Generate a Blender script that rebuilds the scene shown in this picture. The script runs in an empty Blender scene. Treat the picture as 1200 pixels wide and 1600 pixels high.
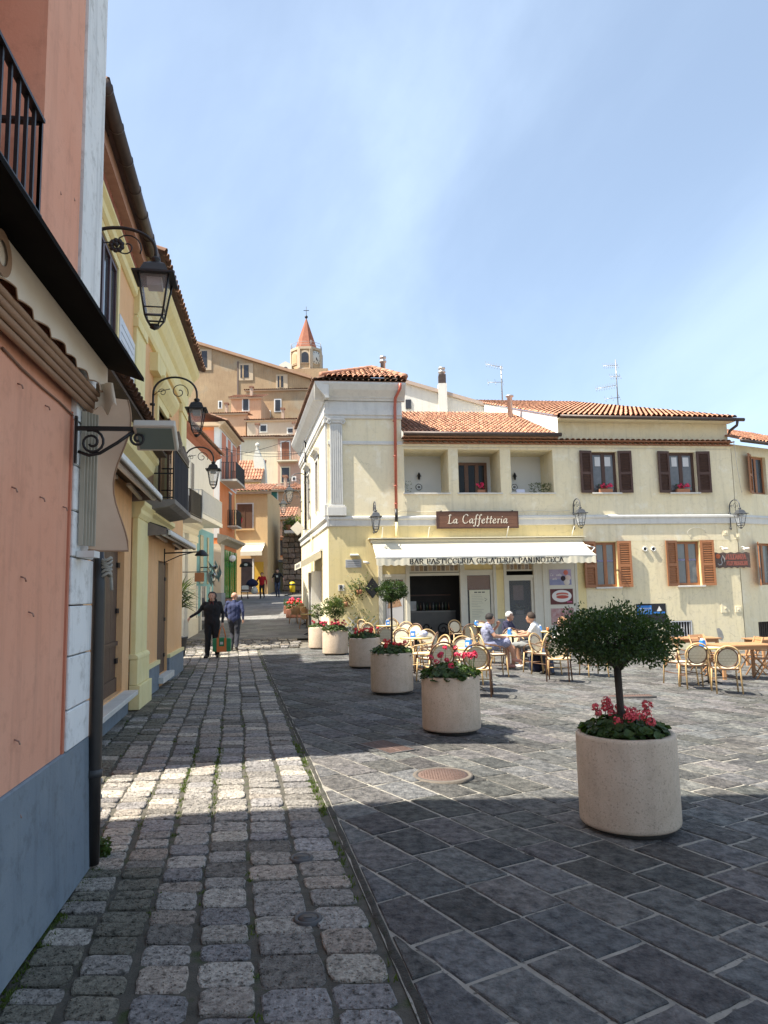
import bpy, bmesh, math, random
from mathutils import Vector, Matrix, Euler, noise
random.seed(7)
sc = bpy.context.scene
COL = sc.collection
PI = math.pi
R = math.radians
# ------------------------------------------------------------------ camera
EYE = 1.65; FPX = 1109.0
PITCH = R(6.584); ROLL = R(1.15)
cam = bpy.data.cameras.new('camera'); cam.sensor_fit = 'VERTICAL'; cam.sensor_height = 36; cam.lens = 36*FPX/1600
cam.clip_start = .05; cam.clip_end = 2000
camo = bpy.data.objects.new('camera', cam); COL.objects.link(camo)
_f = Vector((0, math.cos(PITCH), math.sin(PITCH))); _u0 = Vector((0, -math.sin(PITCH), math.cos(PITCH))); _r0 = Vector((1, 0, 0))
_r = _r0*math.cos(ROLL)-_u0*math.sin(ROLL); _u = _u0*math.cos(ROLL)+_r0*math.sin(ROLL)
camo.matrix_world = Matrix(((_r.x, _u.x, -_f.x, 0), (_r.y, _u.y, -_f.y, 0), (_r.z, _u.z, -_f.z, EYE), (0, 0, 0, 1)))
sc.camera = camo
# ------------------------------------------------------------------ sun and sky
SUN = Vector((-.595, -.215, 1.0)).normalized()      # towards the sun
sun = bpy.data.lights.new('sun', 'SUN'); sun.energy = 5.0; sun.angle = R(.53); sun.color = (1, .95, .87)
suno = bpy.data.objects.new('sun', sun); COL.objects.link(suno)
suno.rotation_euler = SUN.to_track_quat('Z', 'Y').to_euler()
suno.location = (0, 0, 30)
W = bpy.data.worlds.new('World'); sc.world = W; W.use_nodes = True
nt = W.node_tree; nt.nodes.clear()
def wn(t): return nt.nodes.new(t)
out = wn('ShaderNodeOutputWorld'); bg = wn('ShaderNodeBackground'); bg.inputs['Strength'].default_value = .10
sky = wn('ShaderNodeTexSky'); sky.sky_type = 'NISHITA'; sky.sun_disc = False
sky.sun_elevation = math.asin(SUN.z); sky.sun_rotation = math.atan2(SUN.x, SUN.y)
sky.air_density = 1.0; sky.dust_density = 2.2; sky.ozone_density = 1.6; sky.altitude = 300
# thin cirrus: noise on the sky direction projected on a high flat layer
tc = wn('ShaderNodeTexCoord'); sep = wn('ShaderNodeSeparateXYZ'); nt.links.new(tc.outputs['Generated'], sep.inputs[0])
mx = wn('ShaderNodeMath'); mx.operation = 'MAXIMUM'; mx.inputs[1].default_value = .0; nt.links.new(sep.outputs['Z'], mx.inputs[0])
ad = wn('ShaderNodeMath'); ad.operation = 'ADD'; ad.inputs[1].default_value = .12; nt.links.new(mx.outputs[0], ad.inputs[0])
dx = wn('ShaderNodeMath'); dx.operation = 'DIVIDE'; nt.links.new(sep.outputs['X'], dx.inputs[0]); nt.links.new(ad.outputs[0], dx.inputs[1])
dy = wn('ShaderNodeMath'); dy.operation = 'DIVIDE'; nt.links.new(sep.outputs['Y'], dy.inputs[0]); nt.links.new(ad.outputs[0], dy.inputs[1])
cb = wn('ShaderNodeCombineXYZ'); nt.links.new(dx.outputs[0], cb.inputs[0]); nt.links.new(dy.outputs[0], cb.inputs[1])
def cloud(sx, sy, rot, scale, lo, hi, dist):
    mp = wn('ShaderNodeMapping'); mp.inputs['Rotation'].default_value = (0, 0, rot); mp.inputs['Scale'].default_value = (sx, sy, 1); mp.inputs['Location'].default_value = (1.3, 4.2, 0)
    nt.links.new(cb.outputs[0], mp.inputs[0])
    n = wn('ShaderNodeTexNoise'); n.inputs['Scale'].default_value = scale; n.inputs['Detail'].default_value = 7; n.inputs['Roughness'].default_value = .58; n.inputs['Distortion'].default_value = dist
    nt.links.new(mp.outputs[0], n.inputs[0])
    r = wn('ShaderNodeMapRange'); r.interpolation_type = 'SMOOTHSTEP'; r.inputs['From Min'].default_value = lo; r.inputs['From Max'].default_value = hi
    nt.links.new(n.outputs['Fac'], r.inputs['Value']); return r.outputs[0]
c1 = cloud(1.1, .42, .5, .58, .42, .80, .7); c2 = cloud(1.2, .8, -.6, .8, .42, .9, .7)
cs = wn('ShaderNodeMath'); cs.operation = 'MULTIPLY_ADD'; cs.inputs[1].default_value = .75; nt.links.new(c1, cs.inputs[0])
c2m = wn('ShaderNodeMath'); c2m.operation = 'MULTIPLY'; c2m.inputs[1].default_value = .6; nt.links.new(c2, c2m.inputs[0]); nt.links.new(c2m.outputs[0], cs.inputs[2])
cc = wn('ShaderNodeMath'); cc.operation = 'MULTIPLY_ADD'; cc.use_clamp = True; cc.inputs[1].default_value = .38; cc.inputs[2].default_value = .22; nt.links.new(cs.outputs[0], cc.inputs[0])
mixc = wn('ShaderNodeMix'); mixc.data_type = 'RGBA'; mixc.inputs[7].default_value = (4.4, 5.6, 7.4, 1)
nt.links.new(cc.outputs[0], mixc.inputs[0]); nt.links.new(sky.outputs[0], mixc.inputs[6]); nt.links.new(mixc.outputs[2], bg.inputs['Color'])
nt.links.new(bg.outputs[0], out.inputs[0])
vs = sc.view_settings; vs.view_transform = 'Standard'; vs.look = 'None'; vs.gamma = 1; vs.exposure = 1.27; vs.use_curve_mapping = False
vs.use_white_balance = True; vs.white_balance_temperature = 6850; vs.white_balance_tint = 8      # the phone's warm daylight balance
sc.render.resolution_x = 768; sc.render.resolution_y = 1024; sc.render.engine = 'CYCLES'

# ------------------------------------------------------------------ helpers: survey
def ray(u, v): return _f+_r*((u-600)/FPX)+_u*((800-v)/FPX)
def gnd(u, v, z=0.):
    d = ray(u, v); q = z
    for _ in range(10): p = Vector((0, 0, EYE))+d*((q-EYE)/d.z); q = z+gz(p.x, p.y)
    return p
class Frame:
    """a wall: origin, local x along the wall, local -y out of it, z up"""
    def __init__(s, x, y, rotz, z=0.):
        s.o = Vector((x, y, z)); s.rz = rotz; s.m = Matrix.Translation(s.o) @ Matrix.Rotation(rotz, 4, 'Z'); s.i = s.m.inverted()
    def at(s, u, v, off=0.):          # where the sight line of photo point (u,v) meets the plane `off` in front of the wall
        o = s.i @ Vector((0, 0, EYE)); d = s.i.to_3x3() @ ray(u, v); t = (-off-o.y)/d.y; p = o+d*t
        return p.x, p.z
    def w(s, x, y, z): return s.m @ Vector((x, y, z))
def gz(x, y): return -.045*max(0., x-.2)      # the square falls gently to the right
def rampz(x, y): return 0 if y < 22 else (y-22)*.064
# ------------------------------------------------------------------ helpers: materials
MATS = {}
def mat(name, c, c2=None, sc1=3., fac=.5, rough=.8, bump=0., bs=60., metal=0., tone=None, streak=0., dirt=0., spec=.5, c3=None, sc3=40., trans=0., emis=0., aniso=(1, 1, 1), detail=5, pits=0., alpha=1., crack=0., steep=0.):
    """c/c2 mixed by a broad noise, c3 speckle by a fine noise; streak = rain streaks (vertical), tone = attribute that varies brightness"""
    if name in MATS: return MATS[name]
    m = bpy.data.materials.new(name); m.use_nodes = True; t = m.node_tree; N = t.nodes; L = t.links
    b = N['Principled BSDF']
    b.inputs['Roughness'].default_value = rough; b.inputs['Metallic'].default_value = metal; b.inputs['Specular IOR Level'].default_value = spec
    def rgb(c): return (c[0], c[1], c[2], 1)
    geo = N.new('ShaderNodeNewGeometry'); pos = geo.outputs['Position']
    mp = N.new('ShaderNodeMapping'); mp.inputs['Scale'].default_value = aniso; L.new(pos, mp.inputs[0]); P = mp.outputs[0]
    def nz(s, d=5, r=.6, vec=None, dist=0):
        n = N.new('ShaderNodeTexNoise'); n.inputs['Scale'].default_value = s; n.inputs['Detail'].default_value = d; n.inputs['Roughness'].default_value = r; n.inputs['Distortion'].default_value = dist
        L.new(vec or P, n.inputs[0]); return n.outputs['Fac']
    def rng(v, lo, hi, a=0., bb=1.):
        r = N.new('ShaderNodeMapRange'); r.inputs['From Min'].default_value = lo; r.inputs['From Max'].default_value = hi; r.inputs['To Min'].default_value = a; r.inputs['To Max'].default_value = bb; L.new(v, r.inputs['Value']); return r.outputs[0]
    def mix(f, A, B, mode='MIX'):
        x = N.new('ShaderNodeMix'); x.data_type = 'RGBA'; x.blend_type = mode
        if isinstance(f, float): x.inputs[0].default_value = f
        else: L.new(f, x.inputs[0])
        for i, q in ((6, A), (7, B)):
            if isinstance(q, tuple): x.inputs[i].default_value = q
            else: L.new(q, x.inputs[i])
        return x.outputs[2]
    colr = rgb(c)
    if c2: colr = mix(rng(nz(sc1, detail, .72 if steep else .6), *((.5-steep, .5+steep) if steep else (.5-.28*fac*2*.6, .5+.28))), rgb(c), rgb(c2))
    if c3: colr = mix(rng(nz(sc3, 3), .56, .68), colr, rgb(c3))
    if streak:
        mp2 = N.new('ShaderNodeMapping'); mp2.inputs['Scale'].default_value = (7, 7, .55); L.new(pos, mp2.inputs[0])
        colr = mix(rng(nz(1., 6, .65, mp2.outputs[0]), .5, .8, 0, streak), colr, (c[0]*.42, c[1]*.42, c[2]*.42, 1))
    if dirt: colr = mix(rng(nz(9, 8, .7), .52, .75, 0, dirt), colr, (c[0]*.4, c[1]*.38, c[2]*.35, 1))
    if crack:
        dn = N.new('ShaderNodeTexNoise'); dn.inputs['Scale'].default_value = 2.5; dn.inputs['Detail'].default_value = 6; L.new(P, dn.inputs[0])
        av = N.new('ShaderNodeVectorMath'); av.operation = 'MULTIPLY_ADD'; av.inputs[1].default_value = (.5, .5, .5); L.new(dn.outputs['Color'], av.inputs[0]); L.new(P, av.inputs[2])
        vo = N.new('ShaderNodeTexVoronoi'); vo.feature = 'DISTANCE_TO_EDGE'; vo.inputs['Scale'].default_value = .9; L.new(av.outputs[0], vo.inputs['Vector'])
        ln = rng(vo.outputs['Distance'], .0, .009, crack, 0.); mk = rng(nz(.8, 3), .5, .58); mm = N.new('ShaderNodeMath'); mm.operation = 'MULTIPLY'; L.new(ln, mm.inputs[0]); L.new(mk, mm.inputs[1])
        colr = mix(mm.outputs[0], colr, (c[0]*.3, c[1]*.3, c[2]*.3, 1))
    if tone:
        a = N.new('ShaderNodeAttribute'); a.attribute_name = tone
        hv = N.new('ShaderNodeMix'); hv.data_type = 'RGBA'; hv.blend_type = 'MULTIPLY'; hv.inputs[0].default_value = 1
        if isinstance(colr, tuple): hv.inputs[6].default_value = colr
        else: L.new(colr, hv.inputs[6])
        L.new(a.outputs['Color'], hv.inputs[7]); colr = hv.outputs[2]
    if isinstance(colr, tuple): b.inputs['Base Color'].default_value = colr
    else: L.new(colr, b.inputs['Base Color'])
    if bump or pits:
        h = nz(bs, 6, .65)
        if pits:
            v = N.new('ShaderNodeTexVoronoi'); v.inputs['Scale'].default_value = bs*1.3; L.new(P, v.inputs['Vector'])
            pr = rng(v.outputs['Distance'], 0., .35, -pits, 0.); sm = N.new('ShaderNodeMath'); sm.operation = 'ADD'; L.new(h, sm.inputs[0]); L.new(pr, sm.inputs[1]); h = sm.outputs[0]
        bp = N.new('ShaderNodeBump'); bp.inputs['Strength'].default_value = max(.1, min(1, bump)); bp.inputs['Distance'].default_value = 1.2/bs*max(bump, .3); L.new(h, bp.inputs['Height']); L.new(bp.outputs[0], b.inputs['Normal'])
    if trans: b.inputs['Transmission Weight'].default_value = trans
    if emis: b.inputs['Emission Color'].default_value = rgb(c); b.inputs['Emission Strength'].default_value = emis
    if alpha < 1: b.inputs['Alpha'].default_value = alpha
    MATS[name] = m; return m
def leafmat(name, c, c2, sc1=20.):
    if name in MATS: return MATS[name]
    m = mat(name, c, c2, sc1=sc1, rough=.5, spec=.35, tone='tone'); t = m.node_tree; b = t.nodes['Principled BSDF']
    tr = t.nodes.new('ShaderNodeBsdfTranslucent'); tr.inputs[0].default_value = (c2[0]*1.6, c2[1]*1.7, c2[2]*.8, 1); ms = t.nodes.new('ShaderNodeMixShader'); ms.inputs[0].default_value = .3
    o = t.nodes['Material Output']; t.links.new(b.outputs[0], ms.inputs[1]); t.links.new(tr.outputs[0], ms.inputs[2]); t.links.new(ms.outputs[0], o.inputs[0]); return m
def glassmat(name, tint=(.5, .55, .6), rough=.03, body=.02):
    """window pane seen from outside: dark room behind, sky in the reflection"""
    return mat(name, (body*tint[0]*2, body*tint[1]*2, body*tint[2]*2), rough=rough, spec=.9)
# ------------------------------------------------------------------ helpers: mesh building
class MB:
    def __init__(s): s.v = []; s.f = []; s.mi = []; s.t = []; s.m = 0; s.tone = (1, 1, 1); s.smooth = []; s.sm = False
    def add(s, vs, fs):
        n = len(s.v); s.v += [tuple(v) for v in vs]
        for f in fs: s.f.append(tuple(n+i for i in f)); s.mi.append(s.m); s.t.append(s.tone); s.smooth.append(s.sm)
        return s
    def box(s, x0, x1, y0, y1, z0, z1):
        return s.add([(x0, y0, z0), (x1, y0, z0), (x1, y1, z0), (x0, y1, z0), (x0, y0, z1), (x1, y0, z1), (x1, y1, z1), (x0, y1, z1)],
                     [(3, 2, 1, 0), (4, 5, 6, 7), (0, 1, 5, 4), (1, 2, 6, 5), (2, 3, 7, 6), (3, 0, 4, 7)])
    def obox(s, c, ax, ay, az):       # oriented box: centre and half axes
        c = Vector(c); ax = Vector(ax); ay = Vector(ay); az = Vector(az)
        return s.add([c+ax*i+ay*j+az*k for k in (-1, 1) for (i, j) in ((-1, -1), (1, -1), (1, 1), (-1, 1))],
                     [(3, 2, 1, 0), (4, 5, 6, 7), (0, 1, 5, 4), (1, 2, 6, 5), (2, 3, 7, 6), (3, 0, 4, 7)])
    def prism(s, prof, d0, d1, axis='y'):     # prof: 2d polygon, swept along axis
        n = len(prof)
        def p(a, b, d): return {'x': (d, a, b), 'y': (a, d, b), 'z': (a, b, d)}[axis]
        vs = [p(a, b, d0) for a, b in prof]+[p(a, b, d1) for a, b in prof]
        return s.add(vs, [tuple(range(n)), tuple(range(2*n-1, n-1, -1))]+[(i, n+i, n+(i+1) % n, (i+1) % n) for i in range(n)])
    def tube(s, pts, r, n=8, caps=True, closed=False):
        pts = [Vector(p) for p in pts]; k = len(pts); rs = r if isinstance(r, (list, tuple)) else [r]*k
        vs = []; fs = []; nrm = None
        for i, p in enumerate(pts):
            d = (pts[(i+1) % k]-pts[i-1]) if closed else (pts[min(i+1, k-1)]-pts[max(i-1, 0)])
            if d.length < 1e-9: d = Vector((0, 0, 1))
            d.normalize()
            if nrm is None: nrm = d.orthogonal().normalized()
            nrm = (nrm-d*nrm.dot(d))
            if nrm.length < 1e-6: nrm = d.orthogonal()
            nrm.normalize(); bn = d.cross(nrm)
            for j in range(n):
                a = 2*PI*j/n; vs.append(p+(nrm*math.cos(a)+bn*math.sin(a))*rs[i])
        for i in range(k if closed else k-1):
            for j in range(n):
                a = i*n+j; b = i*n+(j+1) % n; c = ((i+1) % k)*n+(j+1) % n; e = ((i+1) % k)*n+j
                fs.append((a, b, c, e))
        if caps and not closed: fs += [tuple(range(n-1, -1, -1)), tuple(range((k-1)*n, k*n))]
        o = s.sm; s.sm = True; s.add(vs, fs); s.sm = o; return s
    def lathe(s, prof, n=24, c=(0, 0, 0), caps=True, smooth=True):     # prof: (r,z)
        vs = []; fs = []; k = len(prof)
        for r, z in prof:
            for j in range(n): a = 2*PI*j/n; vs.append((c[0]+r*math.cos(a), c[1]+r*math.sin(a), c[2]+z))
        for i in range(k-1):
            for j in range(n): fs.append((i*n+j, i*n+(j+1) % n, (i+1)*n+(j+1) % n, (i+1)*n+j))
        if caps: fs += [tuple(range(n-1, -1, -1)), tuple(range((k-1)*n, k*n))]
        o = s.sm; s.sm = smooth; s.add(vs, fs); s.sm = o; return s
    def ball(s, c, r, n=10, m=6, sq=(1, 1, 1)):
        pr = [(max(1e-4, math.sin(PI*i/m)), -math.cos(PI*i/m)) for i in range(m+1)]
        k = len(s.v); s.lathe(pr, n, caps=False)
        for i in range(k, len(s.v)): v = s.v[i]; s.v[i] = (c[0]+v[0]*r*sq[0], c[1]+v[1]*r*sq[1], c[2]+v[2]*r*sq[2])
        return s
    def quad(s, a, b, c, d): return s.add([a, b, c, d], [(0, 1, 2, 3)])
    def tilt(s, k=0):
        for i in range(k, len(s.v)): v = s.v[i]; s.v[i] = (v[0], v[1], v[2]+gz(v[0], v[1]))
        return s
    def xf(s, M, k=0):
        for i in range(k, len(s.v)): s.v[i] = tuple(M @ Vector(s.v[i]))
        return s
    def mesh(s, name, mats, bevel=0):
        me = bpy.data.meshes.new(name); me.from_pydata(s.v, [], s.f)
        if not isinstance(mats, (list, tuple)): mats = [mats]
        for m in mats: me.materials.append(m)
        me.polygons.foreach_set('material_index', s.mi); me.polygons.foreach_set('use_smooth', s.smooth)
        if any(t != (1, 1, 1) for t in s.t):
            a = me.color_attributes.new('tone', 'FLOAT_COLOR', 'CORNER'); buf = []
            for f, t in zip(s.f, s.t): buf += [t[0], t[1], t[2], 1]*len(f)
            a.data.foreach_set('color', buf)
        elif any(m.name in TONED for m in mats):
            a = me.color_attributes.new('tone', 'FLOAT_COLOR', 'CORNER'); a.data.foreach_set('color', [1., 1, 1, 1]*len(a.data))
        me.update(); return me
    def build(s, name, mats, parent=None, kind=None, bevel=0, label=None):
        me = s.mesh(name, mats)
        if bevel:
            bm = bmesh.new(); bm.from_mesh(me); bmesh.ops.remove_doubles(bm, verts=bm.verts, dist=1e-5)
            bmesh.ops.bevel(bm, geom=[e for e in bm.edges if len(e.link_faces) == 2 and e.calc_face_angle(0) > .6], offset=bevel, segments=1, affect='EDGES', clamp_overlap=True); bm.to_mesh(me); bm.free()
        o = bpy.data.objects.new(name, me); COL.objects.link(o)
        if parent: o.parent = parent
        if kind: o['kind'] = kind
        if label: o['label'] = label
        return o
class _T:
    def __contains__(s, n): return n in MATS and any(x.type == 'ATTRIBUTE' for x in MATS[n].node_tree.nodes)
TONED = _T()
def tag(o, label, cat, group=None):
    o['label'] = label; o['category'] = cat
    if group: o['group'] = group
    return o
def thing(name, label, cat, loc=(0, 0, 0), rz=0., group=None):
    o = bpy.data.objects.new(name, None); o.empty_display_size = .1; COL.objects.link(o); o.location = loc; o.rotation_euler = (0, 0, rz)
    return tag(o, label, cat, group)
def fthing(fr, name, label, cat, x=0, y=0, z=0, group=None):    # a thing standing on/against a wall frame
    return thing(name, label, cat, fr.w(x, y, z), fr.rz, group)
def copy_tree(o, parent=None):
    c = o.copy(); COL.objects.link(c); c.parent = parent
    for ch in list(o.children): copy_tree(ch, c)
    return c
def dup(o, loc, rz=None, label=None, scale=None):
    c = copy_tree(o); c.location = loc
    if rz is not None: c.rotation_euler = (0, 0, rz)
    if label: c['label'] = label
    if scale: c.scale = (scale,)*3
    return c
def lerp(a, b, t): return a+(b-a)*t
def g3(a=.85, b=1.1, tint=.03):
    k = random.uniform(a, b); return (k*(1+random.uniform(-tint, tint)), k, k*(1+random.uniform(-tint, tint)))
def barrel(mb, O, U, V, wu, lv, cw=.19, rl=.36, r=.085, jit=.012, tones=None, under=True, lift=0., seg=5, clip=None):
    """barrel tiles over a roof plane: O eave corner, U along the eave, V up the slope; clip(u,v) keeps a tile"""
    O = Vector(O); U = Vector(U).normalized(); V = Vector(V).normalized(); Nn = U.cross(V).normalized()
    if Nn.z < 0: Nn = -Nn
    nc = max(1, int(wu/cw)); nr = max(1, int(math.ceil(lv/rl))); cw = wu/nc; rl = lv/nr
    if under:
        mb.tone = (.45, .42, .4)
        if not clip: mb.quad(O, O+U*wu, O+U*wu+V*lv, O+V*lv)
    for j in range(nr):
        for i in range(nc):
            u = (i+.5)*cw; v = j*rl
            if clip and not clip(u, v+rl*.5): continue
            if under and clip: mb.tone = (.45, .42, .4); mb.quad(O+U*(u-cw/2)+V*v, O+U*(u+cw/2)+V*v, O+U*(u+cw/2)+V*(v+rl), O+U*(u-cw/2)+V*(v+rl))
            mb.tone = random.choice(tones) if tones else g3(.75, 1.15, .06)
            k = random.uniform(.85, 1.15); mb.tone = tuple(q*k for q in mb.tone)
            c0 = O+U*(u+random.uniform(-jit, jit))+V*(v-.04)+Nn*(.015+lift); c1 = O+U*(u+random.uniform(-jit, jit))+V*(v+rl)+Nn*lift
            vs = []
            for c, rr in ((c0, r*1.08), (c1, r*.86)):
                for q in range(seg+1):
                    a = PI*q/seg; vs.append(c+U*math.cos(a)*rr+Nn*math.sin(a)*rr*.9)
            n = seg+1; mb.sm = True
            mb.add(vs, [(q, q+1, n+q+1, n+q) for q in range(seg)]); mb.sm = False
    return mb
# ------------------------------------------------------------------ ground, street, piazza
def xB(y):      # line between the cobbled street and the slabs of the square
    P = [(1.2, .46), (3.12, .075), (4.3, -.175), (7.31, -.80), (20.9, -3.67), (30, -5.6)]
    for (y0, x0), (y1, x1) in zip(P, P[1:]):
        if y <= y1: return lerp(x0, x1, (y-y0)/(y1-y0))
    return P[-1][1]
def xW(y):      # foot of the house fronts on the left
    if y < 4.63: return -1.724-(y-3.349)*.129
    if y < 6.7: return -4.6
    if y < 17.9: return -3.42-(y-8.5)*.178
    return -7.0
def inview(x, y, m=1.0):
    return y > 1.6 and abs(x) < .575*y+m
mGround = mat('ground earth', (.10, .09, .075), (.16, .145, .12), sc1=2, bump=.4, bs=30)
mBed = mat('street joint soil', (.055, .051, .040), (.11, .10, .08), sc1=14, c3=(.04, .055, .016), sc3=5, bump=.9, bs=110, rough=.95)
mMortar = mat('slab mortar', (.22, .205, .175), (.42, .39, .335), sc1=3.5, c3=(.10, .095, .08), sc3=26, bump=.9, bs=90, rough=.95)
mCob = mat('cobble limestone', (.165, .155, .145), (.48, .45, .41), sc1=26, steep=.17, detail=8, c3=(.10, .095, .085), sc3=22, tone='tone', bump=1., bs=34, pits=.7, rough=.85, spec=.2, dirt=.4)
mSlab = mat('basalt slab', (.042, .043, .045), (.205, .20, .19), sc1=13, steep=.17, detail=9, dirt=.55, tone='tone', bump=1., bs=20, rough=.82, spec=.18)
def hgt(x, y):
    if y < 22: return gz(x, y)
    xb = -1.9-.213*(y-23.2); f = max(0, min(1, (xb+.5-x)/.4)) if y < 34 else 1
    if y < 52: return f*(y-22)*.064+gz(x, y)
    return 1.92+max(0, y-60)*.30
mb = MB(); xs = [-160, -90, -50, -30, -20, -14, -11, -9, -7.5, -6, -5, -4, -3.4, -2.8, -2.2, -1.6, -1, 0, 3, 8, 16, 30, 60, 160]; ys = [-60, -30, -10, 0, 10, 18, 22, 23, 24, 25, 26, 27, 28, 30, 32, 33.9, 34.1, 38, 45, 52, 60, 70, 85, 100, 130, 170]
vs = [(x, y, hgt(x, y)-.075) for y in ys for x in xs]; n = len(xs)
mb.sm = True; mb.add(vs, [(j*n+i, j*n+i+1, (j+1)*n+i+1, (j+1)*n+i) for j in range(len(ys)-1) for i in range(n-1)])
ground = mb.build('ground', mGround, kind='structure')
# beds
mb = MB(); yy = [0.6+i*.8 for i in range(31)]
vs = []
for y in yy: vs += [(xW(y)-.6 if y > 4.6 else -2.2, y, rampz(0, y)-.013), (xB(y)+.03, y, rampz(0, y)-.013)]
mb.add(vs, [(2*i, 2*i+1, 2*i+3, 2*i+2) for i in range(len(yy)-1)]); street = mb.build('street', mBed, kind='structure')
mb = MB(); yy = [0.6+i*.8 for i in range(34)]
vs = []
for y in yy: vs += [(xB(y)-.01, y, -.0065), (max(.2, xB(y)+.1), y, -.0065), (26, y, -.0065)]
mb.add(vs, [(3*i+j, 3*i+1+j, 3*i+4+j, 3*i+3+j) for i in range(len(yy)-1) for j in range(2)]); mb.tilt(); piazza = mb.build('piazza', mMortar, kind='structure')
def stone(mb, pts, top, depth, bev, dome=.004, tilt=.004, jg=.002):
    """pts: outline (counter-clockwise) on the ground"""
    n = len(pts); cx = sum(p[0] for p in pts)/n; cy = sum(p[1] for p in pts)/n
    tx, ty = random.uniform(-tilt, tilt), random.uniform(-tilt, tilt)
    def z(x, y): return top+tx*(x-cx)/.15+ty*(y-cy)/.15
    vs = [(x, y, top-depth) for x, y in pts]+[(x, y, z(x, y)-bev*.8) for x, y in pts]
    ins = []
    for x, y in pts:
        d = math.hypot(x-cx, y-cy)+1e-6; k = max(.3, 1-bev*1.1/d); ins.append((cx+(x-cx)*k, cy+(y-cy)*k))
    vs += [(x, y, z(x, y)+random.uniform(-.0012, .0012)) for x, y in ins]
    m2 = [(cx+(x-cx)*.55, cy+(y-cy)*.55) for x, y in pts]
    vs += [(x, y, z(x, y)+dome*.7+random.uniform(-jg, jg)) for x, y in m2]+[(cx, cy, z(cx, cy)+dome)]
    fs = []
    for r in range(3): fs += [(r*n+i, r*n+(i+1) % n, (r+1)*n+(i+1) % n, (r+1)*n+i) for i in range(n)]
    fs += [(3*n+i, 3*n+(i+1) % n, 4*n) for i in range(n)]
    mb.sm = False; mb.add(vs, fs)
def clipline(poly, a, b):     # keep the part to the right of the line a->b
    o = []; s = lambda p: (b[0]-a[0])*(p[1]-a[1])-(b[1]-a[1])*(p[0]-a[0])
    for i in range(len(poly)):
        p, q = poly[i], poly[(i+1) % len(poly)]; sp, sq = s(p), s(q)
        if sp <= 0: o.append(p)
        if sp*sq < 0: t = sp/(sp-sq); o.append((lerp(p[0], q[0], t), lerp(p[1], q[1], t)))
    return o
HOLES = []      # (x,y,r) fittings set in the paving
MAN = gnd(692, 1213); DR1 = gnd(604, 1167); DR2 = gnd(962, 1088); CAP1 = gnd(471, 1340); CAP2 = gnd(481, 1435)
def fittings(x, y, m): return math.hypot(x-MAN.x, y-MAN.y) < .30+m
# cobbles ------------------------------------------------------------------
rnd = random.Random(11); stones = []
widths = [.285, .30, .27, .265, .26, .25, .25, .26, .25, .24, .25, .25, .25, .25, .25, .25, .25]
off = .05
for k, w in enumerate(widths):
    y = 1.5+rnd.random()*.2
    while y < 22.5:
        ln = rnd.uniform(.15, .25) if k < 4 else rnd.uniform(.12, .21)
        if k < 2 and y < 4.2: ln = rnd.uniform(.19, .30)
        yc = y+ln/2; xc = xB(yc)-off-w/2
        wob = .012*math.sin(yc*2.1+k)
        if xc > xW(yc)-.02 and inview(xc, yc, .8):
            stones.append((xc+wob, yc, w-.016+rnd.uniform(-.028, .008), ln-.008+rnd.uniform(-.016, .005), k))
        y += ln
    off += w
# stones laid crosswise beyond the square
yy = 22.75
while yy < 25.2:
    x = -6.9
    while x < xB(yy)+1.2:
        w = rnd.uniform(.26, .36); stones.append((x+w/2, yy+.15, w-.035, .26, 99)); x += w
    yy += .30
CT = [(1, .99, .98), (.95, .94, .93), (1.12, 1.1, 1.07), (.86, .87, .92), (1.25, 1.22, 1.16), (.72, .71, .7), (1.06, 1.0, .94), (.6, .59, .57), (.95, .96, 1.02), (1.12, 1.02, .93), (1.55, 1.5, 1.38), (.82, .83, .88), (1.0, .99, .97)]
def cob_outline(xc, yc, w, l, n=18):
    pts = []; sh = rnd.uniform(-.02, .02); p = rnd.uniform(6, 16)
    ang = .21 if w else 0
    for i in range(n):
        a = 2*PI*i/n+.1; c, s = math.cos(a), math.sin(a); r = (abs(c)**p+abs(s)**p)**(-1/p)
        x = r*c*w/2*rnd.uniform(.96, 1.02); y = r*s*l/2*rnd.uniform(.95, 1.02)
        x -= y*.2; y += x*.0+sh*x
        pts.append((xc+x, yc+y))
    return pts
stones.sort(key=lambda s: math.hypot(s[0], s[1])); rest = MB(); cnt = 0
for (xc, yc, w, l, k) in stones:
    if any(math.hypot(xc-c.x, yc-c.y) < .10 for c in (CAP1, CAP2)): w *= .62; xc -= .05
    vis = abs(xc) < .55*yc+.05 and yc > 2.2
    mb = MB() if (vis and cnt < 300) else rest
    t = rnd.choice(CT); kk = rnd.uniform(.8, 1.15)
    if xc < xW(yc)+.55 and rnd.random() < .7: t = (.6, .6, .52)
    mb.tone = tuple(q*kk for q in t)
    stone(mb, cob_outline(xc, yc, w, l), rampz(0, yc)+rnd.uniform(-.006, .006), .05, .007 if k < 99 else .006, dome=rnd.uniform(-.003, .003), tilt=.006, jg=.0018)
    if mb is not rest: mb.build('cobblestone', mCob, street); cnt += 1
rest.build('cobblestone_field', mCob, street, kind='stuff')
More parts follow.
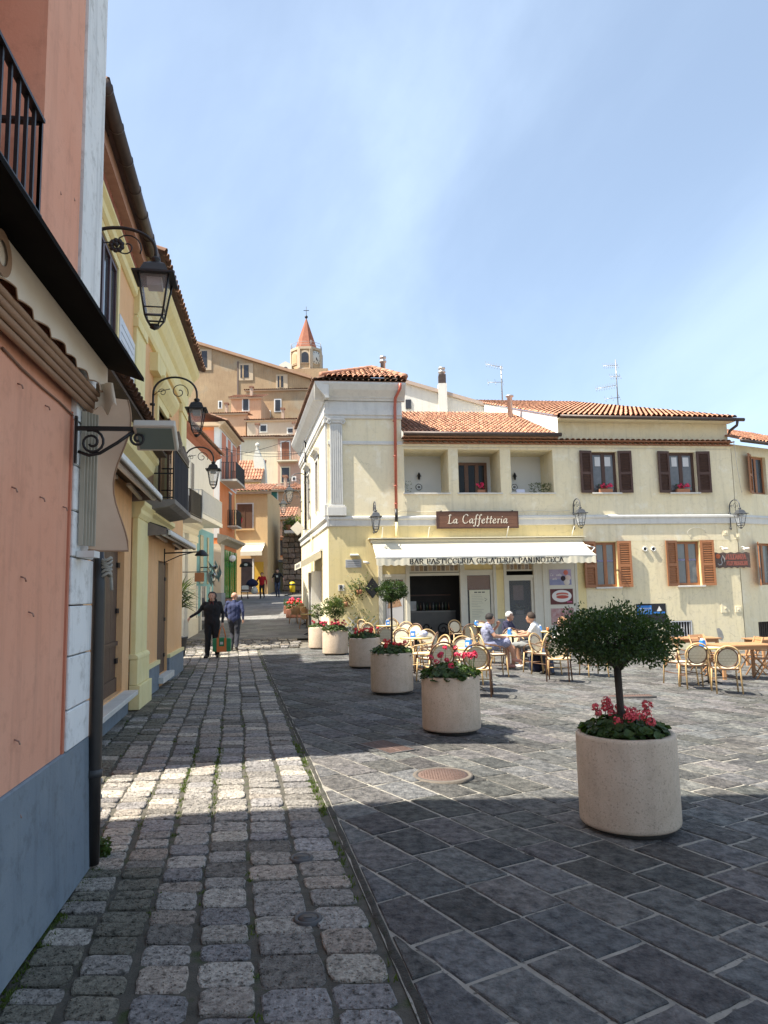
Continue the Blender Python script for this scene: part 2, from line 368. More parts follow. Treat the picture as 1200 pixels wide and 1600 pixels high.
# slabs of the square --------------------------------------------------------
A = R(33); D = Vector((-math.sin(A), math.cos(A))); Nn = Vector((math.cos(A), math.sin(A))); slabs = []
sw = .335
for r in range(-60, 110):
    s = -30+rnd.random()*.4
    while s < 40:
        ln = rnd.uniform(.33, .56); a, b = s, s+ln; s += ln
        c = Nn*((r+.5)*sw)+D*((a+b)/2)
        if c.y > 23.1+max(0, c.x+1.8)*.132 or c.y < 1.5 or not inview(c.x, c.y, 1.4) or c.x > 18: continue
        if c.x < xB(c.y)-.25: continue
        j = .011
        def P(u, v): return Nn*u+D*v
        g = j*1.05+rnd.uniform(-.003, .006); u0, u1 = r*sw+g, (r+1)*sw-g; a += g; b -= g
        loop = []
        for (p, q, m) in (((u0, a), (u1, a), 4), ((u1, a), (u1, b), 5), ((u1, b), (u0, b), 4), ((u0, b), (u0, a), 5)):
            for i in range(m):
                t = i/m; x = P(lerp(p[0], q[0], t)+rnd.uniform(-.005, .005), lerp(p[1], q[1], t)+rnd.uniform(-.005, .005)); loop.append((x.x, x.y))
        x0, x1 = xB(c.y-.5)+.04, xB(c.y+.5)+.04
        if c.x < xB(c.y)+.6:
            loop = clipline(loop, (x0, c.y-.5), (x1, c.y+.5))
            if len(loop) < 3: continue
            ar = abs(sum(loop[i-1][0]*loop[i][1]-loop[i][0]*loop[i-1][1] for i in range(len(loop))))/2
            if ar < .015: continue
        pass
        slabs.append((c, loop))
slabs.sort(key=lambda s: s[0].length); rest = MB(); cnt = 0
for c, loop in slabs:
    vis = abs(c.x) < .56*c.y+.1 and c.y > 2.3
    mb = MB() if vis and cnt < 300 else rest
    mb.tone = g3(.66, 1.38, .05)
    stone(mb, loop, rnd.uniform(.0, .004), .03, .007, dome=.0015, tilt=.0008)
    if mb is not rest: mb.tilt().build('paving_slab', mSlab, piazza); cnt += 1
rest.tilt().build('paving_slab_field', mSlab, piazza, kind='stuff')
# broken mortar edge between street and square
mb = MB(); mb.sm = True; prof = []; y = 1.3; ring = []
while y < 22.4:
    x = xB(y); h = -.004+.007*abs(noise.noise((y*3, 0, 0))); w1 = .03+.02*noise.noise((y*4, 3, 0)); w0 = .02+.015*noise.noise((y*5, 7, 0))
    ring.append([(x-w0, y, -.03), (x-w0*.5, y, -.006+h*.5), (x+.012, y, h+.004*noise.noise((y*9, 1, 1))), (x+w1*.8, y, .002+h*.3), (x+w1+.02, y, -.02)]); y += .045
vs = [p for r_ in ring for p in r_]; mb.add(vs, [(5*i+j, 5*i+j+1, 5*i+j+6, 5*i+j+5) for i in range(len(ring)-1) for j in range(4)])
mb.build('mortar_edge', mat('edge mortar', (.035, .033, .027), (.085, .08, .066), sc1=16, c3=(.025, .034, .012), sc3=9, bump=1, bs=70, rough=.95), street)
# lane climbing beyond the square: small grey setts laid to the slope
mLane = mat('lane setts', (.15, .148, .145), (.22, .215, .205), sc1=1.5, c3=(.09, .09, .088), sc3=22, bump=.6, bs=40, rough=.8, spec=.2)
mb = MB(); yy = [24.9, 26, 28, 30, 33, 36, 40, 44, 48, 52, 60, 66]
vs = []
for y in yy: z = (min(y, 52)-22)*.064+max(0, y-60)*.12; vs += [(-14, y, z-.004), (-1.5-.213*(y-23.2), y, z-.004)]
mb.add(vs, [(2*i, 2*i+1, 2*i+3, 2*i+2) for i in range(len(yy)-1)]); lane = mb.build('lane', mLane, kind='structure')
mb = MB()
for i in range(70):                      # joints between the courses of the lane
    y = 25.1+i*.42; z = rampz(0, y); xe = -1.7-.213*(y-23.2)
    mb.tone = g3(.8, 1.2, .03)
    x = -11.
    while x < xe:
        w = rnd.uniform(.5, .9); mb.tone = g3(.78, 1.2, .03); mb.add([(x+.008, y+.008, z+.004), (x+w-.008, y+.008, z+.004), (x+w-.008, y+.412, rampz(0, y+.42)+.004), (x+.008, y+.412, rampz(0, y+.42)+.004)], [(0, 1, 2, 3)]); x += w
mb.build('lane_slab_field', mat('lane slab', (.16, .158, .155), (.23, .225, .215), sc1=1.5, c3=(.1, .1, .098), sc3=22, tone='tone', bump=.6, bs=40, rough=.8, spec=.2), lane, kind='stuff')
# fittings -------------------------------------------------------------------
mRust = mat('rusty iron', (.10, .062, .05), (.17, .11, .09), sc1=30, bump=.5, bs=150, rough=.8)
mIron = mat('cast iron', (.055, .055, .058), (.09, .085, .08), sc1=30, rough=.55, metal=.3, bump=.3, bs=150)
t = thing('manhole_cover', 'round rusty cast iron manhole cover set in the square paving', 'manhole cover', (MAN.x, MAN.y, MAN.z+.014))
MB().lathe([(.275, -.03), (.275, .004), (.235, .006), (.235, -.004), (.0, -.004)], 40, caps=False).build('rim', mat('manhole rim', (.10, .085, .07), (.16, .135, .11), sc1=15, bump=.6, bs=80), t)
mb = MB().lathe([(.228, -.01), (.228, .004), (0.001, .004)], 36, caps=False)
for i in range(-9, 10):
    for j in range(-9, 10):
        x, y = i*.024, j*.024
        if math.hypot(x, y) < .205: mb.box(x-.008, x+.008, y-.003, y+.003, .004, .0075) if (i+j) % 2 else mb.box(x-.003, x+.003, y-.008, y+.008, .004, .0075)
mb.build('lid', mRust, t)
def drain(c, lx, ly, rz, label):
    t = thing('drain_grate', label, 'drain grate', (c.x, c.y, c.z+.002), rz)
    MB().box(-lx, lx, -ly, ly, -.02, -.002).build('pit', mat('pit dark', (.012, .011, .01)), t)
    mb = MB()
    for s in (-1, 1): mb.box(-lx-.03, lx+.03, s*ly-.015, s*ly+.015, -.02, .007); mb.box(s*lx-.015, s*lx+.015, -ly+.016, ly-.016, -.02, .007)
    mb.build('frame', mIron, t); mb = MB(); n = int(lx*2/.042)
    for i in range(n): x = -lx+.03+i*(2*lx-.06)/(n-1); mb.box(x-.011, x+.011, -ly+.016, ly-.016, -.015, .0055)
    mb.box(-lx+.016, lx-.016, -.011, .011, -.016, .005); mb.build('bars', mRust, t)
drain(DR1, .32, .17, R(123), 'rectangular rusty drain grate beside the pale planters in the shade')
drain(DR2, .62, .13, R(0), 'long narrow drain grate behind the near planter in the sun')
for c, lb in ((CAP1, 'small round iron service cap farther up the cobbled street'), (CAP2, 'small round iron service cap in the near cobbles')):
    t = thing('service_cap', lb, 'service cap', (c.x, c.y, 0))
    MB().lathe([(.075, -.03), (.075, .004), (.06, .008), (.052, .003)], 24, caps=False).build('collar', mIron, t)
    MB().lathe([(.05, -.01), (.05, .005), (.0005, .005)], 24, caps=False).box(-.022, .022, -.006, .006, .005, .008).build('lid', mIron, t)
# moss and weeds in the joints
mMoss = leafmat('moss green', (.05, .075, .015), (.10, .14, .03), 30.)
mb = MB()
def tuft(mb, x, y, z, r, n, h):
    for i in range(n):
        a = rnd.uniform(0, 2*PI); rr = r*math.sqrt(rnd.random()); px, py = x+rr*math.cos(a), y+rr*math.sin(a); b = rnd.uniform(0, 2*PI); s = rnd.uniform(.004, .009)
        l = h*rnd.uniform(.4, 1); mb.tone = g3(.7, 1.3, .12)
        mb.add([(px-s*math.cos(b), py-s*math.sin(b), z), (px+s*math.cos(b), py+s*math.sin(b), z), (px+l*.5*math.sin(b)+s*.4, py+l*.5*math.cos(b), z+l)], [(0, 1, 2)])
cum = [.05+sum(widths[:i]) for i in range(len(widths)+1)]
for _ in range(620):
    y = 2+17*rnd.random()**1.3; k = rnd.choice([0, 0, 2, 3, 3, 4, 5, 6, 7, 8]); x = xB(y)-cum[k]+rnd.uniform(-.02, .02)
    if noise.noise((k*7.3, y*.8, 2)) < -.05: continue
    if x > xW(y): tuft(mb, x, y, -.016, .03, 7, .028 if k else .035)
for _ in range(170):
    y = rnd.uniform(5.6, 8.2); k = rnd.choice([0, 3, 4]); tuft(mb, xB(y)-cum[k]+rnd.uniform(-.03, .03), y, -.016, .03, 8, .035)
for _ in range(260):
    y = rnd.uniform(2.2, 4.7); tuft(mb, xW(y)+rnd.uniform(0, .10), y, -.016, .03, 7, .03)
mb.build('moss', mMoss, kind='stuff')
# ------------------------------------------------------------------ shared building helpers
def wall_holes(mb, x0, x1, z0, z1, holes, y=0., depth=.25, back=None):
    """front face of a wall at local y with rectangular openings (hx0,hx1,hz0,hz1) and their reveals"""
    xs = sorted({x0, x1, *[h[0] for h in holes], *[h[1] for h in holes]}); zs = sorted({z0, z1, *[h[2] for h in holes], *[h[3] for h in holes]})
    for a, b in zip(xs, xs[1:]):
        for c, d in zip(zs, zs[1:]):
            mx_, mz_ = (a+b)/2, (c+d)/2
            if a < x0-1e-6 or b > x1+1e-6 or c < z0-1e-6 or d > z1+1e-6: continue
            if any(h[0] < mx_ < h[1] and h[2] < mz_ < h[3] for h in holes): continue
            mb.quad((a, y, c), (b, y, c), (b, y, d), (a, y, d))
    for h in holes:
        dd = h[4] if len(h) > 4 else depth
        a, b, c, d = h[:4]
        mb.quad((a, y, c), (a, y, d), (a, y+dd, d), (a, y+dd, c)); mb.quad((b, y, d), (b, y, c), (b, y+dd, c), (b, y+dd, d))
        mb.quad((a, y, d), (b, y, d), (b, y+dd, d), (a, y+dd, d)); mb.quad((b, y, c), (a, y, c), (a, y+dd, c), (b, y+dd, c))
    return mb
def body(mb, x0, x1, z0, z1, depth, y=0.):       # ends, back and top of a building behind its front
    mb.quad((x0, y, z0), (x0, y, z1), (x0, y+depth, z1), (x0, y+depth, z0)); mb.quad((x1, y, z1), (x1, y, z0), (x1, y+depth, z0), (x1, y+depth, z1))
    mb.quad((x0, y+depth, z0), (x0, y+depth, z1), (x1, y+depth, z1), (x1, y+depth, z0)); mb.quad((x0, y, z1), (x1, y, z1), (x1, y+depth, z1), (x0, y+depth, z1)); return mb
def moulding(mb, x0, x1, steps, ends=True):
    """horizontal moulding: steps = [(out, z), ...] profile from bottom to top, swept along x"""
    pr = [(-o, z) for o, z in steps]; pr = pr+[(.02, steps[-1][1]), (.02, steps[0][1])]
    return mb.prism(pr, x0, x1, 'x')
def window(par, x0, x1, z0, z1, y, mf, mg, fw=.06, mull=1, bars=0, name='window', curtain=None):
    w = MB(); w.box(x0, x1, y-.03, y+.03, z0, z0+fw); w.box(x0, x1, y-.03, y+.03, z1-fw, z1)
    xs = [x0+(x1-x0)*i/(mull+1) for i in range(mull+2)]
    for i, x in enumerate(xs):
        hw = fw if 0 < i < mull+1 else fw; a = x if i == 0 else (x-fw if i == mull+1 else x-fw*.7); b = x+fw if i == 0 else (x if i == mull+1 else x+fw*.7)
        w.box(a, b, y-.028, y+.028, z0+fw, z1-fw)
    o = w.build(name, mf, par)
    for a, b in zip(xs, xs[1:]):
        n = bars+1
        for k in range(n):
            MB().box(a+fw*.5, b-fw*.5, y+.0, y+.012, z0+fw*.5+(z1-z0-fw)*k/n+(.015 if k else 0), z0+fw*.5+(z1-z0-fw)*(k+1)/n).build('pane', mg, o)
        for k in range(1, n): zz = z0+fw*.5+(z1-z0-fw)*k/n; MB().box(a+fw*.6, b-fw*.6, y-.02, y-.001, zz-.015, zz+.015).build('glazing_bar', mf, o)
    if curtain:
        for a, b in zip(xs, xs[1:]):
            c = MB(); n = 14; c.sm = True; vs = []
            for i in range(n+1): x = lerp(a+fw, b-fw, i/n); yy = y+.06+.012*math.sin(i*1.9); vs += [(x, yy, z0+.05), (x, yy, z1-.05)]
            c.add(vs, [(2*i, 2*i+2, 2*i+3, 2*i+1) for i in range(n)]); c.build('curtain', curtain, o)
    return o
def louvre(par, x0, x1, z0, z1, y, m, t=.04, name='shutter', hinge=None, ang=0., gap=.05):
    """louvred shutter leaf lying against the wall at local y (front), turned by ang about its hinge edge x"""
    s = MB(); st = .075; s.box(x0, x0+st, y-t, y, z0, z1); s.box(x1-st, x1, y-t, y, z0, z1)
    zm = (z0+z1)/2-.05
    for a, b in ((z0, z0+.10), (zm-.05, zm+.05), (z1-.09, z1)): s.box(x0+st, x1-st, y-t+.002, y-.002, a, b)
    for a, b in ((z0+.10, zm-.05), (zm+.05, z1-.09)):
        n = max(2, int((b-a)/gap)); h = (b-a)/n
        for i in range(n):
            zc = a+(i+.5)*h; s.obox(((x0+x1)/2, y-t/2, zc), ((x1-x0)/2-st, 0, 0), (0, .016, .012), (0, -.0025, .0035))
        s.quad((x0+st, y-.006, a), (x1-st, y-.006, a), (x1-st, y-.006, b), (x0+st, y-.006, b))
    if ang:
        hx = x0 if hinge == 'l' else x1
        M = Matrix.Translation((hx, y, 0)) @ Matrix.Rotation(ang, 4, 'Z') @ Matrix.Translation((-hx, -y, 0)); s.xf(M)
    return s.build(name, m, par)
def railing(par, pts, z0, z1, m, gap=.11, r=.008, each=True, rails=True):
    """rail along a polyline (x,y) with upright bars, each bar a part"""
    a = MB()
    for z, h in ((z1, .018), (z0+.06, .012)):
        for p, q in zip(pts, pts[1:]):
            c = Vector(((p[0]+q[0])/2, (p[1]+q[1])/2, z)); d = Vector((q[0]-p[0], q[1]-p[1], 0)); n = Vector((-d.y, d.x, 0)).normalized()
            a.obox(c, d/2, n*.02, (0, 0, h*.5))
    a.build('handrail', m, par)
    base = MB().box(-r, r, -r, r, z0+.02, z1-.004).mesh('baluster', m); j = None if each else MB()
    for p, q in zip(pts, pts[1:]):
        L = math.hypot(q[0]-p[0], q[1]-p[1]); n = max(1, int(L/gap))
        for i in range(n+1):
            x, y = lerp(p[0], q[0], i/n), lerp(p[1], q[1], i/n)
            if each: o = bpy.data.objects.new('baluster', base); COL.objects.link(o); o.parent = par; o.location = (x, y, 0)
            else: j.box(x-r, x+r, y-r, y+r, z0, z1-.004)
    if j: j.build('balusters', m, par)
# ------------------------------------------------------------------ shared materials
mWhite = mat('white plaster weathered', (.72, .73, .72), (.78, .78, .76), sc1=4, streak=.8, dirt=.75, bump=.25, bs=50)
mTrimW = mat('white trim', (.70, .70, .67), (.62, .62, .6), sc1=6, dirt=.2, bump=.2, bs=60)
mPink = mat('pink render', (.70, .315, .195), (.74, .385, .26), sc1=.9, detail=9, streak=.45, dirt=.3, bump=.3, bs=60)
mPink2 = mat('deep pink render', (.50, .175, .10), (.56, .22, .14), sc1=1.5, streak=.2, dirt=.2, bump=.3, bs=90)
mBlueGrey = mat('blue grey plinth', (.15, .19, .23), (.21, .25, .28), sc1=2.5, detail=9, streak=.55, dirt=.6, bump=.3, bs=60)
mOrange = mat('orange render', (.76, .42, .19), (.80, .49, .26), sc1=.9, crack=.25, streak=.3, dirt=.18, bump=.2, bs=70)
mYellow = mat('yellow trim', (.80, .68, .33), (.83, .73, .41), sc1=3, streak=.2, dirt=.15, bump=.18, bs=70)
mBlack = mat('black iron', (.012, .012, .013), (.022, .02, .02), sc1=40, rough=.45, metal=.2, bump=.15, bs=200)
mWoodD = mat('dark door wood', (.075, .042, .028), (.12, .07, .045), sc1=9, aniso=(6, 6, .7), rough=.6, bump=.35, bs=40)
mWoodM = mat('brown window wood', (.085, .040, .022), (.13, .066, .035), sc1=9, aniso=(5, 5, .8), rough=.5, bump=.2, bs=40)
mStoneSill = mat('pale stone sill', (.55, .53, .48), (.66, .63, .58), sc1=6, dirt=.3, bump=.3, bs=60)
mTile = mat('terracotta roof tile', (.36, .165, .10), (.47, .26, .165), sc1=6, c3=(.2, .12, .085), sc3=14, tone='tone', bump=.4, bs=60, rough=.85)
mTileOld = mat('old roof tile', (.22, .115, .075), (.34, .20, .13), sc1=6, c3=(.09, .07, .055), sc3=12, tone='tone', bump=.5, bs=60, rough=.9)
mGutter = mat('brown gutter', (.05, .035, .03), (.085, .06, .05), sc1=8, rough=.5, metal=.3)
mGlass = glassmat('window glass')
mCloth = mat('cream awning cloth', (.72, .62, .50), (.78, .69, .57), sc1=5, bump=.15, bs=300, rough=.9)
mClothBr = mat('brown awning cloth', (.30, .18, .11), (.36, .225, .14), sc1=5, bump=.15, bs=200, rough=.9)
# ------------------------------------------------------------------ pink house (nearest, left)
PK = Frame(-1.91, 4.65, R(98.2)); H = 8.6
t = fthing(PK, 'pink_house', 'pink rendered house with white quoin and blue grey plinth at far left', 'house')
mb = MB(); q0 = -.56
wall_holes(mb, -7., q0, 0, H, [(-2.6, -1.28, 3.6, 6.4, .35)], 0, .35); body(mb, -7, -.134, 0, H, 7., y=.02); mb.build('wall', mPink, t)
mb = MB(); mb.quad((-2.6, .35, 3.6), (-1.28, .35, 3.6), (-1.28, .35, 6.4), (-2.6, .35, 6.4)); mb.build('recess_wall', mPink2, t)
mb = MB(); mb.box(-1.279, q0-.06, -.022, 0, 3.22, H); mb.build('wall_strip', mPink, t)
mb = MB(); mb.prism([(-.045, 0), (-.018, .8), (.02, .8), (.02, 0)], -7, -.05, 'x'); mb.build('plinth', mBlueGrey, t, bevel=.008)
mb = MB(); mb.box(q0-.02, -.13, -.03, .3, 2.71, H); mb.build('quoin_strip', mWhite, t)
zs = [.801, 1.03, 1.33, 1.62, 1.90, 2.17, 2.44, 2.708]
for a, b in zip(zs, zs[1:]):
    MB().box(q0, -.10, -.026, .3, a+.004, b-.004).build('quoin_block', mWhite, t, bevel=.006)
MB().box(q0-.03, q0, -.012, .0, .80, 2.75).build('quoin_border', mPink2, t)
# balcony rail in the recess (everything is out of frame left of the photo)
rb = fthing(PK, 'balcony_railing', 'black iron balcony railing in the recess of the pink house', 'railing', -1.40, -.02, 3.55)
railing(rb, [(-1.3, -.03), (0.0, -.03), (0.0, .3)], -.1, .46, mBlack, gap=.098, r=.008)
# canopy with scalloped valance, rolled awning below
t = fthing(PK, 'shop_canopy', 'black canopy with cream scalloped valance on the pink house', 'canopy')
mCanBlack = mat('canopy black', (.004, .0035, .003), (.007, .006, .005), sc1=8, rough=.95, spec=.1)
MB().prism([(-.34, 3.05), (-.34, 3.075), (-.0, 3.30), (-.0, 3.255), (-.115, 3.13)], -5, -.22, 'x').build('canopy_top', mCanBlack, t)
mb = MB(); vs = []; mv = MB(); n = 0
# valance: cream cloth with a scalloped lower edge and brown piping
x = -5.; edge = []
import itertools
prd = .225
N = int((5-.24)/prd*10)
for i in range(N+1):
    x = -5+(5-.24)*i/N; ph = ((x+5)/prd) % 1; zz = 2.905+.045*ph**1.6+.012*math.sin(ph*PI); y = -.125-.006*math.sin(x*9)
    if ph > .93: zz = 2.905+.045*(1-ph)/.07
    edge.append((x, y, zz)); vs += [(x, y, zz), (x, -.118, 3.125)]
mb.add(vs, [(2*i, 2*i+2, 2*i+3, 2*i+1) for i in range(N)]); val = mb.build('valance', mCloth, t)
MB().tube([(a, b-.003, c) for a, b, c in edge], .004, 4).build('piping', mClothBr, val)
mb = MB(); n_ = 24; vs = [(-2.02+r_*1.05*math.cos(2*PI*i/n_), -.136, 3.02+r_*math.sin(2*PI*i/n_)) for r_ in (.092, .05) for i in range(n_)]; mb.add(vs, [(i, (i+1) % n_, n_+(i+1) % n_, n_+i) for i in range(n_)]); mb.build('lettering', mClothBr, val)
mb = MB()
for k, (y, z) in enumerate(((-.10, 2.905), (-.09, 2.872), (-.075, 2.84), (-.055, 2.81))): mb.tube([(-5, y, z), (-.36, y, z)], .0175, 8)
mb.build('rolled_cloth', mClothBr, t)
# side curtain with its folded poles
t = fthing(PK, 'side_curtain', 'beige side curtain with brown border hanging from the canopy end', 'curtain', -.30, -.12, 1.95)
mb = MB(); vs = []; n = 16; bd = []
for i in range(n+1):
    z = .97*(1-i/n); wv = .10+.045*math.sin(i*.55+1)-.02*(i/n)
    off = .05*math.sin(i*.4); y1 = -.10-.05*math.sin(i*.45+.6)
    vs += [(-.10+.02*math.sin(i*.8), .05, z), (.0, .0+off*.3, z), (.05, y1, z)]; bd.append((.052, y1, z))
mb.sm = True; mb.add(vs, [(3*i+j, 3*i+j+1, 3*i+j+4, 3*i+j+3) for i in range(n) for j in range(2)])
cu = mb.build('cloth', mat('beige cloth', (.52, .36, .25), (.60, .43, .31), sc1=4, bump=.2, bs=200, rough=.9), t); cu.data.materials[0].use_backface_culling = False
bd += [(.0, .0, -.002), (-.10, .05, -.002)]; MB().tube(bd, .006, 5).build('border', mClothBr, cu)
mb = MB(); mb.sm = True; vs = []
for i in range(13):
    a = i/12; vs += [(-.14+.02*math.sin(a*6), .02-.10*a, 1.02), (-.12+.05*math.sin(a*5), .03-.14*a, .86+.03*math.sin(a*9))]
mb.add(vs, [(2*i, 2*i+2, 2*i+3, 2*i+1) for i in range(12)]); mb.build('gathered_cloth', mCloth, t)
mPole = mat('pole paint', (.36, .33, .26), (.44, .40, .32), sc1=8, rough=.5)
for k in range(5):
    MB().box(-.19+k*.022, -.176+k*.022, .06-.012*k, .085-.012*k, .02, .83).build('pole', mPole, t)
MB().box(-.20, -.07, -.01, .09, -.05, -.012).build('pole_foot', mTrimW, t)
MB().tube([(-.15, .05, .72), (-.10, .0, .74), (-.07, .02, .70), (-.16, .06, .69)], .008, 5).build('cord', mCloth, t)
# rain pipe with grey branch
t = fthing(PK, 'rain_pipe', 'dark rain pipe down the corner of the pink house', 'rain pipe', -.035, -.03, 0)
MB().tube([(0, -.02, .02), (0, -.02, .6), (.0, -.018, 1.7), (-.0, .0, 2.0)], .042, 12).build('pipe', mat('pipe brown black', (.018, .016, .015), (.03, .026, .024), sc1=9, rough=.4), t)
MB().tube([(0, -.02, .545), (0, -.02, .59)], .05, 12).build('clamp', mIron, t)
mb = MB().tube([(.06, .0, .55), (.10, -.01, .56), (.115, -.015, .50), (.115, -.015, .02)], .022, 10)
for z in (.48, .38, .30): mb.tube([(.115, -.015, z), (.115, -.015, z+.022)], .029, 10)
mb.build('branch_pipe', mat('grey plastic', (.16, .18, .20), (.2, .22, .24), sc1=10, rough=.45), t)
t = fthing(PK, 'rope_knot', 'grey knotted rope tied to the rain pipe', 'rope', -.03, -.06, 1.86)
mb = MB()
for k in range(6): mb.tube([(.0+.035*math.cos(a), -.03+.03*math.sin(a), .02*k-.05+.012*math.sin(a*2+k)) for a in [i*PI/5 for i in range(10)]], .010, 5, closed=True)
mb.tube([(.03, -.05, -.06), (.05, -.05, -.10), (.045, -.055, -.15)], .012, 5); mb.build('rope', mat('rope grey', (.3, .28, .24), (.4, .37, .32), sc1=60, bump=.6, bs=160), t)
# bracket with floodlight
t = fthing(PK, 'floodlight_bracket', 'black scrolled iron bracket carrying a flat floodlight on the pink corner', 'floodlight', -.60, -.03, 2.60)
MB().box(-.012, .012, -.012, .0, -.16, .12).build('wall_plate', mBlack, t)
mb = MB(); mb.box(-.01, .01, -.36, -.012, .035, .06)
def spiral(cx, cz, r0, r1, a0, turns, n=26): return [(0, cx+lerp(r0, r1, i/n)*math.cos(a0+turns*2*PI*i/n), cz+lerp(r0, r1, i/n)*math.sin(a0+turns*2*PI*i/n)) for i in range(n+1)]
mb.tube(spiral(-.095, -.035, .075, .018, 1.2, 1.7), .008, 6); mb.tube(spiral(-.355, -.01, .045, .012, .9, -1.5), .008, 6)
mb.tube([(0, -.02, -.09), (0, -.08, -.112), (0, -.14, -.10), (0, -.24, -.035), (0, -.33, .035)], .010, 6); mb.build('scroll_arm', mBlack, t)
mb = MB(); mb.obox((.05, -.45, .02), (.082, 0, -.06), (.0, .12, 0), (.016, 0, .022)); fl = mb.build('lamp_housing', mat('floodlight beige', (.5, .46, .38), (.56, .52, .44), sc1=9, rough=.5), t, bevel=.006)
MB().obox((.0335, -.45, -.0025), (.066, 0, -.048), (0, .10, 0), (.0024, 0, .0033)).build('lamp_glass', mat('frosted green glass', (.16, .2, .17), rough=.15, spec=.8), fl)
mb = MB(); wp = [PK.at(0, 543), PK.at(30, 575), PK.at(62, 605), PK.at(90, 628), PK.at(112, 650)]
t2 = fthing(PK, 'wall_cable', 'loose brown cable running along the pink wall to the floodlight bracket', 'cable', 0, -.006, 0)
MB().tube([(x, -.004, z) for x, z in [wp[0], wp[0]]+wp][1:], .006, 5).build('cable', mat('cable brown', (.2, .11, .07)), t2)
mChip = mat('chipped plaster', (.25, .1, .06), (.4, .3, .25), sc1=60)
chp = fthing(PK, 'wall_hooks', 'row of small rusty hooks and chips on the near pink wall', 'hooks', 0, 0, 0)
for (u, v) in ((27, 603), (70, 637), (18, 765), (62, 780), (98, 795), (32, 905), (44, 960), (22, 1160), (88, 300), (110, 310), (24, 1275)):
    x, z = PK.at(u, v); MB().tube([(x, .0, z+.012), (x, -.02, z+.004), (x+.006, -.024, z-.012)], .004, 5).build('hook', mChip, chp)
# small weed by the pipe
rnd = random.Random(3)
def weed(loc, n, r, h, label, name='weed', s=.022):
    mb = MB()
    for i in range(n):
        a = rnd.uniform(0, 2*PI); q = r*math.sqrt(rnd.random()); z = h*rnd.random(); c = Vector((q*math.cos(a), q*math.sin(a), z)); d = Vector((rnd.uniform(-1, 1), rnd.uniform(-1, 1), rnd.uniform(-.2, .8))).normalized(); e = d.orthogonal().normalized()
        mb.tone = g3(.6, 1.3, .1); k = s*rnd.uniform(.6, 1.2); mb.add([c-d*k, c+e*k*.5, c+d*k, c-e*k*.5], [(0, 1, 2, 3)])
    o = mb.build(name, leafmat('weed leaf', (.035, .06, .012), (.07, .11, .025)), None); o.location = loc; tag(o, label, 'weed'); return o
p = PK.w(.17, -.05, 0); weed((p.x, p.y, -.02), 260, .06, .13, 'green weed growing at the foot of the rain pipe')

# ------------------------------------------------------------------ orange house (section A) and yellow house (section B)
YA = Frame(-3.46, 8.58, R(100.4)); YB = Frame(-3.875, 10.86, R(98.5))
t = fthing(YA, 'orange_house', 'orange rendered house with brick eave and tall upper window behind the pink corner', 'house')
mb = MB(); wall_holes(mb, -1.85, 2.26, 0, 6.9, [(-.62, .66, 3.9, 6.13, .12), (.02, 1.72, .36, 2.36, .2)]); body(mb, -1.85, 2.26, 0, 6.9, 7, y=.01); mb.build('wall', mOrange, t)
mb = MB(); mb.box(-1.86, 2.0, -.05, 0, 0, .30); mb.build('plinth', mBlueGrey, t, bevel=.006)
mb = MB(); mb.box(-1.2, 1.98, -.19, .15, .27, .335); mb.build('step', mStoneSill, t, bevel=.006)
mb = MB(); moulding(mb, -1.85, 2.0, [(.02, 6.30), (.06, 6.33), (.07, 6.42), (.12, 6.46), (.12, 6.50)]); mb.build('eave_moulding', mYellow, t)
mb = MB(); mb.box(-1.85, 2.0, -.20, .05, 6.72, 6.90); mb.build('eave_soffit', mat('soffit pink', (.42, .22, .15), (.5, .29, .2), sc1=8, dirt=.3), t)
bk = MB().box(-.055, .055, -.04, .0, -.085, .085).mesh('brick', mat('eave brick', (.26, .075, .035), (.34, .11, .055), sc1=20, bump=.5, bs=60))
for i in range(28):
    o = bpy.data.objects.new('brick', bk); COL.objects.link(o); o.parent = t; o.location = (-1.76+i*.134, -.05, 6.61); o.rotation_euler = (0, random.uniform(-.04, .04), random.uniform(-.03, .03))
MB().box(-1.85, 2.0, -.055, .0, 6.505, 6.715).build('brick_bed', mat('brick mortar pink', (.66, .46, .36), (.72, .54, .44), sc1=20, bump=.4, bs=60), t)
mb = MB(); mb.tube([(-1.95, -.33, 6.90), (2.0, -.33, 6.90)], .075, 10)
gt = mb.build('gutter', mGutter, t)
for i in range(7): MB().tube([(-1.9+i*.62, -.33, 6.90), (-1.875+i*.62, -.33, 6.90)], .083, 10).build('gutter_joint', mGutter, gt)
mb = MB(); barrel(mb, (-1.95, -.30, 6.96), (1, 0, 0), (0, .94, .34), 4.1, 2.4, tones=[(.8, .8, .8), (1, 1, 1), (.7, .65, .6)]); mb.build('roof_tile', mTileOld, t, kind='stuff')
mb = MB(); mb.box(-.72, -.62, -.03, .1, 3.85, 6.18); mb.box(.66, .76, -.03, .1, 3.85, 6.18); mb.box(-.72, .76, -.032, .1, 6.13, 6.24); mb.build('window_surround', mYellow, t)
window(t, -.62, .66, 3.9, 6.13, .02, mat('violet brown frame', (.06, .03, .035), (.085, .045, .05), sc1=10, rough=.4), glassmat('sky glass', (.6, .7, .8), body=.05), fw=.065, mull=2)
mb = MB()
for i in range(4): a, b = .02+i*.425, .02+(i+1)*.425; MB().box(a+.006, b-.006, .09, .14, .345, 2.36).build('plank', mWoodD, t)
MB().box(.02, 1.72, .07, .10, .345, .55).build('door_rail', mWoodD, t); MB().box(.03, 1.70, .06, .089, 1.0, 1.06).build('door_rail', mWoodD, t)
for z in (.75, 1.45, 2.1): MB().box(1.60, 1.72, .055, .09, z, z+.07).build('hinge', mBlack, t); MB().box(.03, .12, .055, .09, z, z+.07).build('hinge', mBlack, t)
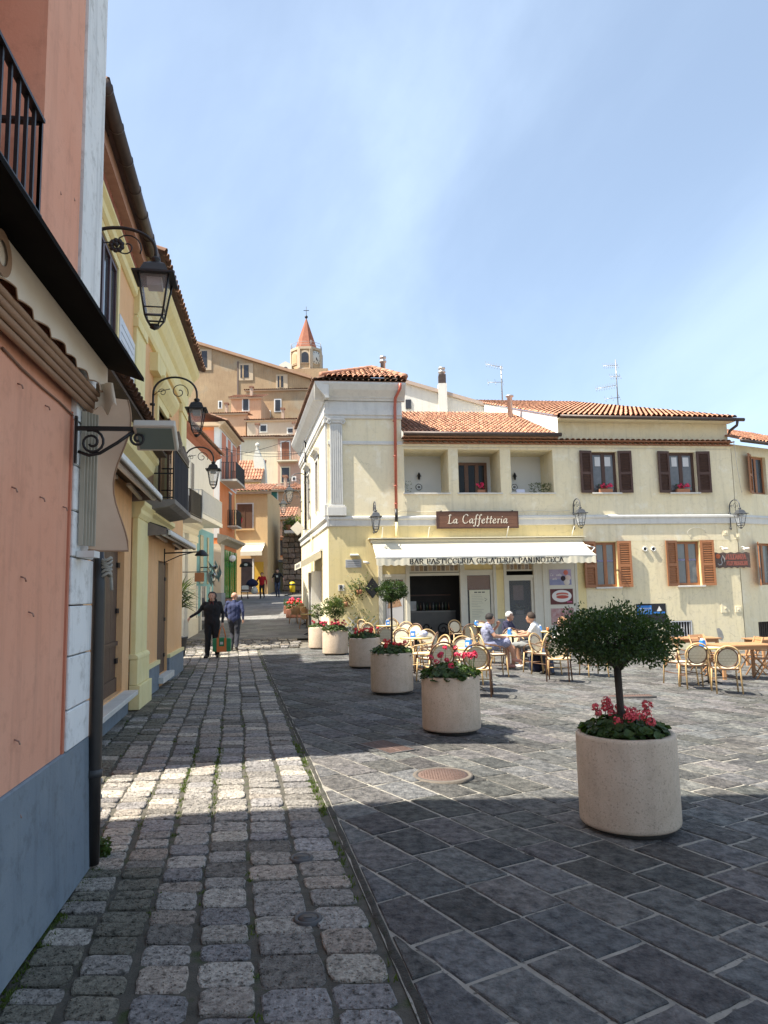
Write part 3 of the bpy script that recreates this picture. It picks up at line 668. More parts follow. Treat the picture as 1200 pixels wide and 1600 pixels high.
t2 = fthing(YA, 'notice', 'white paper notice fixed on the dark plank door', 'notice', .62, .085, 1.35)
MB().box(-.17, .17, -.006, .0, 0, .72).build('paper', mat('paper white', (.62, .6, .56), (.7, .68, .64), sc1=9), t2)
mb = MB(); mb.box(-.13, .13, -.0085, -.006, .12, .42); mb.build('picture', mat('faded print', (.32, .27, .2), (.6, .56, .5), sc1=22, fac=1), t2)
for i in range(3): MB().box(-.12, .08+.02*i, -.0085, -.006, .50+.05*i, .515+.05*i).build('text_line', mat('faded ink', (.25, .25, .25)), t2)
t2 = fthing(YA, 'marble_plaque', 'pale veined marble plaque on the orange wall beside the window', 'plaque', 1.56, -.002, 4.9)
MB().box(-.74, .52, -.03, .0, 0, .66).build('slab', mat('grey marble', (.55, .58, .62), (.68, .70, .73), sc1=5, rough=.35, c3=(.36, .4, .45), sc3=7), t2, bevel=.004)
for i in range(5): MB().box(-.62, .40-.05*(i % 2), -.0325, -.03, .10+.11*i, .115+.11*i).build('text_line', mat('carved grey', (.3, .32, .35)), t2)
# shop hood with tiles over the first awning
t = fthing(YA, 'shop_hood', 'yellow moulded shop hood with a row of old dark tiles on top', 'shop hood')
mb = MB(); moulding(mb, -1.5, 2.95, [(.02, 3.42), (.06, 3.46), (.10, 3.60), (.22, 3.68), (.25, 3.80), (.30, 3.84), (.30, 3.92)]); mb.build('cornice', mYellow, t)
mb = MB(); barrel(mb, (-1.9, -.46, 3.98), (1, 0, 0), (0, .88, .46), 4.7, .5, tones=[(.5, .46, .42), (.65, .55, .5), (.4, .38, .36)], cw=.17); mb.build('roof_tile', mTileOld, t, kind='stuff')
MB().box(-1.9, 2.8, -.44, .0, 3.925, 3.965).build('tile_board', mat('dark old wood', (.05, .035, .028), (.08, .055, .04), sc1=12, bump=.4), t)
def cassette(fr, name, label, x0, x1, z, out, h=.2):
    t = fthing(fr, name, label, 'awning', (x0+x1)/2, 0, z); w = (x1-x0)/2
    MB().prism([(-out+.02, -.04), (-out+.05, .03), (-.0, .16), (-.0, .08), (-out+.1, -.02)], -w, w, 'x').build('cover', mat('awning black', (.012, .012, .012), rough=.5), t)
    MB().tube([(-w, -out+.10, -.055), (w, -out+.10, -.055)], .055, 10).build('rolled_fabric', mat('striped white fabric', (.66, .64, .6), (.74, .73, .7), sc1=20, rough=.8), t)
    MB().box(-w-.02, w+.02, -out-.03, -out+.02, -.10, -.02).build('front_bar', mTrimW, t, bevel=.01)
    MB().box(-w, w, -out-.025, -out+.015, -.125, -.103).build('front_seal', mat('awning black', (.012, .012, .012)), t)
    for k in (-.55, .55): MB().obox((k*w, -out*.5+.04, -.09), (w*.4, .03, 0), (0, .025, 0), (0, 0, .018)).build('arm', mat('arm grey', (.35, .34, .33), rough=.4, metal=.4), t)
    for s in (-1, 1): MB().prism([(-.0, -.12), (-out+.04, -.09), (-out+.04, .0), (0, .15)], s*w-.012+s*.03, s*w+.012+s*.03, 'x').build('end_bracket', mat('bracket grey brown', (.16, .13, .12), (.22, .18, .16), sc1=8, rough=.6), t)
    return t
cassette(YA, 'retracted_awning', 'retracted awning with black cover under the yellow shop hood', -1.3, 2.25, 3.26, .42)
t = fthing(YB, 'yellow_house', 'orange house with heavy yellow cornice and pilasters along the left of the street', 'house')
mb = MB(); wall_holes(mb, 0, 5.8, 0, 7.0, [(1.95, 3.0, 3.42, 5.2, .15), (2.45, 3.65, .22, 2.36, .15)]); body(mb, 0, 5.8, 0, 7.0, 7, y=.01); mb.build('wall', mOrange, t)
for a, b in ((1.05, 2.44), (3.66, 5.8)): MB().box(a, b, -.05, 0, 0, .46).build('plinth', mBlueGrey, t, bevel=.006); MB().box(a, b, -.065, 0, .462, .53).build('plinth_band', mYellow, t)
mb = MB(); mb.box(.0, .98, -.12, 0, .36, .74); mb.box(-.02, 1.02, -.16, 0, .0, .355)
moulding(mb, -.01, .99, [(.13, .742), (.12, .79), (.08, .82)]); mb.box(.03, .95, -.08, 0, .82, 2.9); moulding(mb, -.01, .99, [(.09, 2.9), (.13, 2.97), (.13, 3.03), (.18, 3.10), (.18, 3.16)])
mb.build('pilaster', mYellow, t, bevel=.006)
mb = MB(); moulding(mb, .95, 3.4, [(.03, 2.92), (.06, 2.95), (.10, 3.02), (.16, 3.06), (.16, 3.14)]); mb.build('shop_cornice', mYellow, t)
for a, b in ((-.25, .5), (4.9, 5.78)): mb = MB(); mb.box(a, b, -.06, 0, 3.95, 6.05); mb.box(a-.03, b+.03, -.09, 0, 5.85, 6.0); mb.build('upper_pilaster', mYellow, t, bevel=.005)
mb = MB(); moulding(mb, -.25, 5.85, [(.06, 6.06), (.09, 6.12), (.09, 6.42), (.14, 6.48), (.20, 6.66), (.20, 6.80), (.30, 6.90), (.34, 6.98), (.34, 7.04)]); mb.build('cornice', mYellow, t)
mb = MB(); mb.box(1.2, 2.1, -.14, 0, 5.62, 5.95); moulding(mb, 1.6, 3.5, [(.06, 5.36), (.10, 5.42), (.16, 5.50), (.2, 5.58), (.2, 5.66)]); mb.build('window_pediment', mYellow, t)
mb = MB(); mb.box(1.78, 1.95, -.05, .06, 3.4, 5.36); mb.box(3.0, 3.17, -.05, .06, 3.4, 5.36); mb.box(1.95, 3.0, -.05, .06, 5.2, 5.36); mb.build('window_surround', mYellow, t)
window(t, 1.95, 3.0, 3.42, 5.2, .1, mWoodM, mGlass, fw=.09, mull=1, bars=1)
louvre(t, 2.95, 3.25, 3.42, 5.2, -.055, mWoodM)
mb = MB(); barrel(mb, (-.3, -.42, 7.09), (1, 0, 0), (0, .93, .36), 6.2, 2.4, tones=[(.9, .85, .8), (1, 1, 1), (.7, .65, .6)], r=.09); mb.build('roof_tile', mTileOld, t, kind='stuff')
for i in range(3): MB().box(2.46+i*.395, 2.845+i*.395, .05, .10, .22, 2.36).build('plank', mWoodD, t)
for z in (.5, 1.2, 2.0): MB().box(3.5, 3.62, .03, .05, z, z+.07).build('hinge', mBlack, t); MB().box(2.47, 2.56, .03, .05, z, z+.07).build('hinge', mBlack, t)
MB().box(2.36, 3.74, -.14, .12, .10, .215).build('step', mStoneSill, t, bevel=.006)
cassette(YB, 'retracted_awning', 'white striped retracted awning on the orange wall above the second plank door', 0.9, 4.5, 2.80, .42)
# balcony with dark panels
t = fthing(YB, 'balcony', 'small balcony with black blue sheet panels and stone slab on the orange house', 'balcony', 1.58, 0, 3.2)
MB().prism([(-.54, .0), (-.54, .07), (.0, .07), (.0, -.12), (-.26, -.08), (-.44, -.05)], -.95, 1.15, 'x').build('slab', mat('grey stone slab', (.16, .15, .14), (.24, .22, .2), sc1=6, bump=.4, bs=50), t)
mPanel = mat('blue black panel', (.010, .012, .02), (.02, .024, .036), sc1=12, aniso=(4, 4, .6), rough=.85, spec=.2)
for i in range(4): MB().box(-.85+i*.475, -.385+i*.475, -.505, -.49, .09, .92).build('panel', mPanel, t)
for z in (.1, .5, .92): MB().box(-.87, -.85, -.488, .0, z, z+.02).build('end_rail', mBlack, t); MB().box(1.05, 1.07, -.488, .0, z, z+.02).build('end_rail', mBlack, t)
mb = MB(); mb.box(-.89, 1.09, -.515, -.48, .945, .97); mb.build('handrail', mBlack, t)
MB().box(-.875, -.845, -.512, -.489, .02, .94).build('rail_post', mBlack, t)
t = fthing(YB, 'wooden_sign', 'weathered carved wooden shop sign standing above the balcony', 'sign', 1.95, -.46, 4.18)
mb = MB()
for i, (a, h) in enumerate(((-.45, .42), (-.28, .26), (-.1, .2), (.08, .22), (.26, .3), (.45, .22), (.6, .2))):
    mb.tube([(a, 0, 0), (a+.05, -.02, h*.5), (a-.02, 0, h)], [.06, .05, .02], 6); mb.tube([(a-.07, 0, .05), (a, -.02, .12), (a+.1, 0, .06)], .03, 5)
mb.build('carved_letters', mat('grey driftwood', (.17, .13, .10), (.26, .21, .165), sc1=14, aniso=(1, 1, 5), bump=.6, bs=50), t)
# small lamp on a bracket
t = fthing(YB, 'small_wall_lamp', 'small black bracket lamp beside the awning over the second plank door', 'wall lamp', 3.1, 0, 2.50)
mb = MB(); mb.box(-.015, .015, -.02, 0, -.2, .12); mb.tube([(0, 0, .03), (0, -.7, .05)], .014, 6); mb.tube([(0, -.01, -.15), (0, -.3, -.02), (0, -.55, .04)], .01, 6); mb.build('arm', mBlack, t)
MB().lathe([(.02, .07), (.06, .05), (.13, -.03), (.135, -.05)], 14, (0, -.72, .02)).build('lamp_shade', mBlack, t)
# unseen block added in the gap to shade the street and narrow the sun strip
t = fthing(YB, 'shade_block', 'unseen orange block added in the gap beyond the yellow house to shade the street', 'house', 5.82, 1.6, 0)
MB().box(0, 2.6, 0, 6, 0, 6.6).build('wall', mOrange, t)
mb = MB(); barrel(mb, (-.1, -.2, 6.65), (1, 0, 0), (0, .93, .36), 2.8, 2.4); mb.build('roof_tile', mTileOld, t, kind='stuff')
# ------------------------------------------------------------------ lettering: broad-nib strokes
def arc(cx, cy, rx, ry, a0, a1, n=10): return [(cx+rx*math.cos(R(lerp(a0, a1, i/n))), cy+ry*math.sin(R(lerp(a0, a1, i/n)))) for i in range(n+1)]
GL = {
 'A': (.74, [[(.04, 0), (.37, 1), (.70, 0)], [(.16, .36), (.58, .36)], [(0, 0), (.14, 0)], [(.58, 0), (.76, 0)]]),
 'B': (.66, [[(.1, 0), (.1, 1)], [(0, 1), (.3, 1)]+arc(.3, .76, .24, .24, 90, -90)+[(.1, .52)], [(.1, .52)]+arc(.32, .26, .28, .26, 90, -90)+[(0, 0)]]),
 'C': (.72, [arc(.4, .5, .38, .5, 50, 310, 16), [(.66, .75), (.66, .98)]]),
 'E': (.6, [[(.1, 0), (.1, 1)], [(0, 1), (.54, 1), (.54, .8)], [(.1, .52), (.4, .52)], [(0, 0), (.56, 0), (.56, .22)]]),
 'G': (.78, [arc(.4, .5, .38, .5, 50, 330, 16), [(.66, .75), (.66, .98)], [(.68, .05), (.68, .42)], [(.5, .42), (.78, .42)]]),
 'I': (.3, [[(.15, 0), (.15, 1)], [(.02, 0), (.28, 0)], [(.02, 1), (.28, 1)]]),
 'L': (.58, [[(.1, 0), (.1, 1)], [(0, 1), (.22, 1)], [(0, 0), (.54, 0), (.54, .25)]]),
 'N': (.78, [[(.1, 0), (.1, 1)], [(.1, 1), (.66, 0)], [(.66, 0), (.66, 1)], [(0, 0), (.2, 0)], [(.56, 1), (.78, 1)], [(0, 1), (.1, 1)]]),
 'O': (.8, [arc(.4, .5, .38, .5, 0, 360, 20)]),
 'P': (.62, [[(.1, 0), (.1, 1)], [(0, 1), (.3, 1)]+arc(.3, .74, .26, .26, 90, -90)+[(.1, .48)], [(0, 0), (.22, 0)]]),
 'R': (.7, [[(.1, 0), (.1, 1)], [(0, 1), (.3, 1)]+arc(.3, .75, .25, .25, 90, -90)+[(.1, .5)], [(.32, .5), (.6, 0), (.7, 0)], [(0, 0), (.2, 0)]]),
 'S': (.56, [[(.46, .95), (.46, .75)], arc(.28, .75, .2, .25, 40, 230, 8)+arc(.28, .25, .22, .25, 60, -140, 8), [(.06, .05), (.06, .26)]]),
 'T': (.68, [[(.34, 0), (.34, 1)], [(.02, .78), (.02, 1), (.66, 1), (.66, .78)], [(.22, 0), (.46, 0)]]),
 'U': (.7, [[(.1, 1), (.1, .3)]+arc(.34, .28, .24, .28, 180, 360, 8)+[(.58, 1)]]),
 'Z': (.64, [[(.06, .8), (.06, 1), (.58, 1), (.04, 0), (.6, 0), (.6, .22)]]),
 'l_L': (.6, [[(.3, 1.0), (.24, .5), (.16, .04), (.04, .0)], [(.1, .04), (.3, -.02), (.5, .05), (.58, .16)], [(.16, .86), (.3, 1.0), (.42, .92)]]),
 'a': (.5, [[(.4, .44), (.26, .5), (.1, .4), (.04, .18), (.12, .02), (.26, .08), (.4, .44)], [(.42, .48), (.34, .1), (.4, 0), (.52, .1)]]),
 'l_C': (.72, [[(.64, .84), (.58, .98), (.42, 1.0), (.22, .86), (.08, .5), (.1, .18), (.26, 0), (.46, .04), (.64, .22)]]),
 'f': (.36, [[(.46, .9), (.38, 1.0), (.28, .9), (.2, .4), (.1, -.22), (.0, -.34), (-.08, -.26)], [(.06, .46), (.36, .5)]]),
 'e': (.44, [[(.08, .22), (.3, .3), (.36, .42), (.26, .5), (.1, .38), (.04, .16), (.14, 0), (.28, .02), (.42, .16)]]),
 't': (.34, [[(.26, .78), (.16, .3), (.1, .08), (.16, 0), (.3, .1)], [(.06, .48), (.36, .52)]]),
 'r': (.36, [[(.06, .44), (.16, .48), (.1, 0)], [(.13, .3), (.24, .46), (.36, .48)]]),
 'i': (.26, [[(.04, .4), (.14, .48), (.08, .1), (.12, 0), (.24, .12)], [(.19, .70), (.23, .76)]]),
}
def lettering(mb, keys, x, z, h, thick, thin, phi=0., y=0., sp=.1, th=.004, condense=1.):
    for k in keys:
        if k == ' ': x += .45*h*condense; continue
        w, st = GL[k]
        for line in st:
            P = [Vector((x+px*h*condense, z+pz*h)) for px, pz in line]
            for a, b in zip(P, P[1:]):
                d = b-a
                if d.length < 1e-6: continue
                an = math.atan2(d.y, d.x); wd = (thin+(thick-thin)*abs(math.sin(an-phi)))*h/2; d.normalize(); n = Vector((-d.y, d.x))*wd; e = d*min(wd, .02*h)
                q = [a-e+n, a-e-n, b+e-n, b+e+n]
                mb.add([(p.x, y, p.y) for p in q]+[(p.x, y+th, p.y) for p in q], [(0, 1, 2, 3), (0, 4, 5, 1), (1, 5, 6, 2), (2, 6, 7, 3), (3, 7, 4, 0)])
        x += (w+sp)*h*condense
    return x
def textwidth(keys, h, sp=.1, condense=1.): return sum(.45*h*condense if k == ' ' else (GL[k][0]+sp)*h*condense for k in keys)
# ------------------------------------------------------------------ wall lamps
mLampGlass = mat('lantern glass', (.75, .78, .8), rough=.08, trans=.9, spec=.5)
mLampGrey = mat('grey painted iron', (.055, .06, .068), (.085, .09, .1), sc1=30, rough=.45, metal=.2)
def wall_lamp(fr, x, z, label, reach=.8, S=.7, m=None, post=1.0, arch=.28, group='street lamps on wall brackets', flower=False):
    """bracket lamp: z is the height of the arm's foot on the wall; lantern hangs under the end of the arch"""
    m = m or mBlack; t = fthing(fr, 'street_lamp', label, 'street lamp', x, 0, z, group)
    MB().tube([(0, -.05, -.10), (0, -.05, post*.45)], [.016, .019], 8).build('post', m, t)
    for zz in (-.04, post*.32):
        MB().box(-.02, .02, -.05, 0, zz-.018, zz+.018).lathe([(.0, -.03), (.035, -.02), (.035, .02), (.0, .03)], 10, (0, -.05, zz), caps=False).build('wall_fixing', m, t)
    zt = post*.45; n = 18; pts = []
    for i in range(n+1):
        a = PI*i/n; pts.append((0, -.05-(reach-.05)/2*(1-math.cos(a)), zt+arch*math.sin(a)**.85 if a < PI*.98 else zt))
    pts.append((0, -reach, zt-.05)); MB().tube(pts, [lerp(.02, .017, i/len(pts)) for i in range(len(pts))], 8).build('arch', m, t)
    mb = MB(); r = reach*.2; c = (-reach*.62, zt+arch*.2)
    mb.tube([(0, c[0]+lerp(r, r*.16, i/26)*math.cos(3.6-i/26*8.6), c[1]+lerp(r, r*.16, i/26)*math.sin(3.6-i/26*8.6)) for i in range(27)], .008, 6)
    c2 = (-reach*.26, zt+.05); r2 = reach*.09
    mb.tube([(0, c2[0]+lerp(r2, r2*.2, i/20)*math.cos(.3+i/20*7.5), c2[1]+lerp(r2, r2*.2, i/20)*math.sin(.3+i/20*7.5)) for i in range(21)], .006, 6)
    mb.tube([(0, -.05, zt-.02), (0, -reach*.16, zt+.06), (0, -reach*.42, zt+arch*.35)], .007, 6); mb.build('scroll', m, t)
    if flower:
        mb = MB(); fc = (0, -.50*reach, zt+.05)
        for k in range(9): a = k*2*PI/9; mb.ball((fc[0]-.02, fc[1]+.055*math.cos(a), fc[2]+.055*math.sin(a)), .03, 8, 5, (.5, 1, 1))
        mb.ball((fc[0]-.035, fc[1], fc[2]), .028, 8, 5); mb.build('rosette', m, t)
    b = Vector((0, -reach, zt-.06)); s = S
    MB().lathe([(.02, .02), (.05, .0), (.055, -.02), (.03, -.045), (.035, -.07)], 12, (b.x, b.y, b.z)).build('collar', m, t)
    def ring(hw, zz): return [(b.x+i*hw, b.y+j*hw, b.z+zz) for i, j in ((-1, -1), (1, -1), (1, 1), (-1, 1))]
    mb = MB(); L = [ring(.06*s, -.07*s), ring(.13*s, -.12*s), ring(.175*s, -.235*s), ring(.255*s, -.26*s), ring(.255*s, -.285*s), ring(.16*s, -.285*s)]
    vs = [p for q in L for p in q]; mb.add(vs, [(4*k+i, 4*k+(i+1) % 4, 4*k+4+(i+1) % 4, 4*k+4+i) for k in range(5) for i in range(4)]+[(3, 2, 1, 0), (20, 21, 22, 23)]); mb.build('cap', m, t)
    top, bot = ring(.185*s, -.285*s), ring(.105*s, -.80*s); cg = MB()
    for i in range(4): cg.tube([top[i], bot[i]], .013*s, 6)
    for i in range(4): cg.tube([bot[i], bot[(i+1) % 4]], .012*s, 6); q = .18; m1 = [Vector(top[k]).lerp(Vector(bot[k]), .80) for k in range(4)]; cg.tube([m1[i], m1[(i+1) % 4]], .009*s, 6)
    low = ring(.05*s, -.90*s)
    for i in range(4): cg.tube([bot[i], low[i]], .011*s, 6); cg.tube([low[i], low[(i+1) % 4]], .012*s, 6)
    cg.lathe([(.05*s, 0), (.06*s, -.03*s), (.0, -.06*s)], 8, (b.x, b.y, b.z-.90*s)); cg.build('cage', m, t)
    for i in range(4):
        a, c_ = Vector(top[i]).lerp(b, .04), Vector(top[(i+1) % 4]).lerp(b, .04); d, e = Vector(bot[(i+1) % 4]), Vector(bot[i]); cc = Vector((b.x, b.y, 0))
        ins = lambda v: Vector((lerp(v.x, b.x, .06), lerp(v.y, b.y, .06), v.z)); mbp = MB(); nq = [ins(a), ins(c_), ins(d), ins(e)]; mbp.quad(*nq); mbp.build('pane', mat('lantern pane', (.6, .62, .64), rough=.1, alpha=.25, spec=.6), t)
    MB().box(b.x-.10*s, b.x+.10*s, b.y-.09*s, b.y+.09*s, b.z-.40*s, b.z-.29*s).build('lamp_head', mat('lamp head grey', (.32, .32, .32), (.4, .4, .4), sc1=9, rough=.4), t)
    return t
wall_lamp(YA, -1.45, 4.82, 'nearest black street lamp with an iron rosette above the pink canopy', reach=.80, S=.84, post=1.2, arch=.26, flower=True)
wall_lamp(YB, 1.30, 4.62, 'black street lamp on the yellow pilaster, second along the left wall', reach=.80, S=.72, post=1.3, arch=.33)
wall_lamp(YB, 5.70, 4.45, 'black street lamp in front of the white balcony, third along the left wall', reach=.70, S=.68, post=1.0, arch=.30)
# ------------------------------------------------------------------ cafe building
CF = Frame(-1.84, 23.2, R(7.5)); SF = Frame(-1.84, 23.2, R(-78.))
mCream = mat('cream render', (.77, .67, .45), (.72, .645, .47), sc1=.9, streak=.34, dirt=.25, crack=.35, bump=.25, bs=40, c3=(.79, .72, .55), sc3=3)
mCreamY = mat('yellow render', (.77, .63, .31), (.74, .62, .35), sc1=1.1, streak=.3, dirt=.22, crack=.35, bump=.25, bs=40)
mStuc = mat('grey white stucco', (.62, .61, .57), (.55, .545, .52), sc1=4, streak=.3, dirt=.25, bump=.25, bs=60)
mShut = mat('dark brown shutter', (.055, .024, .016), (.085, .04, .026), sc1=9, aniso=(1, 1, 6), rough=.55, bump=.15, bs=50)
mShutL = mat('chestnut shutter', (.27, .105, .042), (.34, .15, .065), sc1=9, aniso=(1, 1, 6), rough=.5, bump=.15, bs=50)
mGreyBase = mat('grey base', (.27, .28, .28), (.33, .335, .33), sc1=3, dirt=.3, bump=.3, bs=50)
mLace = mat('lace curtain', (.55, .55, .55), (.66, .66, .66), sc1=60, rough=.9)
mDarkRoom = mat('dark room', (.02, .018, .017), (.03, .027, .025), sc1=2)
B = fthing(CF, 'cafe_building', 'cream corner building with loggia, shutters and tiled roofs above the cafe', 'building')
# front wall
LOG = [(2.57, 4.09), (4.43, 5.90), (6.27, 7.78)]
UW = [(9.19, 10.12), (12.06, 13.06)]; LW = [(9.14, 9.92), (12.12, 12.98)]
holes = [(a, b, 5.0, 6.49, 1.25) for a, b in LOG]+[(a, b, 5.0, 6.44, .22) for a, b in UW]
mb = MB(); wall_holes(mb, 0, 14.45, 3.87, 6.83, holes); mb.quad((0, 0, 6.83), (2.5, 0, 6.83), (2.5, 0, 8.0), (0, 0, 8.0))
mb.quad((2.5, 0, 6.83), (2.5, 0, 8.3), (2.5, 7, 8.3), (2.5, 7, 6.83)); mb.quad((7.9, .12, 6.83), (14.45, .12, 6.83), (14.45, .12, 7.77), (7.9, .12, 7.77)); mb.build('wall', mCream, B)
SHOP = [(1.62, 8.45, -.3, 2.62, .12)]
GR = [(11.72, 12.5, -.12, .53, .2)]
mb = MB(); wall_holes(mb, 0, 14.45, -.9, 3.87, SHOP+[(a, b, 1.74, 3.27, .22) for a, b in LW]+GR, y=-.0); mb.build('lower_wall', mCreamY, B)
MB().quad((7.905, -.3, 6.84), (7.905, -.3, 7.63), (7.905, 12, 11.56), (7.905, 12, 6.84)).build('party_wall', mWhite, B)
mb = MB(); mb.box(.01, 14.45, 1.3, 14, -.9, 6.8); mb.build('core', mCream, B)
# the rough cream right half of the ground floor has a paler render
MB().box(8.75, 14.44, -.006, 0, 3.30, 3.86).build('render_patch', mCream, B)
mb = MB(); wall_holes(mb, 8.75, 14.44, -.9, 3.29, [(a-.02, b+.02, 1.74-.02, 3.2901, .0) for a, b in LW]+[(11.7, 12.52, -.14, .55, .0)], y=-.007); mb.build('render_patch', mat('pale worn render', (.76, .66, .43), (.69, .61, .44), sc1=1.6, streak=.4, dirt=.4, crack=.6, bump=.3, bs=25), B)
for i, (a, b, zb, zt_) in enumerate(((8.75, 9.5, -.2, .35), (9.8, 11.3, -.3, .2), (13.2, 14.4, .3, 1.2))): pass
# loggia back walls
for i, (a, b) in enumerate(LOG):
    mb = MB(); mb.quad((a, 1.25, 5.0), (b, 1.25, 5.0), (b, 1.25, 6.49), (a, 1.25, 6.49)); mb.build('loggia_wall', mat('loggia white', (.66, .66, .64), (.7, .7, .68), sc1=2), B)
    MB().box(a-.05, b+.05, -.05, .3, 4.945, 4.998).build('loggia_sill', mStoneSill, B, bevel=.004)
o = window(B, 4.62, 5.75, 5.0, 6.25, 1.18, mat('loggia door wood', (.13, .055, .022), (.18, .08, .035), sc1=9, rough=.45), mat('dark glass', (.012, .011, .01), rough=.15, spec=.25), fw=.10, mull=2)
# cornices and string course
mb = MB(); moulding(mb, .0, 14.45, [(.02, 3.88), (.05, 3.90), (.05, 4.08), (.09, 4.12), (.09, 4.18), (.03, 4.22)]); mb.build('string_course', mStuc, B)
mb = MB(); moulding(mb, 2.52, 14.45, [(.01, 6.60), (.03, 6.62), (.03, 6.66)]); mb.build('eave_band', mCream, B)
mb = MB(); moulding(mb, -.08, 2.52, [(.03, 7.50), (.06, 7.53), (.06, 7.60), (.10, 7.63), (.10, 7.80), (.05, 7.81), (.05, 8.10)]); mb.build('architrave', mStuc, B)
mb = MB(); moulding(mb, -.42, 2.62, [(.10, 8.11), (.13, 8.18), (.20, 8.27), (.34, 8.42), (.42, 8.56), (.44, 8.60), (.44, 8.66)]); mb.build('cornice', mStuc, B)
de = MB().box(-.022, .022, -.05, 0, 0, .08).mesh('dentil', mStuc)
for i in range(44): o = bpy.data.objects.new('dentil', de); COL.objects.link(o); o.parent = B; o.location = (-.1+i*.061, -.11, 8.19)
mb = MB(); moulding(mb, .02, 2.52, [(.02, 6.62), (.04, 6.64), (.04, 6.74), (.02, 6.75)]); mb.build('upper_band', mStuc, B)
def pilaster(par, x0, x1, z0, z1):
    mb = MB(); mb.box(x0-.10, x1+.10, -.14, 0, z0-.35, z0-.06); mb.box(x0-.06, x1+.06, -.12, 0, z0-.055, z0); mb.build('pedestal', mStuc, par, bevel=.008)
    mb = MB(); mb.box(x0, x1, -.06, 0, z0, z1-.16); n = 6; w = (x1-x0)/n
    for i in range(n): mb.box(x0+w*(i+.22), x0+w*(i+.78), -.085, -.06, z0+.06, z1-.22)
    mb.build('pilaster', mStuc, par)
    mb = MB(); mb.box(x0-.08, x1+.08, -.13, 0, z1-.06, z1)
    for x in (x0-.02, x1+.02): mb.tube([(x+lerp(.085, .02, i/16)*math.cos(i*.75), -.10, z1-.13+lerp(.085, .02, i/16)*math.sin(i*.75)) for i in range(17)], .02, 6)
    mb.box(x0, x1, -.10, 0, z1-.15, z1-.062); mb.build('capital', mStuc, par)
pilaster(B, .08, .50, 4.58, 7.50)
# eave tiles, gutters, roofs
mb = MB()
for k, (o_, z, x0, x1) in enumerate(((.14, 6.70, 2.55, 14.5), (.24, 6.80, 2.55, 14.5))):
    n = int((x1-x0)/.2)
    for i in range(n):
        x = x0+(i+.5)*.2; mb.tone = g3(.75, 1.15, .05); vs = []
        for y, rr in ((-o_, .085), (.05, .085)):
            for q in range(6): a = PI*q/5; vs.append((x+math.cos(a)*rr, y, z+math.sin(a)*rr*.75))
        mb.add(vs, [(q, q+1, 6+q+1, 6+q) for q in range(5)])
    mb.tone = (.9, .8, .7); mb.box(x0, x1, -o_+.03, 0, z-.02, z)
mb.build('eave_tile', mTile, B, kind='stuff')
TR = [(1, 1, 1), (1.1, 1.02, .95), (.9, .85, .82), (1.18, 1.12, 1.05), (.78, .7, .66)]
mb = MB(); barrel(mb, (2.55, -.42, 6.92), (1, 0, 0), (0, .927, .375), 5.32, 5.6, tones=TR, cw=.155, r=.07, rl=.32); mb.build('roof_tile', mTile, B, kind='stuff')
mb = MB(); barrel(mb, (7.85, -.40, 7.62), (1, 0, 0), (0, .952, .305), 6.65, 12.2, tones=TR, cw=.19, r=.088, rl=.4, clip=lambda u, v: u < 6.65-v*.10); mb.build('roof_tile', mTile, B, kind='stuff')
MB().tube([(2.5, -.47, 6.93), (7.95, -.47, 6.93)], .07, 8).build('gutter', mGutter, B); MB().tube([(7.95, -.45, 7.58), (14.75, -.45, 7.54)], .065, 8).build('gutter', mGutter, B)
MB().tube([(14.5, -.45, 7.52), (14.48, -.42, 7.34), (14.38, -.12, 7.2), (14.38, -.1, 7.1)], .05, 8).build('downpipe', mGutter, B)
MB().box(7.92, 14.5, -.38, .1, 7.51, 7.55).build('eave_soffit', mCream, B); MB().box(2.52, 7.88, -.40, 1.4, 6.85, 6.90).build('eave_soffit', mTileOld, B)
# corner roof: hipped, on a low dark attic band
MB().prism([(-.42, -.40), (2.6, -.40), (2.6, 7.2), (-.98, 7.2)], 8.66, 8.70, 'z').build('roof_deck', mTileOld, B)
mb = MB(); x0, x1, y0, zz = -.50, 2.66, -.50, 8.70
for i in range(17):
    x = x0+.1+i*.185; mb.tone = g3(.45, .8, .05); vs = []
    for y, rr in ((y0, .08), (y0+.4, .08)):
        for q in range(6): a = PI*q/5; vs.append((x+math.cos(a)*rr, y, zz+(y-y0)*.25+math.sin(a)*rr*.8))
    mb.add(vs, [(q, q+1, 7+q, 6+q) for q in range(5)])
    vs = []
    for y, rr in ((y0+.04, .08), (y0+.4, .08)):
        for q in range(6): a = PI*q/5; vs.append((x+.09+math.cos(a)*rr*.9, y, zz+.05+(y-y0)*.25-math.sin(a)*rr*.55))
    mb.add(vs, [(q, q+1, 7+q, 6+q) for q in range(5)])
for i in range(38):
    y = -.4+i*.19; xs_ = -.50-(y+.5)*.08; mb.tone = g3(.45, .8, .05); vs = []
    for x, rr in ((xs_, .08), (xs_+.4, .08)):
        for q in range(6): a = PI*q/5; vs.append((x, y+math.cos(a)*rr, zz+(x-xs_)*.25+math.sin(a)*rr*.8))
    mb.add(vs, [(q, q+1, 7+q, 6+q) for q in range(5)])
mb.build('eave_tile', mTileOld, B, kind='stuff')
MB().box(-.05, 2.5, -.12, 6.5, 8.71, 8.90).build('attic_band', mat('dark tile mortar', (.08, .06, .05), (.13, .1, .08), sc1=8, bump=.4), B)
mb = MB(); hx = 1.75
barrel(mb, (-.2, -.22, 8.88), (1, 0, 0), (0, .90, .43), 2.85, 2.3, tones=TR, cw=.178, r=.085, rl=.36, clip=lambda u, v: u > v*.86-.05 and u < 2.9-v*.42)
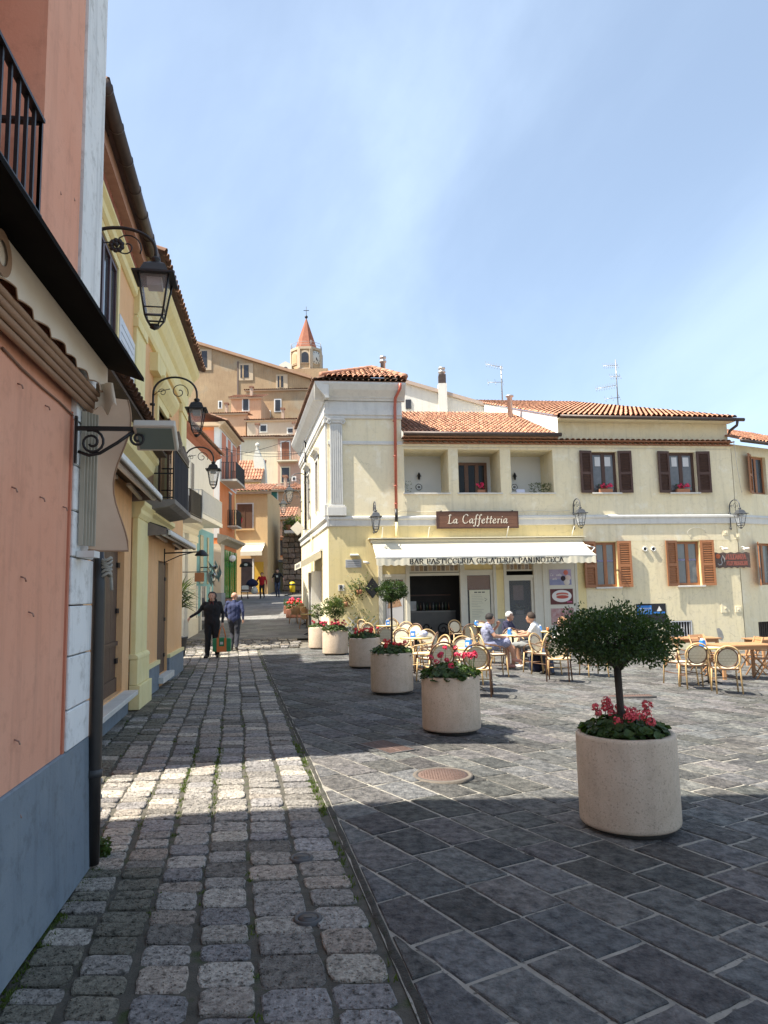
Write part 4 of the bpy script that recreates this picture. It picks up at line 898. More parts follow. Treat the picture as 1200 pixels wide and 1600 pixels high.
k0 = len(mb.v); barrel(mb, (0, 0, 0), (0, 1, 0), (.90, 0, .43), 6.6, 2.2, tones=TR, cw=.19, r=.085, clip=lambda u, v: u > v*.9); mb.xf(Matrix.Translation((-.22, -.2, 8.88)), k0)
k0 = len(mb.v); barrel(mb, (0, 0, 0), (0, -1, 0), (-.80, 0, .43), 6.6, 1.1, tones=TR, cw=.19, r=.085, clip=lambda u, v: 6.6-u > v*2); mb.xf(Matrix.Translation((2.68, 6.4, 8.88)), k0)
mb.build('roof_tile', mTile, B, kind='stuff')
mb = MB()
for a, b in (((-.2, -.2, 8.95), (1.75, 1.85, 9.90)), ((2.66, -.2, 8.95), (1.75, 1.85, 9.90)), ((1.75, 1.85, 9.90), (1.75, 6.2, 9.90))):
    a, b = Vector(a), Vector(b); n = int((b-a).length/.36)
    for i in range(n): mb.tone = g3(.8, 1.1, .05); mb.tube([a.lerp(b, i/n), a.lerp(b, (i+1.1)/n)], [.10, .085], 8)
mb.build('ridge_tile', mTile, B, kind='stuff')
MB().lathe([(.09, 0), (.09, .35), (.13, .36), (.13, .42), (.09, .44), (.09, .5), (.12, .51), (.12, .58), (.0, .6)], 12, (2.15, 1.7, 9.7)).build('flue', mat('galvanised', (.4, .4, .4), (.5, .5, .5), sc1=20, rough=.4, metal=.6), B)
# red downpipe at the corner block
MB().tube([(2.42, -.5, 8.62), (2.42, -.48, 8.45), (2.30, -.16, 8.2), (2.28, -.14, 7.9), (2.25, -.13, 4.45)], .05, 10).build('red_downpipe', mat('red pipe', (.38, .085, .05), (.45, .12, .075), sc1=8, rough=.45), B, label='terracotta red downpipe')
MB().tube([(2.25, -.13, 4.44), (2.25, -.13, 4.02)], .052, 10).build('black_pipe_end', mBlack, B); MB().tube([(2.25, -.13, 4.0), (2.25, -.13, 3.3)], .05, 10).build('pale_pipe_end', mCreamY, B)
for z in (7.4, 6.2, 5.2, 4.6): MB().tube([(2.25, -.13, z), (2.25, -.13, z+.03)], .062, 10).build('pipe_clamp', mat('red pipe', (.38, .085, .05)), B)
# upper windows with shutters
for a, b in UW:
    window(B, a, b, 5.0, 6.44, .15, mShut, mat('veiled glass', (.10, .10, .105), (.15, .15, .155), sc1=5, rough=.06, spec=.7), fw=.09, mull=1)
    for (p, q) in ((a+.17, a+.37), (b-.40, b-.18)): MB().box(p, q, .135, .145, 5.95, 6.28).build('lace_curtain', mLace, B)
    louvre(B, a-.47, a-.02, 4.98, 6.46, -.03, mShut, hinge='r', ang=R(7)); louvre(B, b+.02, b+.50, 4.98, 6.46, -.03, mShut, hinge='l', ang=R(-7))
    MB().box(a-.06, b+.10, -.08, .15, 4.94, 4.995).build('window_sill', mStoneSill, B, bevel=.004)
for a, b in LW:
    window(B, a, b, 1.74, 3.27, .12, mShutL, mat('office glass', (.14, .15, .15), (.19, .2, .2), sc1=2, rough=.05, spec=.8), fw=.085, mull=1, bars=0)
    for (p, q) in ((a+.10, (a+b)/2-.07), ((a+b)/2+.07, b-.10)): MB().box(p, q, .105, .115, 2.60, 2.66).build('film_strip', mat('film violet', (.10, .09, .22), (.4, .4, .5), sc1=30), B); MB().box(p, q, .125, .131, 1.84, 2.2).build('blind', mat('dark lower pane', (.02, .02, .02)), B)
    louvre(B, a-.47, a-.01, 1.72, 3.30, -.03, mShutL, hinge='r', ang=R(10), gap=.075); louvre(B, b+.01, b+.48, 1.72, 3.30, -.03, mShutL, hinge='l', ang=R(-10), gap=.075)
    MB().box(a-.06, b+.10, -.09, .12, 1.675, 1.735).build('window_sill', mStoneSill, B, bevel=.004)
for a, b, c, d, _ in GR:
    MB().box(a, b, .15, .2, c, d).build('cellar_pane', mDarkRoom, B); fr_ = MB()
    for (p, q, r_, s_) in ((a, b, c, c+.04), (a, b, d-.04, d), (a, a+.04, c+.04, d-.04), (b-.04, b, c+.04, d-.04)): fr_.box(p, q, -.02, .02, r_, s_)
    g = fr_.build('cellar_grille', mat('grille grey', (.42, .43, .45), (.5, .5, .52), sc1=9, rough=.5), B)
    for i in range(7): x = a+.09+i*(b-a-.18)/6; MB().box(x-.01, x+.01, -.01, .01, c+.04, d-.04).build('grille_bar', MATS['grille grey'], g)
    MB().tube([(a+.4+lerp(.10, .02, i/20)*math.cos(i*.5), -.015, .2+lerp(.10, .02, i/20)*math.sin(i*.5)) for i in range(21)], .008, 5).build('grille_scroll', MATS['grille grey'], g)
for px in (1007, 1020):
    x, z = CF.at(px, 858); MB().lathe([(.075, 0), (.085, .01), (.085, .05), (.06, .052), (.055, .0)], 16, caps=False).xf(Matrix.Translation((x, -.01, z)) @ Matrix.Rotation(PI/2, 4, 'X')).build('vent_ring', mTrimW, B); MB().lathe([(.056, 0), (.056, .01)], 16).xf(Matrix.Translation((x, -.012, z)) @ Matrix.Rotation(PI/2, 4, 'X')).build('vent_hole', mDarkRoom, B)
for px, py, w in ((1133, 950, .16), (1153, 952, .11), (1133, 832, .1), (1152, 838, .09)):
    x, z = CF.at(px, py); MB().box(x-w, x+w, -.025, 0, z-w, z+w).box(x-.03, x+.03, -.05, -.025, z-.03, z+.03).build('tie_plate', mCream, B, bevel=.004)
# rough patch where the render has fallen off
x, z = CF.at(1125, 991); MB().prism([(x-.12, z+.2), (x-.02, z+.22), (x+.08, z+.1), (x+.13, z-.1), (x+.06, z-.22), (x-.05, z-.18), (x-.1, z)], -.010, -.0075, 'y').build('bare_patch', mat('bare cement', (.24, .235, .22), (.32, .31, .29), sc1=12, bump=.5), B)
# side face along the lane
mb = MB(); wall_holes(mb, -9.5, -.0, -.5, 8.1, [(-3.5, -2.3, -.5, 2.55, .15), (-3.3, -2.5, 4.75, 6.6, .15), (-6.2, -5.5, 4.75, 6.6, .15)]); so = mb.build('side_wall', mCream, B)
def onside(o): o.matrix_parent_inverse = B.matrix_world.inverted() if False else Matrix(); o.matrix_local = CF.i @ SF.m; return o
onside(so)
def sidepart(mb, name, m, **k): return onside(mb.build(name, m, B, **k))
sidepart(moulding(MB(), -9.5, .06, [(.02, 3.88), (.05, 3.90), (.05, 4.08), (.12, 4.14), (.12, 4.22)]), 'string_course', mStuc)
sidepart(moulding(MB(), -9.5, .08, [(.03, 7.50), (.06, 7.53), (.06, 7.60), (.10, 7.63), (.10, 7.80), (.05, 7.81), (.05, 8.10)]), 'architrave', mStuc)
sidepart(moulding(MB(), -9.5, .42, [(.10, 8.11), (.13, 8.18), (.20, 8.27), (.34, 8.42), (.42, 8.56), (.44, 8.60), (.44, 8.65)]), 'cornice', mStuc)
for (a, b) in ((-.45, -.03), (-7.2, -6.75)):
    mbp = MB(); mbp.box(a, b, -.07, 0, 4.6, 7.4); mbp.box(a-.05, b+.05, -.12, 0, 4.25, 4.6); mbp.box(a-.05, b+.05, -.12, 0, 7.36, 7.5); sidepart(mbp, 'pilaster', mStuc)
for (a, b) in ((-3.3, -2.5), (-6.2, -5.5)):
    sidepart(MB().box(a, b, .08, .13, 4.75, 6.6), 'window', mShut); mbp = MB(); mbp.box(a-.12, a, -.05, .05, 4.7, 6.72); mbp.box(b, b+.12, -.05, .05, 4.7, 6.72); mbp.box(a-.12, b+.12, -.052, .05, 6.6, 6.72); sidepart(mbp, 'window_surround', mStuc)
    sidepart(moulding(MB(), a-.25, b+.25, [(.05, 6.75), (.1, 6.85), (.22, 6.92), (.22, 7.0)]), 'window_hood', mStuc)
mbp = MB(); mbp.box(-3.5, -3.38, .02, .1, -.1, 2.55); mbp.box(-2.95, -2.85, .02, .1, -.1, 2.55); mbp.box(-2.42, -2.3, .02, .1, -.1, 2.55); sidepart(mbp, 'side_door', mTrimW)
sidepart(MB().box(-3.5, -2.3, .12, .14, -.1, 2.55), 'side_door_glass', mGlass)
sidepart(MB().box(-3.62, -3.5, -.30, .02, .1, 2.5), 'side_door_leaf', mTrimW); sidepart(MB().box(-2.2, -2.12, -.34, .02, .05, 2.5), 'side_door_leaf', mTrimW)
sidepart(MB().box(-5.6, -4.9, -.18, 0, .3, 1.75), 'meter_box', mat('meter box', (.5, .47, .38), (.56, .53, .43), sc1=4), bevel=.01)
sidepart(MB().tube([(-6.5, -.1, 8.3), (-6.5, -.1, 4.4)], .05, 8), 'side_downpipe', mBlack)
sidepart(MB().tube([(-4.4, -.08, 4.0), (-4.4, -.08, .3)], .03, 8), 'side_conduit', mCreamY)
def words(par, keys, x, z, h, thick, thin, phi, y, sp, th, cd, m_):
    w_ = []
    for k in list(keys)+[' ']:
        if k == ' ':
            if w_: mb = MB(); x = lettering(mb, w_, x, z, h, thick, thin, phi, y, sp, th, cd); mb.build('lettering', m_, par)
            w_ = []; x += .45*h*cd
        else: w_.append(k)
# ------------------------------------------------------------------ cafe front (parts of the building), awning, signs
mFrameG = mat('shop frame cream grey', (.56, .53, .44), (.62, .59, .50), sc1=4, dirt=.1, rough=.5)
mShopGlass = mat('shop glass', (.5, .52, .54), rough=.03, alpha=.10, spec=.8)
# interior: shallow room with counter behind the open door
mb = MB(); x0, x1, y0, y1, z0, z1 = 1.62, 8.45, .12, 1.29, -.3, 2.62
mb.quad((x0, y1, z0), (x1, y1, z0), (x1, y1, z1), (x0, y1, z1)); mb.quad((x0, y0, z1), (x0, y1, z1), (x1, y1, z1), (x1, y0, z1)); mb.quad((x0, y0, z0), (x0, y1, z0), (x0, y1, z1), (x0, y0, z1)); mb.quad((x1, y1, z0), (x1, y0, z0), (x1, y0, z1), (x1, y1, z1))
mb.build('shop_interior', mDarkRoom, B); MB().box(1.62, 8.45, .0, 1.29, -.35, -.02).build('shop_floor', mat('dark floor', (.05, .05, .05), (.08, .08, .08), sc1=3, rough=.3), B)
MB().box(2.62, 4.4, -.35, .1, -.3, -.05).build('door_step', mGreyBase, B)
mCount = mat('counter stone', (.05, .05, .05), (.075, .07, .065), sc1=5, rough=.3)
c = MB().box(2.3, 4.35, .75, 1.2, -.02, 1.0).build('counter', mCount, B); MB().box(2.3, 4.35, .70, 1.2, 1.0, 1.05).build('counter_top', mat('counter top', (.13, .13, .13), rough=.2), B)
mb = MB()
for k, (cx, cz, r0, tr) in enumerate(((2.8, .45, .2, 1.6), (3.35, .5, .16, -1.4), (3.9, .42, .22, 1.5))): mb.tube([(cx+lerp(r0, .03, i/24)*math.cos(tr*2*PI*i/24), .74, cz+lerp(r0, .03, i/24)*math.sin(tr*2*PI*i/24)) for i in range(25)], .022, 6)
mb.tube([(2.4, .74, .3), (2.8, .74, .2), (3.2, .74, .36), (3.6, .74, .26), (4.2, .74, .3)], .02, 6); mb.build('counter_ornament', mat('ornament black', (.012, .012, .012)), B)
MB().box(2.35, 3.0, .76, 1.15, 1.06, 1.38).build('display_case', mat('case glass', (.25, .27, .28), rough=.05, spec=.8), B)
for i in range(11): MB().lathe([(.03, 0), (.03, .16), (.012, .2), (.012, .26)], 8, (3.1+i*.11, 1.1, 1.06)).build('bottle', mat('bottle %d' % (i % 3), [(.05, .08, .04), (.12, .06, .03), (.15, .15, .14)][i % 3], rough=.15), B)
MB().box(2.6, 4.3, 1.2, 1.27, 1.55, 1.6).build('back_shelf', mShut, B)
# frame: posts and lintel panels
for (a, b) in ((1.62, 1.76), (2.54, 2.66), (4.36, 4.52), (5.50, 5.60), (5.86, 5.96), (6.90, 7.0), (7.22, 7.36), (8.36, 8.45)):
    MB().box(a, b, -.04, .10, -.12, 2.62).build('shop_post', mFrameG, B, bevel=.006)
for (a, b, z) in ((1.76, 2.54, 2.2), (2.66, 4.36, 2.22), (4.52, 5.50, 2.3), (5.96, 6.90, 2.1)):
    MB().box(a, b, -.02, .09, z, z+.09).build('shop_rail', mFrameG, B)
# panels of small pictures over the openings
mPics = [mat('pic %d' % i, c_, c2_, sc1=25, fac=1) for i, (c_, c2_) in enumerate((((.3, .2, .1), (.5, .4, .3)), ((.05, .04, .04), (.3, .25, .2)), ((.45, .35, .2), (.2, .1, .05)), ((.4, .38, .33), (.15, .1, .1))))]
for (a, b, n) in ((2.70, 4.32, 11), (5.98, 6.88, 7)):
    MB().box(a-.03, b+.03, .02, .05, 2.33, 2.60).build('picture_board', mFrameG, B)
    for i in range(n): w = (b-a)/n; MB().box(a+i*w+.015, a+(i+1)*w-.015, .008, .018, 2.38, 2.55).build('small_picture', mPics[(i*7) % 4], B)
MB().box(4.52, 5.86, .03, .09, 2.39, 2.62).build('shop_panel', mCreamY, B); MB().box(5.60, 5.86, -.01, .09, .75, 2.39).build('shop_pier', mCreamY, B); MB().box(5.60, 5.86, -.012, .09, -.3, .748).build('shop_pier_base', mGreyBase, B)
MB().box(1.76, 2.54, .03, .09, 2.29, 2.62).build('shop_panel', mCreamY, B); MB().box(7.0, 7.22, -.01, .09, -.3, 2.62).build('shop_panel', mFrameG, B)
# left leaf with photo panels, menu leaf, window
def leaf(a, b, z0, z1, y=.02):
    mb = MB(); f = .09; mb.box(a, b, y, y+.05, z0, z0+.2); mb.box(a, b, y, y+.05, z1-f, z1); mb.box(a, a+f, y, y+.05, z0+.2, z1-f); mb.box(b-f, b, y, y+.05, z0+.2, z1-f); o = mb.build('shop_leaf', mFrameG, B); MB().box(a+f, b-f, y+.02, y+.03, z0+.2, z1-f).build('pane', mShopGlass, o); return o
leaf(1.76, 2.54, .0, 2.2); leaf(4.52, 5.50, .0, 2.3); leaf(5.96, 6.90, .0, 2.1)
MB().box(1.86, 2.44, .055, .065, 1.85, 2.1).build('blind', mat('bamboo blind', (.16, .07, .035), (.2, .09, .05), sc1=30, aniso=(1, 1, 8)), B)
MB().box(4.62, 5.40, .055, .065, 1.72, 2.2).build('blind', MATS['bamboo blind'], B)
def poster(fr, name, label, x, z, w, h, y, bgm):
    t = fthing(fr, name, label, 'poster', x, y, z); MB().box(-w/2, w/2, -.008, 0, 0, h).build('sheet', bgm, t); return t
t = poster(CF, 'poster', 'poster of a pizza slice low in the left shop leaf', 2.15, .22, .56, 1.5, .018, mat('poster white', (.62, .6, .58), (.66, .64, .62), sc1=3))
MB().add([(-.24, -.010, .95+.0), (.24, -.010, 1.02), (.16, -.010, 1.25), (-.2, -.010, 1.28)], [(0, 1, 2, 3)]).build('food_print', mat('pizza print', (.35, .12, .05), (.55, .4, .25), sc1=18, fac=1), t); MB().add([(-.1, -.010, .1), (.22, -.010, .05), (.12, -.010, .5), (.0, -.010, .58)], [(0, 1, 2, 3)]).build('food_print', MATS['pizza print'], t)
t = poster(CF, 'menu_board', 'tall cream menu board behind glass beside the cafe door', 5.02, .30, .70, 1.42, .018, mat('menu cream', (.62, .60, .45), (.66, .64, .5), sc1=3))
ink = mat('ink dark', (.06, .06, .055)); rr = random.Random(5)
for i in range(3): MB().box(-.18+.13*i, -.08+.13*i, -.011, -.008, 1.325, 1.36).build('heading', ink, t)
for i in range(22):
    z = 1.25-i*.054
    if i in (8, 15): continue
    MB().box(-.28, -.28+rr.uniform(.2, .42), -.011, -.008, z, z+.009).build('text_line', mat('ink faint', (.3, .3, .25)), t)
MB().tube([(.16, -.012, 1.15), (.25, -.012, 1.1), (.17, -.012, 1.05)], .008, 4).build('arrow_mark', ink, t); MB().tube([(.12+.09*math.cos(a), -.012, .3+.03*math.sin(a)) for a in [i*PI/8 for i in range(17)]], .006, 4).build('drawn_mark', ink, t)
MB().box(6.02, 6.86, .2, .6, -.02, .85).build('window_shelf', mCount, B)
mb = MB(); rr = random.Random(8)
for i in range(160): c = Vector((6.5+rr.gauss(0, .14), .4, 1.0+abs(rr.gauss(0, .08)))); d = Vector((rr.uniform(-1, 1), rr.uniform(-.5, .5), rr.uniform(-.2, 1))).normalized(); e = d.orthogonal().normalized(); mb.tone = g3(.5, 1.1); mb.add([c-d*.04, c+e*.02, c+d*.05, c-e*.02], [(0, 1, 2, 3)])
mb.build('window_plant', leafmat('dull leaf', (.03, .04, .02), (.06, .07, .03)), B); MB().box(6.35, 6.62, .3, .5, .86, 1.0).build('window_pot', mCount, B)
t = poster(CF, 'window_poster', 'dark portrait shaped poster hanging inside the cafe window', 6.45, 1.35, .36, .5, .3, mat('poster dark', (.09, .05, .045), (.15, .1, .09), sc1=12, fac=1))
# poster column
MB().box(7.36, 8.36, -.02, .09, -.15, 2.62).build('poster_column', mFrameG, B)
t = poster(CF, 'ice_cream_poster', 'lilac ice cream poster at the top of the poster column', 7.84, 1.83, .78, .53, -.024, mat('lilac print', (.33, .28, .40), (.42, .38, .5), sc1=6))
MB().box(-.385, .385, -.0105, -.0085, .01, .2).build('printed_band', mat('blue lilac', (.2, .22, .36), (.28, .3, .44), sc1=8), t)
for (a, b, r_, cm) in ((.2, .42, .085, ((.55, .16, .12), 'coral')), (.10, .22, .09, ((.03, .02, .03), 'liquorice')), (.27, .24, .10, ((.62, .5, .45), 'cream ice')), (.22, .10, .11, ((.6, .55, .5), 'milk ice'))):
    MB().lathe([(r_, 0), (r_*.95, .004), (.001, .006)], 18, caps=False).xf(Matrix.Translation((a, -.009, b)) @ Matrix.Rotation(PI/2, 4, 'X')).build('scoop_print', mat(cm[1], cm[0]), t)
mb = MB(); wht = mat('white ink', (.75, .73, .7)); lettering(mb, ['l_C', 'a'], -.36, .31, .09, .14, .05, .5, -.012, .02, .002); lettering(mb, ['a', 'r', 't', 'i'], -.28, .18, .10, .14, .05, .5, -.012, .02, .002); lettering(mb, ['e', 'l', 'a'] if 'l' in GL else ['e', 'a', 't', 'a'], -.14, .31, .1, .14, .05, .5, -.012, .02, .002); mb.build('printed_letters', wht, t)
t = poster(CF, 'sandwich_poster', 'poster of a filled sandwich on a white oval plate, middle of the column', 7.86, 1.18, .80, .52, -.024, mat('maroon print', (.10, .03, .03), (.14, .05, .045), sc1=6))
MB().lathe([(.3, 0), (.29, .004), (.001, .005)], 26, caps=False).xf(Matrix.Translation((-.0, -.0085, .28)) @ Matrix.Rotation(PI/2, 4, 'X') @ Matrix.Diagonal((1.15, .68, 1, 1))).build('plate_print', mat('plate white', (.68, .66, .64)), t)
for dz, cc in ((.34, (.48, .10, .07)), (.29, (.62, .5, .42)), (.25, (.42, .08, .06))): MB().lathe([(.2, 0), (.19, .004), (.001, .005)], 18, caps=False).xf(Matrix.Translation((.02, -.013-(.34-dz)*.02, dz)) @ Matrix.Rotation(PI/2, 4, 'X') @ Matrix.Diagonal((1.1, .3, 1, 1))).build('filling_print', mat('print %.2f' % dz, cc), t)
for i in range(5): MB().box(.18+i*.035, .205+i*.035, -.0165, -.0145, .06, .10).build('printed_mark', mat('pink ink', (.6, .12, .25)), t)
t = poster(CF, 'cake_poster', 'poster of small red desserts, lowest of the column', 7.86, .50, .80, .55, -.024, mat('dessert print', (.30, .06, .06), (.5, .4, .38), sc1=9, fac=1))
# plinth of the corner block
MB().box(.0, 1.6, -.02, 0, -.5, .62).build('plinth', mGreyBase, B)
# ---- signs
t = fthing(CF, 'cafe_sign', 'dark wooden sign board reading La Caffetteria above the awning', 'sign', 3.62, -.10, 3.80)
sgm = mat('sign wood', (.13, .055, .03), (.18, .085, .05), sc1=9, aniso=(.6, 1, 9), rough=.55, bump=.2, bs=50)
bw, bh = 2.76, .52
for i in range(4): MB().box(0, bw, -.07, -.03, i*bh/4+.002, (i+1)*bh/4-.002).build('plank', sgm, t)
for (a, b, c, d) in ((-.03, bw+.03, -.03, .012), (-.03, bw+.03, bh-.012, bh+.03), (-.03, .012, .012, bh-.012), (bw-.012, bw+.03, .012, bh-.012)): MB().box(a, b, -.085, -.025, c, d).build('frame', mShut, t)
keys = ['l_L', 'a', ' ', 'l_C', 'a', 'f', 'f', 'e', 't', 't', 'e', 'r', 'i', 'a']; h = .30; cd = 1.04
w = textwidth(keys, h, .04, cd); words(t, keys, (bw-w)/2, .14, h, .11, .035, .6, -.078, .04, .006, cd, mat('cream paint', (.72, .66, .55)))
for x in (.15, bw-.15): MB().box(x-.02, x+.02, -.03, .09, bh+.02, bh+.06).build('hanger', mBlack, t)
# ---- awning
t = fthing(CF, 'cafe_awning', 'long cream awning with printed valance over the cafe front', 'awning', 1.42, 0, 0)
mAw = mat('ivory awning cloth', (.60, .56, .44), (.64, .60, .48), sc1=3, rough=.9, bump=.1, bs=200); L = 7.18; zt, zb, out = 3.42, 2.80, 1.22
mb = MB(); mb.sm = True; n = 24; vs = []
for i in range(n+1):
    x = L*i/n; sag = .0
    for j in range(7): k = j/6; vs.append((x, -.14-(out-.14)*k, lerp(zt-.06, zb, k)-.035*math.sin(PI*k)))
mb.add(vs, [(7*i+j, 7*i+7+j, 7*i+8+j, 7*i+1+j) for i in range(n) for j in range(6)]); mb.build('canopy_cloth', mAw, t)
MB().box(-.02, L+.02, -out-.03, -out+.03, zb-.05, zb+.005).build('front_bar', mTrimW, t, bevel=.008)
mb = MB(); mb.sm = True; vs = []; n = 230; zv = zb-.05
for i in range(n+1):
    x = L*i/n; ph = (x/.235) % 1; y = -out-.032-.010*math.sin(x*8)-.004*math.sin(x*31); vs += [(x, y+.006, zv), (x, y, zv-.13), (x, y-.004, zv-.20-.035*math.sin(PI*ph))]
mb.add(vs, [(3*i+j, 3*i+3+j, 3*i+4+j, 3*i+1+j) for i in range(n) for j in range(2)]); val = mb.build('valance', mAw, t)
keys = list('BAR')+[' ']+list('PASTICCERIA')+[' ']+list('GELATERIA')+[' ']+list('PANINOTECA'); h = .155; cd = 1.0; w = textwidth(keys, h, .16, cd); cd = 5.05/w; words(val, keys, 1.05, zv-.185, h, .24, .06, .0, -out-.056, .16, .004, cd, mat('black print', (.015, .015, .018)))
MB().box(-.05, L+.05, -.20, .0, zt-.10, zt+.0).build('housing', mat('housing ivory', (.62, .58, .46), (.66, .62, .5), sc1=3), t, bevel=.01)
MB().box(-.12, L+.12, -.34, .0, zt+.02, zt+.05).build('top_cover', mat('cover ivory', (.66, .61, .47), (.7, .65, .52), sc1=3), t)
for x in (.35, 1.9, 4.6, 6.9): MB().obox((x, -.14, zt+.22), (.012, 0, 0), (0, .15, -.17), (0, .008, .008)).build('stay', mTrimW, t)
for x in (.25, 3.6, 6.95): MB().tube([(x, -.12, zt-.14), (x+.5, -.6, 3.05), (x, -out+.02, zb-.03)], .022, 6).build('arm', mTrimW, t)
# small shop awning on the side face
t = thing('side_awning', 'small sunlit awning with a printed valance on the side of the cafe building', 'awning', SF.w(-4.2, 0, 2.95), SF.rz)
mb = MB(); mb.quad((0, -.05, .25), (2.6, -.05, .25), (2.6, -.75, -.12), (0, -.75, -.12)); mb.quad((0, -.75, -.12), (2.6, -.75, -.12), (2.6, -.755, -.34), (0, -.755, -.34)); mb.quad((2.6, -.05, .25), (2.6, -.05, .0), (2.6, -.75, -.34), (2.6, -.75, -.12)); mb.build('canopy_cloth', mAw, t)
for i in range(6): MB().box(.5+i*.3, .66+i*.3, -.765, -.757, -.29, -.17).build('printed_letter', mat('grey print', (.25, .25, .25)), t)
MB().box(-.02, 2.62, -.1, 0, .24, .32).build('housing', mTrimW, t)
t = thing('diamond_sign', 'white diamond shaped sign board sticking out from the side wall', 'sign', SF.w(-5.2, -.0, 4.32), SF.rz)
MB().obox((0, -.55, 0), (.03, 0, 0), (0, .145, .145), (0, -.145, .145)).build('board', mat('sign white', (.6, .58, .54), (.66, .64, .6), sc1=3), t); MB().tube([(0, 0, -.06), (0, -.4, -.06)], .012, 6).build('arm', mBlack, t)
# ---- wall lamps on the cafe front
wall_lamp(CF, 1.50, 3.72, 'grey lantern lamp on the corner wall left of the awning', reach=.62, S=.76, m=mLampGrey, post=1.5, arch=.26)
wall_lamp(CF, 8.42, 3.80, 'grey lantern lamp just right of the awning end', reach=.62, S=.76, m=mLampGrey, post=1.5, arch=.26)
wall_lamp(CF, 14.2, 3.75, 'grey lantern lamp at the far right of the cream wall', reach=.62, S=.76, m=mLampGrey, post=1.5, arch=.26)
wall_lamp(SF, -5.4, 5.45, 'grey lantern lamp on the side wall above the lane, nearer one', reach=.85, S=.8, m=mLampGrey, post=1.5, arch=.45)
wall_lamp(SF, -9.0, 5.5, 'grey lantern lamp on the side wall above the lane, farther one', reach=.85, S=.75, m=mLampGrey, post=1.2, arch=.4)
# ---- small things on the corner wall
t = fthing(CF, 'house_number', 'small white tile with a dark letter on the corner wall', 'sign', .30, 0, 1.78)
MB().box(0, .20, -.015, 0, 0, .20).build('tile', mat('tile white', (.68, .67, .62)), t); mb = MB(); lettering(mb, ['R'], .05, .04, .13, .3, .16, 0, -.02, .1, .004); mb.build('lettering', ink, t)
t = fthing(CF, 'marble_plaque', 'grey marble plaque on the yellow corner wall under a small lamp', 'plaque', .55, 0, 2.53); MB().box(0, .52, -.025, 0, 0, .26).build('slab', mat('plaque grey', (.36, .37, .38), (.42, .43, .44), sc1=9, rough=.4), t); 
for i in range(3): MB().box(.06, .46, -.027, -.025, .05+.07*i, .06+.07*i).build('text_line', ink, t)
t = fthing(CF, 'plaque_light', 'narrow grey light over the marble plaque', 'wall light', .70, 0, 2.90); MB().prism([(-.16, .0), (-.16, .03), (0, .08), (0, .0)], 0, .28, 'x').build('shade', mat('shade grey green', (.35, .36, .32)), t)
t = fthing(CF, 'security_camera', 'white security camera beside the plaque', 'camera', 1.22, 0, 2.70); MB().tube([(0, 0, 0), (0, -.08, -.01)], .02, 8).build('mount', mTrimW, t); MB().tube([(-.10, -.10, -.0), (.10, -.10, -.03)], .035, 10).build('camera_body', mTrimW, t)
t = fthing(CF, 'floodlight', 'small white floodlight pair over the insurance sign', 'floodlight', 13.75, 0, 2.98)
for dx in (0, .80): MB().tube([(dx, 0, .06), (dx, -.12, .08), (dx+.05, -.18, .03)], .012, 6).build('arm', mTrimW, t); MB().obox((dx+.07, -.2, .0), (.10, 0, .01), (0, .05, .02), (0, -.01, .02)).build('lamp_head', mat('lamp pinkish', (.6, .52, .48), rough=.3), t)
# ---- insurance sign
t = fthing(CF, 'insurance_sign', 'weathered brown sign board reading ALLEANZA ASSICURAZIONI', 'sign', 13.52, -.01, 2.33)
pr = []; n = 22
for i in range(n+1): pr.append((i*1.32/n, .02*math.sin(i*1.7)+.012*math.sin(i*3.1)))
for i in range(n, -1, -1): pr.append((i*1.32/n, .52+.018*math.sin(i*1.3+1)))
MB().prism(pr, -.035, 0, 'y').build('board', mat('old sign wood', (.085, .055, .045), (.13, .09, .075), sc1=5, aniso=(1, 1, 5), rough=.7, bump=.3, bs=40), t)
mr = mat('faded red paint', (.28, .085, .065), (.34, .12, .09), sc1=20); mb = MB(); w = textwidth(list('ALLEANZA'), .20, .1); lettering(mb, list('ALLEANZA'), .40, .275, .19, .2, .07, 0, -.042, .1, .006, .86/w*.95); mb.build('lettering', mr, t)
mb = MB(); w = textwidth(list('ASSICURAZIONI'), .15, .1); lettering(mb, list('ASSICURAZIONI'), .40, .07, .15, .2, .07, 0, -.042, .1, .006, .86/w*.95); mb.build('lettering', mr, t)
MB().lathe([(.09, 0), (.085, .006), (.001, .008)], 14, caps=False).xf(Matrix.Translation((.11, -.037, .40)) @ Matrix.Rotation(PI/2, 4, 'X')).build('emblem', mat('orange paint', (.5, .13, .05)), t); mb = MB(); mb.tube([(.08, -.042, .14), (.12, -.042, .09), (.2, -.042, .1), (.25, -.042, .17), (.22, -.042, .28), (.28, -.042, .40), (.34, -.042, .30), (.33, -.042, .18)], .025, 5); mb.build('emblem', mat('grey paint', (.33, .31, .3)), t)
# blue poster by the cellar window
x, z = CF.at(995, 958); t = poster(CF, 'blue_poster', 'blue and black poster on the cream wall behind the near tree', x+.52, z-.35, 1.08, .66, -.009, mat('poster black', (.015, .015, .02)))
MB().box(-.5, .02, -.0105, -.0085, .3, .6).build('blue_panel', mat('poster blue', (.02, .16, .50), (.04, .22, .6), sc1=8), t); MB().box(.06, .5, -.0105, -.0085, .32, .38).build('blue_strip', MATS['poster blue'], t); MB().add([(.2, -.0105, .4), (.4, -.0105, .4), (.3, -.0105, .58)], [(0, 1, 2)]).build('white_mark', wht, t)
for i in range(3): MB().box(-.42, -.1+.05*i, -.0125, -.0106, .38+.06*i, .395+.06*i).build('text_line', wht, t)
